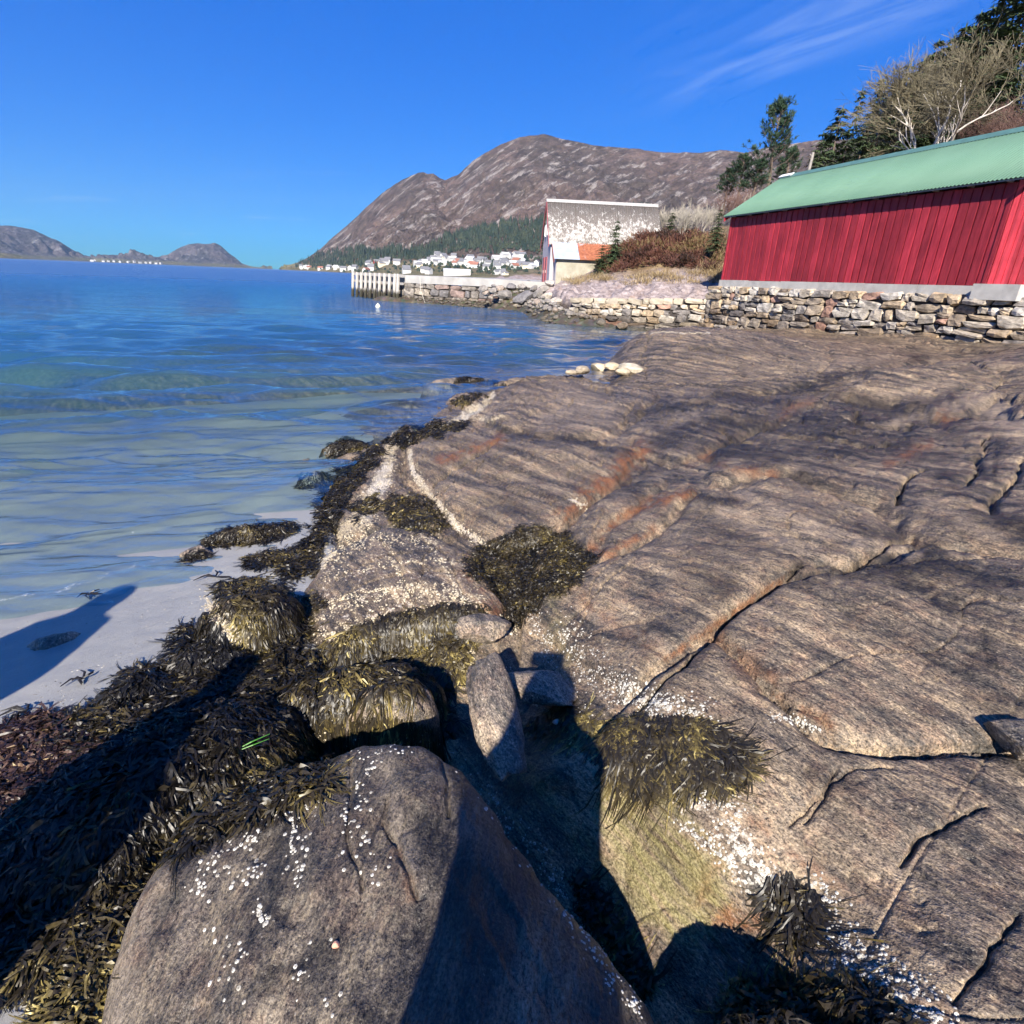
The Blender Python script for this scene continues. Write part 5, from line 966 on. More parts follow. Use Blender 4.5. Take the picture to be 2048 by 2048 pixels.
def on_mtn(px, py):
    c = int(np.clip(np.interp(px, MPX, np.arange(len(MPX))), 0, len(MPX) - 1)); col = MPROJ[:, c]
    for _ in range(3):                       # columns lean a little in the picture
        k = np.where(col[:200, 1] <= py)[0]; i = k[0] if len(k) else 199
        c = int(np.clip(c + np.round((px - col[i, 0]) / (MPX[1] - MPX[0])), 0, len(MPX) - 1)); col = MPROJ[:, c]
    k = np.where(col[:200, 1] <= py)[0]; i = max(1, k[0] if len(k) else 199)
    t_ = np.clip((col[i - 1, 1] - py) / (col[i - 1, 1] - col[i, 1] + 1e-9), 0, 1)
    return np.array([MX[i-1, c] + t_ * (MX[i, c] - MX[i-1, c]), MY[i-1, c] + t_ * (MY[i, c] - MY[i-1, c]), MZ[i-1, c] + t_ * (MZ[i, c] - MZ[i-1, c])])
hr_ = np.random.default_rng(31); HPOS = []
def cluster(n, x0, y0, x1, y1, jy, kinds, ksc=1.0):
    for k in range(n):
        u = hr_.random(); HPOS.append((x0 + (x1 - x0) * u + hr_.normal(0, 3), y0 + (y1 - y0) * u + hr_.normal(0, jy), kinds, ksc))
cluster(13, 600, 536, 720, 541, 1.5, 'a'); cluster(9, 740, 532, 800, 529, 4, 'b'); cluster(12, 820, 534, 880, 522, 5, 'b'); cluster(8, 870, 528, 960, 522, 5, 'b'); cluster(14, 910, 532, 965, 524, 5, 'b'); cluster(14, 975, 534, 1050, 530, 4, 'a'); cluster(10, 990, 517, 1045, 514, 3, 'a'); cluster(6, 1030, 535, 1080, 532, 4, 'b'); cluster(6, 960, 547, 1010, 550, 2, 'b', .7); cluster(8, 720, 543, 880, 545, 2, 'b'); cluster(4, 880, 524, 905, 522, 2, 'a')
LABH = {0: 'white gabled house with a dark slate roof in the village across the bay', 1: 'wide white house with a pale roof in the village across the bay', 2: 'tall white house with a dark roof in the village across the bay', 3: 'cream house with a dark roof in the village across the bay', 4: 'small red house in the village across the bay', 5: 'white house with a red tiled roof in the village across the bay', 6: 'grey house with a dark roof in the village across the bay'}
def place_house(p, ki, s, rz):
    r0 = empty('house', p, rz); r0.scale = (s, s, s); obj('wall', HMS[ki][0], r0); obj('roof', HMS[ki][1], r0); return r0
for a, b, kinds, ks in HPOS:
    ki = int(hr_.choice([0, 1, 2, 0, 5, 1] if kinds == 'a' else [0, 1, 2, 3, 0, 5, 6, 0, 1, 2, 4])); p = on_mtn(a, b); dist = np.hypot(p[0], p[1])
    tag(place_house(p, ki, ks * dist / 1000 * hr_.uniform(.85, 1.15) if dist < 1600 else 1.6, hr_.normal(0, .5)), LABH[ki], 'house', 'village houses across the bay')
WHM = house_mesh(46, 18, 8, 2.5, M_hw[0], M_hr[2])
p = on_mtn(915, 551); r0 = empty('warehouse', p, .15); obj('wall', WHM[0], r0); obj('roof', WHM[1], r0); tag(r0, 'long white warehouse at the waterside of the village', 'warehouse')
# houses under the island
IX, IY, IZ, IPX = ISL; IPJ = proj(np.stack([IX, IY, IZ], -1))
for k in range(13):
    a = [205,215,226,240,255,268,278,290,300,312,184,190,322][k]; c = int(np.interp(a, IPX, np.arange(len(IPX)))); i = 2 + k % 3
    tag(place_house((IX[i, c], IY[i, c], IZ[i, c]), k % 3, 2.0, hr_.uniform(0, 3)), 'tiny white house on the shore below the far island', 'house', 'tiny houses below the far island')
# ------------------------------------------------------------------ conifer forest on the lower slopes, far off: one mass
FOREST = [[(850,500),(880,480),(960,460),(1030,448),(1100,440),(1100,505),(1060,500),(980,492),(920,500),(880,508)], [(590,534),(640,510),(720,498),(790,500),(830,508),(780,524),(700,532),(640,537)], [(800,508),(870,490),(880,512),(820,520)], [(1080,440),(1300,415),(1320,470),(1090,500)], [(960,505),(1000,498),(1010,508)]]
fr_ = np.random.default_rng(8); FV = []; FF = []; nb_ = 0
for poly in FOREST:
    p = np.array(poly, float); area = 0.5 * abs(np.dot(p[:, 0], np.roll(p[:, 1], 1)) - np.dot(p[:, 1], np.roll(p[:, 0], 1))); n = int(area / 7.5); lo, hi = p.min(0), p.max(0); got = 0
    while got < n:
        q = fr_.uniform(lo, hi)
        if poly_sd(np.array([q[0]]), np.array([q[1]]), p)[0] < -3 + 6 * noise2(np.array([q[0] / 12]), np.array([q[1] / 12]), 3)[0]: got += .3; continue
        P = on_mtn(*q); got += 1; dist = math.hypot(P[0], P[1]); h_ = fr_.uniform(9, 17) * (1 if dist < 1700 else 1.4); w = h_ * fr_.uniform(.18, .26); nn_ = 5; a0 = fr_.uniform(0, 6)
        ring = [(P[0] + w * math.cos(a0 + 6.283 * k / nn_), P[1] + w * math.sin(a0 + 6.283 * k / nn_), P[2]) for k in range(nn_)]; ring2 = [(P[0] + .55 * w * math.cos(a0 + .6 + 6.283 * k / nn_), P[1] + .55 * w * math.sin(a0 + .6 + 6.283 * k / nn_), P[2] + h_ * .5) for k in range(nn_)]
        FV += ring + ring2 + [(P[0], P[1], P[2] + h_)]
        for k in range(nn_):
            k2_ = (k + 1) % nn_; FF += [(nb_ + k, nb_ + k2_, nb_ + nn_ + k), (nb_ + k2_, nb_ + nn_ + k2_, nb_ + nn_ + k), (nb_ + nn_ + k, nb_ + nn_ + k2_, nb_ + 2 * nn_)]
        nb_ += 2 * nn_ + 1
t = NT('far_spruce'); n = t.noise(t.pos(), .05, 4, .6); n2 = t.noise(t.pos(), .6, 2); c = t.mix(t.rng(n, .35, .65), (.020, .034, .028), (.045, .056, .038)); c = t.mix(1.0, c, t.rng(n2, .3, .7, .5, 1.5), 'MULTIPLY'); M_fsp = t.done(t.principled(c, .9, None, .1))
VT = []
for a, b, n, jx, jy in ((740,538,60,40,6),(850,530,80,50,8),(940,530,80,50,8),(1030,525,90,45,9),(1000,545,40,50,4),(640,537,40,40,3)):
    for k in range(n):
        P = on_mtn(a + fr_.normal(0, jx), min(551, b + fr_.normal(0, jy))); h_ = fr_.uniform(3.5, 9); w = h_ * .45
        ring = [(P[0] + w * math.cos(1.257 * q), P[1] + w * math.sin(1.257 * q), P[2] + h_ * .25) for q in range(5)]; ring2 = [(P[0] + .9 * w * math.cos(.6 + 1.257 * q), P[1] + .9 * w * math.sin(.6 + 1.257 * q), P[2] + h_ * .65) for q in range(5)]; FV += ring + ring2 + [(P[0], P[1], P[2] + h_)]
        for q in range(5): k2_ = (q + 1) % 5; FF += [(nb_ + q, nb_ + k2_, nb_ + 5 + q), (nb_ + k2_, nb_ + 5 + k2_, nb_ + 5 + q), (nb_ + 5 + q, nb_ + 5 + k2_, nb_ + 10)]
        nb_ += 11
o = mesh_np('forest', FV, FF, M_fsp, False); tag(o, 'dark spruce forest on the lower slopes of the heath mountain', 'forest', kind='stuff')
# ------------------------------------------------------------------ trees
def leafmat(name, stops, rough=.7):
    t = NT(name); v = t.attr('v'); c = t.ramp(v, stops); return t.done(t.principled(c, rough, None, .25))
M_spr = leafmat('spruce_needles', [(0, (.020, .036, .018)), (.5, (.055, .082, .036)), (1, (.125, .150, .066))]); M_pin = leafmat('pine_needles', [(0, (.018, .040, .025)), (.5, (.035, .068, .040)), (1, (.07, .105, .055))])
M_bark = simple('brown_bark', (.13, .10, .08), .9, .3, 9, .01); M_pale_bark = simple('pale_bark', (.50, .46, .41), .85, .25, 6, .006); M_twig = simple('olive_twigs', (.155, .135, .085), .85, .35, .6); M_twigb = simple('red_brown_twigs', (.13, .075, .062), .9, .3, .6); M_twigg = simple('grey_twigs', (.34, .31, .26), .9, .3, .6)
def quads(V, F): return np.array(V, np.float32), np.array(F, np.int32)
def spray(c, d, up, ln, w, V, F, A, val):       # one flat needle spray: a pointed blade bent once
    s = np.cross(d, up); s /= (np.linalg.norm(s) + 1e-9); b = len(V)
    V += [c, c + d * ln * .45 + s * w, c + d * ln - up * .12 * ln, c + d * ln * .45 - s * w]; F.append((b, b + 1, b + 2, b + 3)); A += [val * .75, val, min(1, val * 1.25), val]
def spruce_meshes(seed, h=1.0, width=.20, levels=30, per=7, bare=.06):
    r = np.random.default_rng(seed); V = []; F = []; A = []
    for k in range(levels):
        f = bare + (1 - bare) * (k + r.uniform(-.3, .3)) / levels; f = min(max(f, .03), .985); L_ = width * (1 - f) ** .8 * (1.0 if f > .12 else .7) + .012
        for j in range(per):
            a = r.uniform(0, 6.283); ln = L_ * r.uniform(.65, 1.2); z = f + r.normal(0, .006); dr = -.30 - .25 * (1 - f); d0 = np.array([math.cos(a), math.sin(a), dr * r.uniform(.4, 1.2)]); d0 /= np.linalg.norm(d0)
            n = max(3, int(ln / .022)); base = np.array([0, 0, z]); val = r.uniform(.25, .8)
            for q in range(n):
                u = (q + .6) / n; p = base + d0 * ln * u + np.array([0, 0, .10 * ln * u * u]); sz = .040 * (1.15 - .6 * u) * r.uniform(.8, 1.3)
                for sg in (-1, 1):
                    sd2 = d0 * .75 + sg * np.cross(d0, [0, 0, 1.]) * r.uniform(.5, .9) + np.array([0, 0, r.normal(-.18, .15)]); sd2 /= np.linalg.norm(sd2); spray(p, sd2, np.array([r.normal(0, .3), r.normal(0, .3), 1.]), sz, sz * .20, V, F, A, val * (.55 + .55 * u) * r.uniform(.7, 1.3))
            spray(base + d0 * ln * .9, d0, np.array([0, 0, 1.]), .05 * r.uniform(.7, 1.2), .007, V, F, A, val * 1.2)
    spray(np.array([0, 0, .93]), np.array([0, 0, 1.]), np.array([1., 0, 0]), .075, .006, V, F, A, .5); spray(np.array([0, 0, .93]), np.array([0, 0, 1.]), np.array([0, 1., 0]), .075, .006, V, F, A, .5)
    cr = mesh_np('crown', V, F, M_spr, False, dict(v=np.clip(A, 0, 1)), link=False); m = MB(); m.tube([(0, 0, -.05), (0, 0, .4), (0, 0, .97)], [.016, .010, .002], 6); return m.mesh('trunk', M_bark, True), cr
SPR = [spruce_meshes(40, width=.20), spruce_meshes(41, width=.24, levels=26), spruce_meshes(42, width=.17, levels=32, per=6), spruce_meshes(43, width=.26, levels=24, per=8)]
def tree(name, parts, loc, s, rz, lab, grp, sx=1.0, lean=(0, 0)):
    r0 = empty(name, loc, rz); r0.scale = (s * sx, s * sx, s); r0.rotation_euler = (lean[0], lean[1], rz); obj('trunk', parts[0], r0); obj('crown', parts[1], r0); tag(r0, lab, 'tree', grp); return r0
SPN = [0]; SPL = ['dark spruce in the wood above the roof, %s crown counted up the slope' % q for q in ORD] + ['dark spruce in the wood at the upper right corner, %s of that group' % q for q in ORD[:12]]
def stand(px, ptop, y, lab=None, kind=0, sx=1.0, sink=0.0, name='spruce_tree', grp='spruces on the hillside', hmin=5.0):
    top = aty(px, ptop, y); g = hz(top[0], top[1]) - sink; h_ = max(hmin, top[2] - g); g = top[2] - h_
    return tree(name, SPR[kind], (top[0], top[1], g), h_, random.uniform(0, 6), lab or SPL[(SPN.__setitem__(0, SPN[0] + 1) or SPN[0] - 1) % len(SPL)], grp, sx)
stand(1687, 208, 52, 'spruce with a bushy pointed top, lowest at the left edge of the wood', 1, 1.15); stand(1648, 262, 50, None, 3, 1.1); stand(1668, 245, 54, None, 3, 1.1); stand(1727, 172, 58, 'thin sparse spruce spire standing above its neighbours at the wood edge', 2, .7); stand(1752, 195, 56, None, 1); stand(1772, 148, 62, 'spruce with a bare leader just left of the bare tree', 0); stand(1800, 160, 60, None, 3); stand(1822, 120, 66, None, 1); stand(1852, 110, 68, None, 0)
stand(1880, 75, 70, None, 3); stand(1912, 66, 70, None, 1); stand(1936, 42, 72, None, 0); stand(1965, 18, 72, None, 3); stand(1990, 5, 70, None, 1); stand(2018, -25, 70, None, 0, 1.1); stand(2050, -45, 68, None, 3, 1.15); stand(2082, -70, 66, None, 1, 1.2)
for a, b, y, k in ((1700,260,48,3),(1735,245,50,1),(1765,235,52,3),(1795,225,54,1),(1830,200,56,3),(1862,180,58,1),(1900,150,60,3),(1935,130,60,1),(1970,110,60,3),(2005,90,60,1),(2040,70,58,3),(1720,300,46,3),(1640,300,47,1),(1670,305,45,3)): stand(a, b, y, None, k, 1.25, hmin=6)
for a, b, y, k in ((1790,170,72,3),(1840,140,74,1),(1870,105,76,3),(1900,85,78,1),(1925,70,78,3),(1950,45,80,3),(1980,25,80,1)): stand(a, b, y, None, k, 1.5)
for a, b, y, k in ((1825,165,52,3),(1850,145,54,1),(1880,122,54,3),(1908,104,56,1),(1936,88,56,3),(1962,72,58,1),(1992,58,56,3),(2020,40,56,1)): stand(a, b, y, None, k, 1.6)
stand(2035, 130, 50, None, 1, 1.2); stand(1998, 150, 54, None, 3, 1.1); stand(2075, 100, 52, None, 3, 1.2)
# small spruce before the shed, dark bushes by the heather
p = aty(1225, 545, 41.5); top = aty(1227, 440, 41.5); tree('spruce_tree', SPR[3], (p[0], p[1], p[2] - .3), top[2] - p[2] + .3, 1.0, 'small young spruce growing in front of the old shed roof', 'lone conifers', 1.35)
p = aty(1200, 545, 42); top = aty(1202, 490, 42); tree('spruce_tree', SPR[3], (p[0], p[1], p[2] - .3), top[2] - p[2] + .3, 2.0, 'low bushy spruce at the end of the lean-to', 'lone conifers', 1.9)
p = aty(1340, 470, 46); top = aty(1335, 425, 46); tree('spruce_tree', SPR[3], (p[0], p[1], p[2] - .6), top[2] - p[2] + .6, .4, 'squat dark conifer bush right of the old shed roof', 'lone conifers', 2.4)
p = aty(1370, 470, 47); top = aty(1362, 432, 47); tree('spruce_tree', SPR[1], (p[0], p[1], p[2] - .6), top[2] - p[2] + .6, .9, 'low dark conifer bush beside the squat one above the heather', 'lone conifers', 2.2)
p = aty(1432, 480, 36); top = aty(1432, 418, 36); tree('spruce_tree', SPR[3], (p[0], p[1], p[2] - .6), top[2] - p[2] + .6, .9, 'dark green conifer bush against the left corner of the boathouse', 'lone conifers', 1.5)
# pine
def pine_meshes(seed):
    r = np.random.default_rng(seed); m = MB(); m.tube([(0, 0, -.05), (.01, 0, .3), (-.005, .01, .6), (0, 0, .96)], [.020, .015, .010, .004], 7); V = []; F = []; A = []
    for k in range(58):
        f = .42 + .56 * (k / 57) ** .9; a = r.uniform(0, 6.283); ln = (.30 * (1 - f) ** .7 + .045) * r.uniform(.6, 1.15); up = .25 + 1.1 * f * r.uniform(.5, 1.1); d = np.array([math.cos(a), math.sin(a), up]); d /= np.linalg.norm(d); b0 = np.array([0, 0, f - .03]); mid_ = b0 + d * ln * .55 - np.array([0, 0, .08 * ln]); tip = b0 + d * ln + np.array([0, 0, .10 * ln]); m.tube([b0, mid_, tip], [.004, .003, .0015], 4, False)
        for q in range(6):
            u = r.uniform(.35, 1.0); c = b0 + (tip - b0) * u + r.normal(0, .014, 3) + np.array([0, 0, .01]); val = r.uniform(.2, .85); ax_ = d * .4 + np.array([0, 0, 1.]) * r.uniform(.4, 1.1) + r.normal(0, .25, 3); ax_ /= np.linalg.norm(ax_)
            for g in range(16):
                dd_ = ax_ * .75 + r.normal(0, .42, 3); dd_ /= np.linalg.norm(dd_); spray(c + ax_ * r.uniform(0, .035), dd_, r.normal(0, 1, 3), .030 * r.uniform(.8, 1.3), .0030, V, F, A, val * r.uniform(.6, 1.3))
    return m.mesh('trunk', M_bark, True), mesh_np('crown', V, F, M_pin, False, dict(v=np.clip(A, 0, 1)), link=False)
PIN = [pine_meshes(60), pine_meshes(61)]
top = aty(1533, 203, 44); g = aty(1525, 430, 44); tree('pine_tree', PIN[0], (g[0], g[1], g[2]), top[2] - g[2], .5, 'tall lone pine with tufted crown against the sky', 'pines', 1.25)
for a, b, y, k, s, lab in ((1475,312,46,1,1.7,'low pine with a broken crown left of the tall lone pine'),(1562,300,48,0,1.6,'bushy low pine right of the tall lone pine'),(1505,322,43,1,2.0,'low spreading pine under the tall lone pine'),(1450,340,47,0,1.7,'leftmost low pine above the grey scrub')):
    top = aty(a, b, y); g = aty(a - 5, 430, y); tree('pine_tree', PIN[k], (g[0], g[1], g[2]), top[2] - g[2], a, lab, 'pines', s)
# leafless trees and scrub
def bare_meshes(seed, trunks, depth, spread, upk, ratio, mat1, mat2, lean=(0, 0), thick=.022, first=.30, nb=(3, 4), fine=.0016):
    r = np.random.default_rng(seed); m1 = MB(); m2 = MB()
    def grow(p, d, ln, rad, lev):
        n = 3 if lev < 3 else (2 if lev < 5 else 1); pts = [p]; q = p; dd_ = d
        for k in range(n):
            dd_ = dd_ + r.normal(0, .13 + .03 * lev, 3) + np.array([lean[0] * .06, lean[1] * .06, upk * .12]); dd_ /= np.linalg.norm(dd_); q = q + dd_ * ln / n; pts.append(q)
        rd = [max(fine, rad * (1 - .45 * k / n)) for k in range(n + 1)]; (m1 if lev < 3 else m2).tube(pts, rd, 6 if lev < 2 else (4 if lev < 3 else 3), False)
        if lev >= depth: return
        for j in range(r.integers(nb[0], nb[1] + 1)):
            u = r.uniform(.35, 1.0) if j else 1.0; i = min(n - 1, int(u * n)); b0 = pts[i] + (pts[i + 1] - pts[i]) * (u * n - i); ax_ = r.normal(0, 1, 3); ax_ -= dd_ * (ax_ @ dd_); ax_ /= np.linalg.norm(ax_); a = spread * r.uniform(.5, 1.25) * (.45 if j == 0 else 1); nd = dd_ * math.cos(a) + ax_ * math.sin(a); nd /= np.linalg.norm(nd); grow(b0, nd, ln * ratio * r.uniform(.75, 1.2), rad * (.62 if j else .75) * r.uniform(.8, 1.05), lev + 1)
    for k in range(trunks):
        a = 6.283 * k / max(1, trunks) + r.uniform(-.4, .4); o_ = .5 if trunks > 1 else .05; d = np.array([math.cos(a) * o_, math.sin(a) * o_, 1.]); d /= np.linalg.norm(d); grow(np.array([math.cos(a), math.sin(a), 0]) * .01 * trunks, d, first, thick, 0)
    zm = max(max(v[2] for v in m1.v), max(v[2] for v in m2.v))
    for m in (m1, m2): m.v = [(v[0] / zm, v[1] / zm, v[2] / zm) for v in m.v]
    return m1.mesh('trunk', mat1, True), m2.mesh('crown', mat2, False)
bt = bare_meshes(72, 4, 6, .46, .45, .78, M_pale_bark, M_twig, (.5, 0), .010, .24, (3, 4), .0009); top = aty(1900, 48, 40); g = aty(1862, 335, 40)
tree('bare_tree', bt, (g[0], g[1], g[2]), (top[2] - g[2]), 2.2, 'spreading leafless tree with pale grey branches behind the roof ridge', None, 1.25)
bs = bare_meshes(73, 7, 4, .42, .7, .72, M_twigb, M_twigb, (0, 0), .010, .36, (3, 4)); bg_ = bare_meshes(75, 6, 4, .36, 1.2, .70, M_twigg, M_twigg, (0, 0), .008, .38, (3, 4), .0022)
def scrub(px, pb, pt, y, parts, nm, lab, grp, sx=1.0):
    g = aty(px, pb, y); top = aty(px, pt, y); tree(nm, parts, (g[0], g[1], g[2]), top[2] - g[2], random.uniform(0, 6), lab, grp, sx)
for k, (a, pt, y) in enumerate(((1960,205,42),(2000,190,43),(2035,180,41),(2070,170,42),(1985,225,39),(2025,215,38),(1940,235,41))): scrub(a, 330, pt, y, bs, 'bare_bush', 'red-brown leafless bush, %s bush of the thicket right of the pale bare tree' % ORD[k], 'red-brown thicket', 1.3)
for k, (a, pt, y) in enumerate(((1345,400,47),(1375,396,46),(1400,402,45),(1365,410,44),(1420,395,46),(1330,408,48))): scrub(a, 475, pt, y, bg_, 'bare_sapling', 'pale grey leafless sapling, %s from the old shed towards the boathouse' % ORD[[1345,1375,1400,1365,1420,1330].index(a) and sorted([1345,1375,1400,1365,1420,1330]).index(a) or (0 if a == 1330 else 1)], 'grey saplings', .9)
for k, (a, pt, y) in enumerate(((1470,370,42),(1500,385,41),(1450,385,40),(1530,360,44),(1480,395,38))): scrub(a, 440, pt, y, bg_ if k % 2 else bs, 'bare_bush', 'leafless scrub below the pines, %s from the grey saplings' % ORD[sorted([1470,1500,1450,1530,1480]).index(a)], 'scrub below the pines', 1.2)
# pole behind the roof
g = aty(1617, 345, 46); top = aty(1624, 305, 46); m = MB(); m.tube([(-.2, 0, -6), (0, 0, 0), (.06, 0, top[2] - g[2])], [.11, .10, .085], 8); m.tube([(.06, 0, top[2] - g[2] - .25), (-.16, 0, top[2] - g[2] - .1)], .035, 6); o = m.build('utility_pole', M_woodg, None); o.location = g; tag(o, 'pale wooden pole standing behind the roof ridge', 'pole')
# heather and dry grass on the mound: ground cover
hv = np.random.default_rng(91); V = []; F = []; A = []
HEATH = [(1195,545),(1210,505),(1260,475),(1330,465),(1400,470),(1440,480),(1445,520),(1425,545),(1340,535),(1260,540),(1230,548)]; p_ = np.array(HEATH, float); cnt = 0
_hci = (HX, HY, HZ)
def hill_cast(px, py):
    d = ray(px, py); ca = int(np.clip(np.searchsorted(haz, math.atan2(d[0], d[1])), 0, len(haz) - 1)); zr = H + hrr * d[2] / math.hypot(d[0], d[1]); k = np.where((HZ[:, ca] >= zr) & (hrr > 31))[0]
    return None if not len(k) else np.array([HX[k[0], ca], HY[k[0], ca], HZ[k[0], ca]])
while cnt < 620:
    q = hv.uniform(p_.min(0), p_.max(0)); 
    if poly_sd(np.array([q[0]]), np.array([q[1]]), p_)[0] < 0: continue
    P = hill_cast(*q); cnt += 1
    if P is None: continue
    R_ = hv.uniform(.28, .6); hue = np.clip(.5 + .9 * noise2(np.array([P[0] * .5]), np.array([P[1] * .5]), 9)[0] + hv.normal(0, .12), 0, 1)
    for k in range(46):
        d = hv.normal(0, 1, 3); d[2] = abs(d[2]) + .2; d /= np.linalg.norm(d); spray(P + d * R_ * hv.uniform(.3, .9) - np.array([0, 0, .05]), d + hv.normal(0, .4, 3), hv.normal(0, 1, 3), .20 * hv.uniform(.6, 1.3), .028, V, F, A, np.clip(hue * hv.uniform(.6, 1.3), 0, 1))
M_hea = leafmat('heather_twigs', [(0, (.035, .022, .016)), (.35, (.085, .036, .028)), (.7, (.14, .062, .042)), (.9, (.13, .095, .045)), (1, (.18, .14, .06))])
o = mesh_np('heather', V, F, M_hea, False, dict(v=np.array(A))); tag(o, 'red-brown heather covering the mound beside the old shed', 'heather', kind='stuff')
V = []; F = []; A = []; cnt = 0
for poly, n in (([(1400,470),(1450,455),(1450,560),(1430,560),(1400,530)], 240), ([(1240,560),(1330,545),(1440,548),(1440,572),(1330,568),(1250,575)], 110), ([(1120,560),(1200,550),(1240,560),(1130,572)], 80)):
    p_ = np.array(poly, float); k0 = 0
    while k0 < n:
        q = hv.uniform(p_.min(0), p_.max(0)); k0 += .5
        if poly_sd(np.array([q[0]]), np.array([q[1]]), p_)[0] < 0: continue
        P = hill_cast(*q); k0 += .5
        if P is None: continue
        for k in range(26): d = np.array([hv.normal(0, .5), hv.normal(0, .5), 1.]); d /= np.linalg.norm(d); spray(P + np.array([*hv.normal(0, .22, 2), -.03]), d, hv.normal(0, 1, 3), .32 * hv.uniform(.5, 1.3), .012, V, F, A, hv.uniform(0, 1))
M_gra = leafmat('dry_grass', [(0, (.13, .09, .045)), (.5, (.24, .175, .09)), (1, (.36, .28, .16))]); o = mesh_np('grass', V, F, M_gra, False, dict(v=np.array(A))); tag(o, 'dry yellow grass tufts on the rocky slope', 'grass', kind='stuff')
# ------------------------------------------------------------------ seaweed: fronds rooted on the rock
def weedmat(name, stops):
    t = NT(name); c = t.ramp(t.attr('v'), stops); n = t.noise(t.pos(), 160, 2); c = t.mix(1.0, c, t.rng(n, .3, .7, .75, 1.25), 'MULTIPLY'); return t.done(t.principled(c, .42, None, .38))
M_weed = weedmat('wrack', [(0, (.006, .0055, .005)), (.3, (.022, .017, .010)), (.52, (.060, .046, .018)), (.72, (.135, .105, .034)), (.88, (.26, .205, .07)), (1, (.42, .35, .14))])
M_redweed = weedmat('red_weed', [(0, (.012, .006, .007)), (.35, (.035, .019, .016)), (.6, (.085, .050, .036)), (.8, (.20, .13, .075)), (1, (.42, .34, .20))])
wr = np.random.default_rng(17)
def sample_poly(poly, n, r):
    p = np.asarray(poly, float); lo, hi = p.min(0), p.max(0); out = np.zeros((0, 2))
    while len(out) < n:
        q = r.uniform(lo, hi, (int(n * 2) + 20, 2)); s_ = poly_sd(q[:, 0], q[:, 1], p) + 10 * noise2(q[:, 0] / 24, q[:, 1] / 24, 7) + 5 * noise2(q[:, 0] / 8, q[:, 1] / 8, 8); out = np.vstack([out, q[s_ > 2]])
    return out[:n]
def fronds(name, label, polys, dens, tone, mat=None, ln=(.06, .13), wd=(.004, .008), lift=.02, flow=(0, 0, 0), spread=.9, zmin=None, ref=2.2):
    ln = (ln[0] * .45, ln[1] * .75); wd = (wd[0] * .60, wd[1] * .82); dens = dens * 2.4
    P = []; Nn = []
    for poly in polys:
        p = np.asarray(poly, float); area = .5 * abs(np.dot(p[:, 0], np.roll(p[:, 1], 1)) - np.dot(p[:, 1], np.roll(p[:, 0], 1))); c0, _ = cast([p[:, 0].mean()], [p[:, 1].mean()]); dist = np.linalg.norm(c0[0] - [0, 0, H]) if np.isfinite(c0).all() else 4
        n = int(min(12000, area * dens * (dist / ref) ** 2)); q = sample_poly(p, max(n, 12), wr); a, b = cast(q[:, 0], q[:, 1]); ok = np.isfinite(a).all(1) & (np.linalg.norm(a - [0, 0, H], axis=1) < dist * 2.2 + 1); P.append(a[ok]); Nn.append(b[ok])
    P = np.vstack(P); Nn = np.vstack(Nn); n = len(P)
    g = np.array([0, 0, -1.]) + Nn * Nn[:, 2:3]; gl_ = np.linalg.norm(g, axis=1, keepdims=True); d = g * 1.6 + np.asarray(flow)[None] + wr.normal(0, spread * .45, (n, 3)); d = d - Nn * (d * Nn).sum(1, keepdims=True); d /= np.linalg.norm(d, axis=1, keepdims=True) + 1e-9
    sd_ = np.cross(Nn, d); ro = wr.normal(0, .6, n)[:, None]; sd_ = sd_ * np.cos(ro) + Nn * np.sin(ro)
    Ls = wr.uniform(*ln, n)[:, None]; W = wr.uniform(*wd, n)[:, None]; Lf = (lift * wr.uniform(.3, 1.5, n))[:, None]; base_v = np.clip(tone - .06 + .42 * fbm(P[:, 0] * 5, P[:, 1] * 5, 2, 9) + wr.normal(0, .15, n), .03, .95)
    cur = wr.normal(0, .7, n)[:, None]; wav = wr.uniform(0, 6.28, n)[:, None]
    def pt(u, off=0.0): 
        q = P + d * Ls * u + Nn * (Lf * np.sin(np.pi * np.minimum(u * .85 + .08, 1)) + .002) + sd_ * (cur * Ls * u * u + off + W * .9 * np.sin(5.5 * u + wav)); q = q.copy(); q[:, 2] -= (.30 * Ls[:, 0] * u * u * (1 - np.abs(Nn[:, 2]))); return q
    rows = [(0, 0, .55), (.3, 0, .9), (.55, 0, 1.0), (.7, 0, 1.1)]; V = []; A = []
    for u, o_, w_ in rows:
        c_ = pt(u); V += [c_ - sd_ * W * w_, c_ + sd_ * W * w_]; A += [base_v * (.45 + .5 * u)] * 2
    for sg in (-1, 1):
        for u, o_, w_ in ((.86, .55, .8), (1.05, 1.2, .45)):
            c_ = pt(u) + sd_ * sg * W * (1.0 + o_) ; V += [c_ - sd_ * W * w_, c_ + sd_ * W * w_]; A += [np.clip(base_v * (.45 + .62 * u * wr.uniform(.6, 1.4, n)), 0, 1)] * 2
    V = np.stack(V, 1); lay = (.003 + lift * .55 * wr.random(n) ** 1.6)[:, None] * np.ones((1, 16)) * (1 + .5 * wr.normal(0, .5, (n, 16))) * np.where(wr.random(n) < .28, 2.0, 1.0)[:, None]; zs_ = surf_z(V[..., 0].ravel(), V[..., 1].ravel()).reshape(n, 16); zt_ = V[..., 2]; V[..., 2] = np.where(zs_ > -1, np.maximum(zs_ + .002, np.minimum(zt_, zs_ + np.abs(lay))), zt_)
    V = V.reshape(-1, 3); A = np.stack(A, 1).reshape(-1); T = np.array([(0, 1, 3, 2), (2, 3, 5, 4), (4, 5, 7, 6), (6, 7, 9, 8), (8, 9, 11, 10), (6, 7, 13, 12), (12, 13, 15, 14)]); F = (T[None] + 16 * np.arange(n)[:, None, None]).reshape(-1, 4)
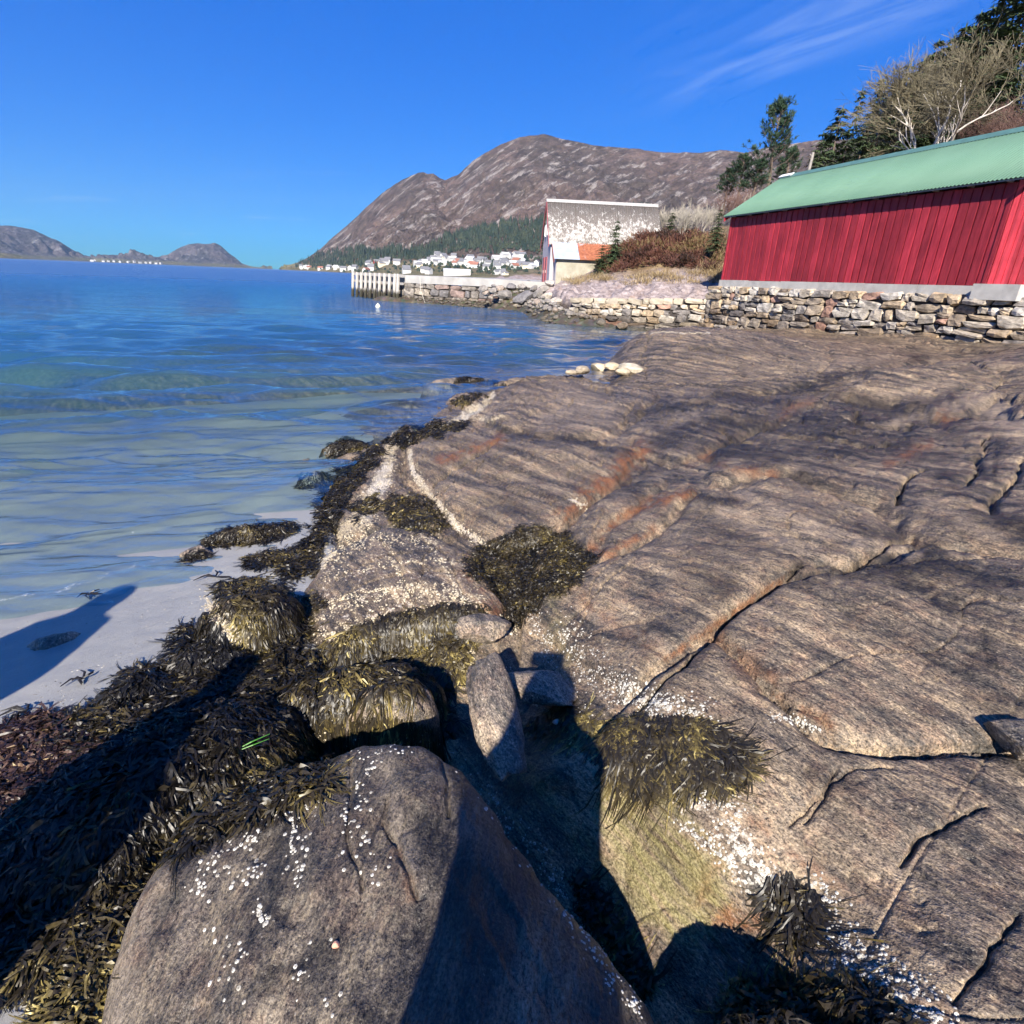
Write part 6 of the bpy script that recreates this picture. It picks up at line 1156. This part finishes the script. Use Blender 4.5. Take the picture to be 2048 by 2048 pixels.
    o = mesh_np(name, V, F, mat or M_weed, True, dict(v=A)); tag(o, label, 'seaweed', kind='stuff'); return o
D = .020
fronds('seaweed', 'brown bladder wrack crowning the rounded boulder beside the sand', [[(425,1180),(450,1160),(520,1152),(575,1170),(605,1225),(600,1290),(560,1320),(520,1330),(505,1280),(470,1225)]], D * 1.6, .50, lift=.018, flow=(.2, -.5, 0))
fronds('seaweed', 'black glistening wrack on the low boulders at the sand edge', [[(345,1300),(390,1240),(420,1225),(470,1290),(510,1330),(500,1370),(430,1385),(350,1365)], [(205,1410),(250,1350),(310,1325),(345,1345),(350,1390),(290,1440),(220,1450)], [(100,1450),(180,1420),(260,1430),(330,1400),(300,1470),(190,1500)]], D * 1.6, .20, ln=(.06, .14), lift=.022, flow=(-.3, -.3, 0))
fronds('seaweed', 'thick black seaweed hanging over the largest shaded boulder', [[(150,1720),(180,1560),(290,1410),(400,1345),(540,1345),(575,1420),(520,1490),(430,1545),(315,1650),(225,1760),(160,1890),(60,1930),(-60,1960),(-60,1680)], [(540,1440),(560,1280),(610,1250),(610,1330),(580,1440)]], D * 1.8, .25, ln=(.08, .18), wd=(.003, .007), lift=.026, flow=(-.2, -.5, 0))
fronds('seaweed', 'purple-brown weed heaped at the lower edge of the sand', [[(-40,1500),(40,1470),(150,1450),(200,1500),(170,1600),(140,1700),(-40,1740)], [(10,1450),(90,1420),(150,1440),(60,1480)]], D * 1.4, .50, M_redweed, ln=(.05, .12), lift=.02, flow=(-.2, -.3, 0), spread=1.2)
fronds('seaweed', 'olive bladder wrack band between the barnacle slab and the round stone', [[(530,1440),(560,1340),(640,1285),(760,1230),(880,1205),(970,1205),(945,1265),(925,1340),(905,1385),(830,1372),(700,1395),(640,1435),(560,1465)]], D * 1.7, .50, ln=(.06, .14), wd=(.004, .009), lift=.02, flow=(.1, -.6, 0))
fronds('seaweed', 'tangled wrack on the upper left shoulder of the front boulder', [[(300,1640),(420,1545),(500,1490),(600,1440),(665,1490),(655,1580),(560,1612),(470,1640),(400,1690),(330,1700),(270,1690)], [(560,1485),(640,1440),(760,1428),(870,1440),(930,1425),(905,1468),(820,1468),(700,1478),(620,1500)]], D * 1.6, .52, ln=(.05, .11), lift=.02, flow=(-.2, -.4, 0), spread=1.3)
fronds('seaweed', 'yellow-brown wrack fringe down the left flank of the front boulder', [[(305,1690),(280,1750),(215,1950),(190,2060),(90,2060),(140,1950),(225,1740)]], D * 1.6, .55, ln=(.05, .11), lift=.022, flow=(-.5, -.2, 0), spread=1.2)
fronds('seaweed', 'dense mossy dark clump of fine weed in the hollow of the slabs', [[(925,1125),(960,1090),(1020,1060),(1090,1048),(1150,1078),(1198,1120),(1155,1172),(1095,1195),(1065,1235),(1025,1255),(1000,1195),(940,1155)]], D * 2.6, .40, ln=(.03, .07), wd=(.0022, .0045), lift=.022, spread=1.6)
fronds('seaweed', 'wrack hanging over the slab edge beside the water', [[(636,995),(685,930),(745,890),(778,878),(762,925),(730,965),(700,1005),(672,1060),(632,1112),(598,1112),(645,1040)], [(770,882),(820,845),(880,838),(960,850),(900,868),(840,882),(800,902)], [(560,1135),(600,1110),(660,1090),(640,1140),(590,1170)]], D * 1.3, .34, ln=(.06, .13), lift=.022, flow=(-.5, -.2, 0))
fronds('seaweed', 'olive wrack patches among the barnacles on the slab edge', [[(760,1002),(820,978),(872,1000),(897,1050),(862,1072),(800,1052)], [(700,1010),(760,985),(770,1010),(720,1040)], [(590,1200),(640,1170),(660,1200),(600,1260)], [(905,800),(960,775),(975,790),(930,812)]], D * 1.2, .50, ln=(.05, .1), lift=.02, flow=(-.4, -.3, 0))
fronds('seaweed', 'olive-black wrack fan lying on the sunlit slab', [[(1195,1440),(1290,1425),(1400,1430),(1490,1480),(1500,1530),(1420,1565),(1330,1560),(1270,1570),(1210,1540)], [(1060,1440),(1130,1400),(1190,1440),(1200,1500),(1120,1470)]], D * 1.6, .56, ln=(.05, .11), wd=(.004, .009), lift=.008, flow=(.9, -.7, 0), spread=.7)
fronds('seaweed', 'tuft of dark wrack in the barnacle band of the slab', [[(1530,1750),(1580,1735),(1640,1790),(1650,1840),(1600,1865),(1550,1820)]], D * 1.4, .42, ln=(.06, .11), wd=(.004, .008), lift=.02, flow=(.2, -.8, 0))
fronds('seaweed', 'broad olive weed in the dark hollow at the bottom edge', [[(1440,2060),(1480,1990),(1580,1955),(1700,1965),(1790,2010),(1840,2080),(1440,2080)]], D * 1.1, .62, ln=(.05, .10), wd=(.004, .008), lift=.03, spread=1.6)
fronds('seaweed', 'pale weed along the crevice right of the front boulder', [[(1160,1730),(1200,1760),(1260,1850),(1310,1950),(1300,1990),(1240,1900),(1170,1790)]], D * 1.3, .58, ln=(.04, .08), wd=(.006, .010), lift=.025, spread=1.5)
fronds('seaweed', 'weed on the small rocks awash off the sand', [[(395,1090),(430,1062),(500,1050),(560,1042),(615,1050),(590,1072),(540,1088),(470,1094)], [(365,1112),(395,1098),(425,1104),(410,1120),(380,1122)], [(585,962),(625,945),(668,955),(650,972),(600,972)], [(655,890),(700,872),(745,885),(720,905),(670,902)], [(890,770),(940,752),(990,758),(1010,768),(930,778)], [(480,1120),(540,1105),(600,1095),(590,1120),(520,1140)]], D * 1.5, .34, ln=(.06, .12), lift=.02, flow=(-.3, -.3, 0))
# a few loose strands on the sand
lab_l = ['small branching black weed on the sand behind the rounded boulder', 'lone dark strand at the swash line', 'short black strand at the edge of the shadow', 'thin black twig of weed on the sand near the purple heap']
for k, (a, b, s) in enumerate(((430,1150,.16), (175,1175,.10), (170,1370,.10), (60,1440,.12))):
    P = atz(a, b, .06); P[2] = float(sand_h(np.array([P[0]]), np.array([P[1]]))[0]) + .01; m = MB(); rr_ = np.random.default_rng(700 + k)
    for j in range(7):
        an_ = rr_.uniform(0, 6.28); l_ = s * rr_.uniform(.4, 1); pts = [np.array([0, 0, 0]), np.array([math.cos(an_) * l_ * .5, math.sin(an_) * l_ * .5, .012]), np.array([math.cos(an_ + .4) * l_, math.sin(an_ + .4) * l_, .006])]; m.tube(pts, [.004, .006, .003], 4)
    o = m.build('weed_strand', simple('black_weed', (.012, .010, .009), .35), None); o.location = P; tag(o, lab_l[k], 'seaweed', 'loose strands on the sand')
# bright green strand among the wrack
P, _ = cast([505], [1498]); m = MB(); m.tube([(-.05, -.03, .02), (0, 0, .035), (.05, .05, .03)], [.0015, .003, .001], 5); m.tube([(-.05, -.04, .02), (.01, -.01, .03), (.055, .03, .025)], [.0015, .0025, .001], 5); o = m.build('weed_strand', simple('green_weed', (.07, .22, .03), .4), None); o.location = P[0]; tag(o, 'single bright green blade of weed above the front boulder', 'seaweed')
# ------------------------------------------------------------------ barnacles
def barnmat(name, lo, hi): t = NT(name); n = t.noise(t.pos(), 260, 2, .6); c = t.mix(t.attr('v'), lo, hi); c = t.mix(1.0, c, t.rng(n, .3, .7, .7, 1.15), 'MULTIPLY'); c = t.mix(t.attr('mouth'), c, (.10, .09, .075)); return t.done(t.principled(c, .8, None, .25))
M_barn = barnmat('barnacle_cream', (.36, .29, .19), (.66, .59, .45)); M_barnw = barnmat('barnacle_white', (.34, .32, .28), (.66, .64, .58))
BT_V = np.array([(math.cos(a) * .5, math.sin(a) * .5, -.08) for a in np.arange(6) * 1.0472] + [(math.cos(a) * .26, math.sin(a) * .26, .24) for a in np.arange(6) * 1.0472 + .1] + [(0, 0, .10)]); BT_F = np.array([(i, (i + 1) % 6, 6 + (i + 1) % 6) for i in range(6)] + [(i, 6 + (i + 1) % 6, 6 + i) for i in range(6)] + [(6 + i, 6 + (i + 1) % 6, 12) for i in range(6)])
br = np.random.default_rng(23)
def along(pts, w, n):
    p = np.asarray(pts, float); sl = np.r_[0, np.cumsum(np.hypot(*np.diff(p, axis=0).T))]; u = br.uniform(0, sl[-1], n); q = np.stack([np.interp(u, sl, p[:, 0]), np.interp(u, sl, p[:, 1])], 1) + br.normal(0, w * .6, (n, 2))
    cl_ = noise2(q[:, 0] / (w * .55 + 4), q[:, 1] / (w * .55 + 4), 12) + .5 * noise2(q[:, 0] / 7, q[:, 1] / 7, 13); return q[cl_ > -.12]
def frame(Nn, n):
    a = np.cross(Nn, br.normal(0, 1, (n, 3))); a /= np.linalg.norm(a, axis=1, keepdims=True) + 1e-9; return a, np.cross(Nn, a)
def barn_mesh(name, Q, size, mat, parent, label=None):
    P, Nn = cast(Q[:, 0], Q[:, 1]); ok = np.isfinite(P).all(1); P, Nn = P[ok], Nn[ok]; n = len(P); a, b = frame(Nn, n); s_ = br.uniform(*size, n)[:, None, None] * (1 + .5 * (br.random(n) < .12))[:, None, None]
    V = P[:, None] + s_ * (BT_V[None, :, 0:1] * a[:, None] + BT_V[None, :, 1:2] * b[:, None] + BT_V[None, :, 2:3] * Nn[:, None]); F = (BT_F[None] + 13 * np.arange(n)[:, None, None]).reshape(-1, 3)
    mo = np.zeros((n, 13)); mo[:, 12] = 1; o = mesh_np(name, V.reshape(-1, 3), F, mat, False, dict(v=np.repeat(br.random(n), 13), mouth=mo.ravel()), parent); o['kind'] = 'stuff'; return o
FRONT_B = [([(640,1590),(560,1622),(480,1672),(425,1725),(395,1790)], 24, 190), ([(560,1600),(600,1690),(585,1760)], 20, 90), ([(500,1690),(520,1740),(470,1770)], 16, 50), ([(700,1490),(745,1515),(722,1590),(682,1640),(740,1690)], 20, 95), ([(840,1482),(900,1505),(960,1575),(1010,1640)], 16, 110), ([(510,1810),(535,1850)], 12, 30), ([(420,1850),(480,1900),(450,1960)], 22, 26), ([(650,1840),(620,1900),(590,1980)], 24, 22), ([(720,1640),(690,1700),(780,1760)], 26, 30), ([(400,1980),(560,2020),(700,2000)], 26, 12), ([(760,1500),(830,1490)], 12, 40)]
Q = np.vstack([along(*a) for a in FRONT_B]); P, Nn = cast(Q[:, 0], Q[:, 1]); ok = np.isfinite(P).all(1) & (Q[:, 1] < 2046); P, Nn = P[ok], Nn[ok]; order = np.argsort(np.linalg.norm(P - [0, 0, H], axis=1))
BMS = [mesh_np('barnacle', BT_V, BT_F, M_barnw, False, dict(v=np.full(13, q), mouth=np.r_[np.zeros(12), 1]), None, False) for q in (.1, .45, .7, 1.0)]
for k in order[:300]:
    o = obj('barnacle', BMS[br.integers(4)], front); z = Vector(Nn[k]); o.rotation_mode = 'QUATERNION'; o.rotation_quaternion = z.to_track_quat('Z', 'Y'); o.location = P[k]; s_ = br.uniform(.005, .0135); o.scale = (s_ * br.uniform(.85, 1.2), s_, s_ * br.uniform(.6, 1.1))
rest = order[300:]
FB2 = np.vstack([along(*a) for a in [([(1010,1640),(1080,1720),(1150,1840),(1220,1940),(1290,2030)], 22, 420), ([(960,1560),(1040,1680)], 14, 120)]])
pr = proj(P[rest]) if len(rest) else np.zeros((0, 2)); barn_mesh('barnacles', np.vstack([FB2, pr]), (.004, .010), M_barnw, front)
BED_B = [([(1130,1250),(1180,1340),(1250,1390),(1330,1420)], 34, 1000), ([(1250,1370),(1330,1410),(1420,1425)], 22, 500), ([(1340,1580),(1450,1600),(1480,1640)], 24, 300), ([(1440,1660),(1500,1720),(1530,1770)], 28, 520), ([(1560,1800),(1680,1880),(1800,1980),(1880,2060)], 38, 1000), ([(1620,1750),(1670,1800)], 16, 120), ([(1540,1430),(1640,1460)], 10, 160), ([(1350,1640),(1430,1700),(1500,1780)], 14, 200), ([(1040,1180),(1090,1270),(1110,1330)], 20, 350), ([(1010,1350),(1100,1400),(1180,1440)], 24, 350)]
barn_mesh('barnacles', np.vstack([along(*a) for a in BED_B]), (.004, .0105), M_barnw, bedrock)
CRU_B = [([(815,905),(845,975),(930,1065),(1010,1110),(1045,1100)], 11, 1000), ([(795,880),(775,950),(745,1020),(700,1080),(640,1130)], 26, 2400), ([(985,795),(930,830),(890,855)], 11, 500), ([(950,838),(1010,835)], 8, 200), ([(640,1120),(760,1075),(880,1080)], 14, 700), ([(620,1230),(720,1200),(860,1180),(960,1200)], 16, 1100), ([(640,1270),(760,1240),(900,1220)], 14, 800), ([(650,1160),(760,1130),(860,1120),(960,1130)], 6, 500), ([(640,1210),(740,1180),(840,1170)], 6, 400), ([(760,1075),(800,1150),(830,1230)], 6, 300), ([(850,1070),(900,1150),(930,1210)], 6, 300), ([(930,1240),(1030,1250)], 14, 700), ([(940,1290),(935,1370)], 10, 260), ([(415,1195),(440,1235),(490,1290)], 16, 1100), ([(1140,1000),(1170,1015)], 6, 120), ([(600,1130),(640,1100)], 12, 300), ([(690,1480),(560,1470),(480,1560),(420,1600)], 20, 350)]
barn_mesh('barnacles', np.vstack([along(*a) for a in CRU_B]), (.005, .013), M_barn, bedrock)
# small pebbles resting on the front boulder
M_peb = simple('pink_pebble', (.50, .25, .17), .7)
P, Nn = cast([672], [1892]); o = obj('pebble', boulder_mesh('pebble', M_peb, 811, 3, .8)); o.location = P[0] + np.array([0, 0, .004]); o.scale = (.018,) * 3; tag(o, 'single orange-pink pebble on the front boulder', 'pebble')
P, Nn = cast([1112], [1446]); o = obj('pebble', boulder_mesh('pebble', simple('grey_pebble', (.34, .31, .28), .8), 812, 3, .8)); o.location = P[0] + np.array([0, 0, .008]); o.scale = (.035, .03, .03); tag(o, 'pale pebble lodged in the gap right of the upright wedge stone', 'pebble')

# broken shell and grit on the wet sand
sg = np.random.default_rng(55); Q = np.vstack([sample_poly([(20,1420),(300,1200),(420,1130),(400,1200),(250,1330),(120,1420),(20,1480)], 150, sg), sample_poly([(10,1880),(120,1880),(160,1900),(60,2040),(10,2040)], 40, sg), sample_poly([(0,1240),(250,1140),(420,1110),(330,1180),(150,1260),(0,1340)], 110, sg)])
P, Nn = cast(Q[:, 0], Q[:, 1]); ok = np.isfinite(P).all(1); P = P[ok]; n = len(P); s_ = sg.uniform(.003, .011, n)[:, None, None]; an = sg.uniform(0, 6.28, n); ca, sa = np.cos(an), np.sin(an)
bx_ = BT_V[None] * [1.3, .8, .8] * s_; V = np.stack([bx_[..., 0] * ca[:, None] - bx_[..., 1] * sa[:, None], bx_[..., 0] * sa[:, None] + bx_[..., 1] * ca[:, None], bx_[..., 2]], -1) + P[:, None]
o = mesh_np('shell_grit', V.reshape(-1, 3), (BT_F[None] + 13 * np.arange(n)[:, None, None]).reshape(-1, 3), barnmat('shell_grit', (.05, .045, .04), (.55, .52, .46)), False, dict(v=np.repeat(sg.random(n), 13), mouth=np.zeros(13 * n))); tag(o, 'bits of shell and dark grit strewn on the wet sand', 'grit', kind='stuff')
# ------------------------------------------------------------------ the photographer and companions, whose shadows fall into the picture
def person(loc, h, face, label, coat=0.0, arms='up', col=(.05, .06, .09)):
    import bmesh
    bm = bmesh.new(); sk = bm.verts.layers.skin.verify(); k = h / 1.75
    def v(x, y, z, r): q = bm.verts.new((x * k, y * k, z * k)); q[sk].radius = (r * k, r * k); return q
    c = coat; pel = v(0, 0, .95, .145 + c); pel[sk].use_root = True
    wa = v(0, .01, 1.10, .135 + c * .8); ch = v(0, .0, 1.32, .150 + c * .5); nk = v(0, .0, 1.48, .060 + c * .5); hd = v(0, .03, 1.58, .088 + c * .35); tp = v(0, .02, 1.68, .080 + c * .25)
    E = [(pel, wa), (wa, ch), (ch, nk), (nk, hd), (hd, tp)]
    for s in (-1, 1):
        hp = v(s * .10, 0, .86, .098 + c); kn = v(s * .12, .03, .48, .064 + c); ak = v(s * .13, -.01, .10, .046 + c * .3); to = v(s * .15, .16, .045, .040); E += [(pel, hp), (hp, kn), (kn, ak), (ak, to)]
        sh_ = v(s * .16, -.01, 1.38, .062 + c * .3); E.append((ch, sh_))
        if arms == 'up': el = v(s * .10, .16, 1.22, .062 + c * .6); wr_ = v(s * .04, .32, 1.33, .060); hn = v(s * .025, .37, 1.39, .055)
        else: el = v(s * .25, -.02, 1.12, .050 + c * .3); wr_ = v(s * .24, .06, .88, .036 + c * .2); hn = v(s * .23, .09, .80, .040)
        E += [(sh_, el), (el, wr_), (wr_, hn)]
        for j in range(4):
            a = (j - 1.5) * .022; f1 = bm.verts.new(((s * .035 + a * .5 if arms == 'up' else s * .23 + .005) * k, ((.40 if arms == 'up' else .09 + a)) * k, ((1.44 + a) if arms == 'up' else .73) * k)); f1[sk].radius = (.009 * k, .009 * k); E.append((hn, f1))
    for a, b in E: bm.edges.new((a, b))
    me = bpy.data.meshes.new('person'); bm.to_mesh(me); bm.free(); o = obj('person', me); o.location = loc; o.rotation_euler = (0, 0, face)
    o.modifiers.new('skin', 'SKIN').use_smooth_shade = True; s_ = o.modifiers.new('sub', 'SUBSURF'); s_.levels = 2; s_.render_levels = 2
    me.materials.append(simple('dark_coat_%d' % int(coat * 100), col, .85)); tag(o, label, 'person'); return o
pz = ground_z(-.12, -.42); person((-.10, -.54, pz - .01), 2.06 - pz + .12, 0.0, 'photographer in dark clothes holding a phone up with both hands', .06)
kp = (2.06 - pz + .12) / 1.75; m = MB(); m.box((0, 0, 0), (.17, .010, .085)); o = m.build('phone', simple('black_glass', (.02, .02, .025), .2), None); o.location = (-.10, -.54 + .415 * kp, pz + 1.46 * kp); tag(o, 'black phone held up by the photographer', 'phone')
pz = ground_z(-1.62, .02); person((-1.60, .05, pz - .02), 1.58, .1, 'person in a dark jacket with hands down beside the photographer', .035, 'down', (.06, .05, .05))
pz = ground_z(-2.8, .40); person((-2.86, .40, pz - .02), 1.84, .2, 'person in a long hooded coat standing on the sand', .07, 'down', (.05, .07, .06))
# ------------------------------------------------------------------ sea air
t = NT('sea_air'); pv = t.node('ShaderNodeVolumePrincipled'); pv.inputs['Color'].default_value = (.50, .74, 1.0, 1); pv.inputs['Density'].default_value = 4.5e-5; pv.inputs['Anisotropy'].default_value = 0.2; t.link(pv.outputs[0], t.out.inputs['Volume'])
m = MB(); m.box((0, 0, 0), (19400, 19400, 1000)); o = m.build('haze', t.m, None); o.location = (0, 0, 484); tag(o, 'thin blue sea haze over the whole fjord', 'haze', kind='stuff')
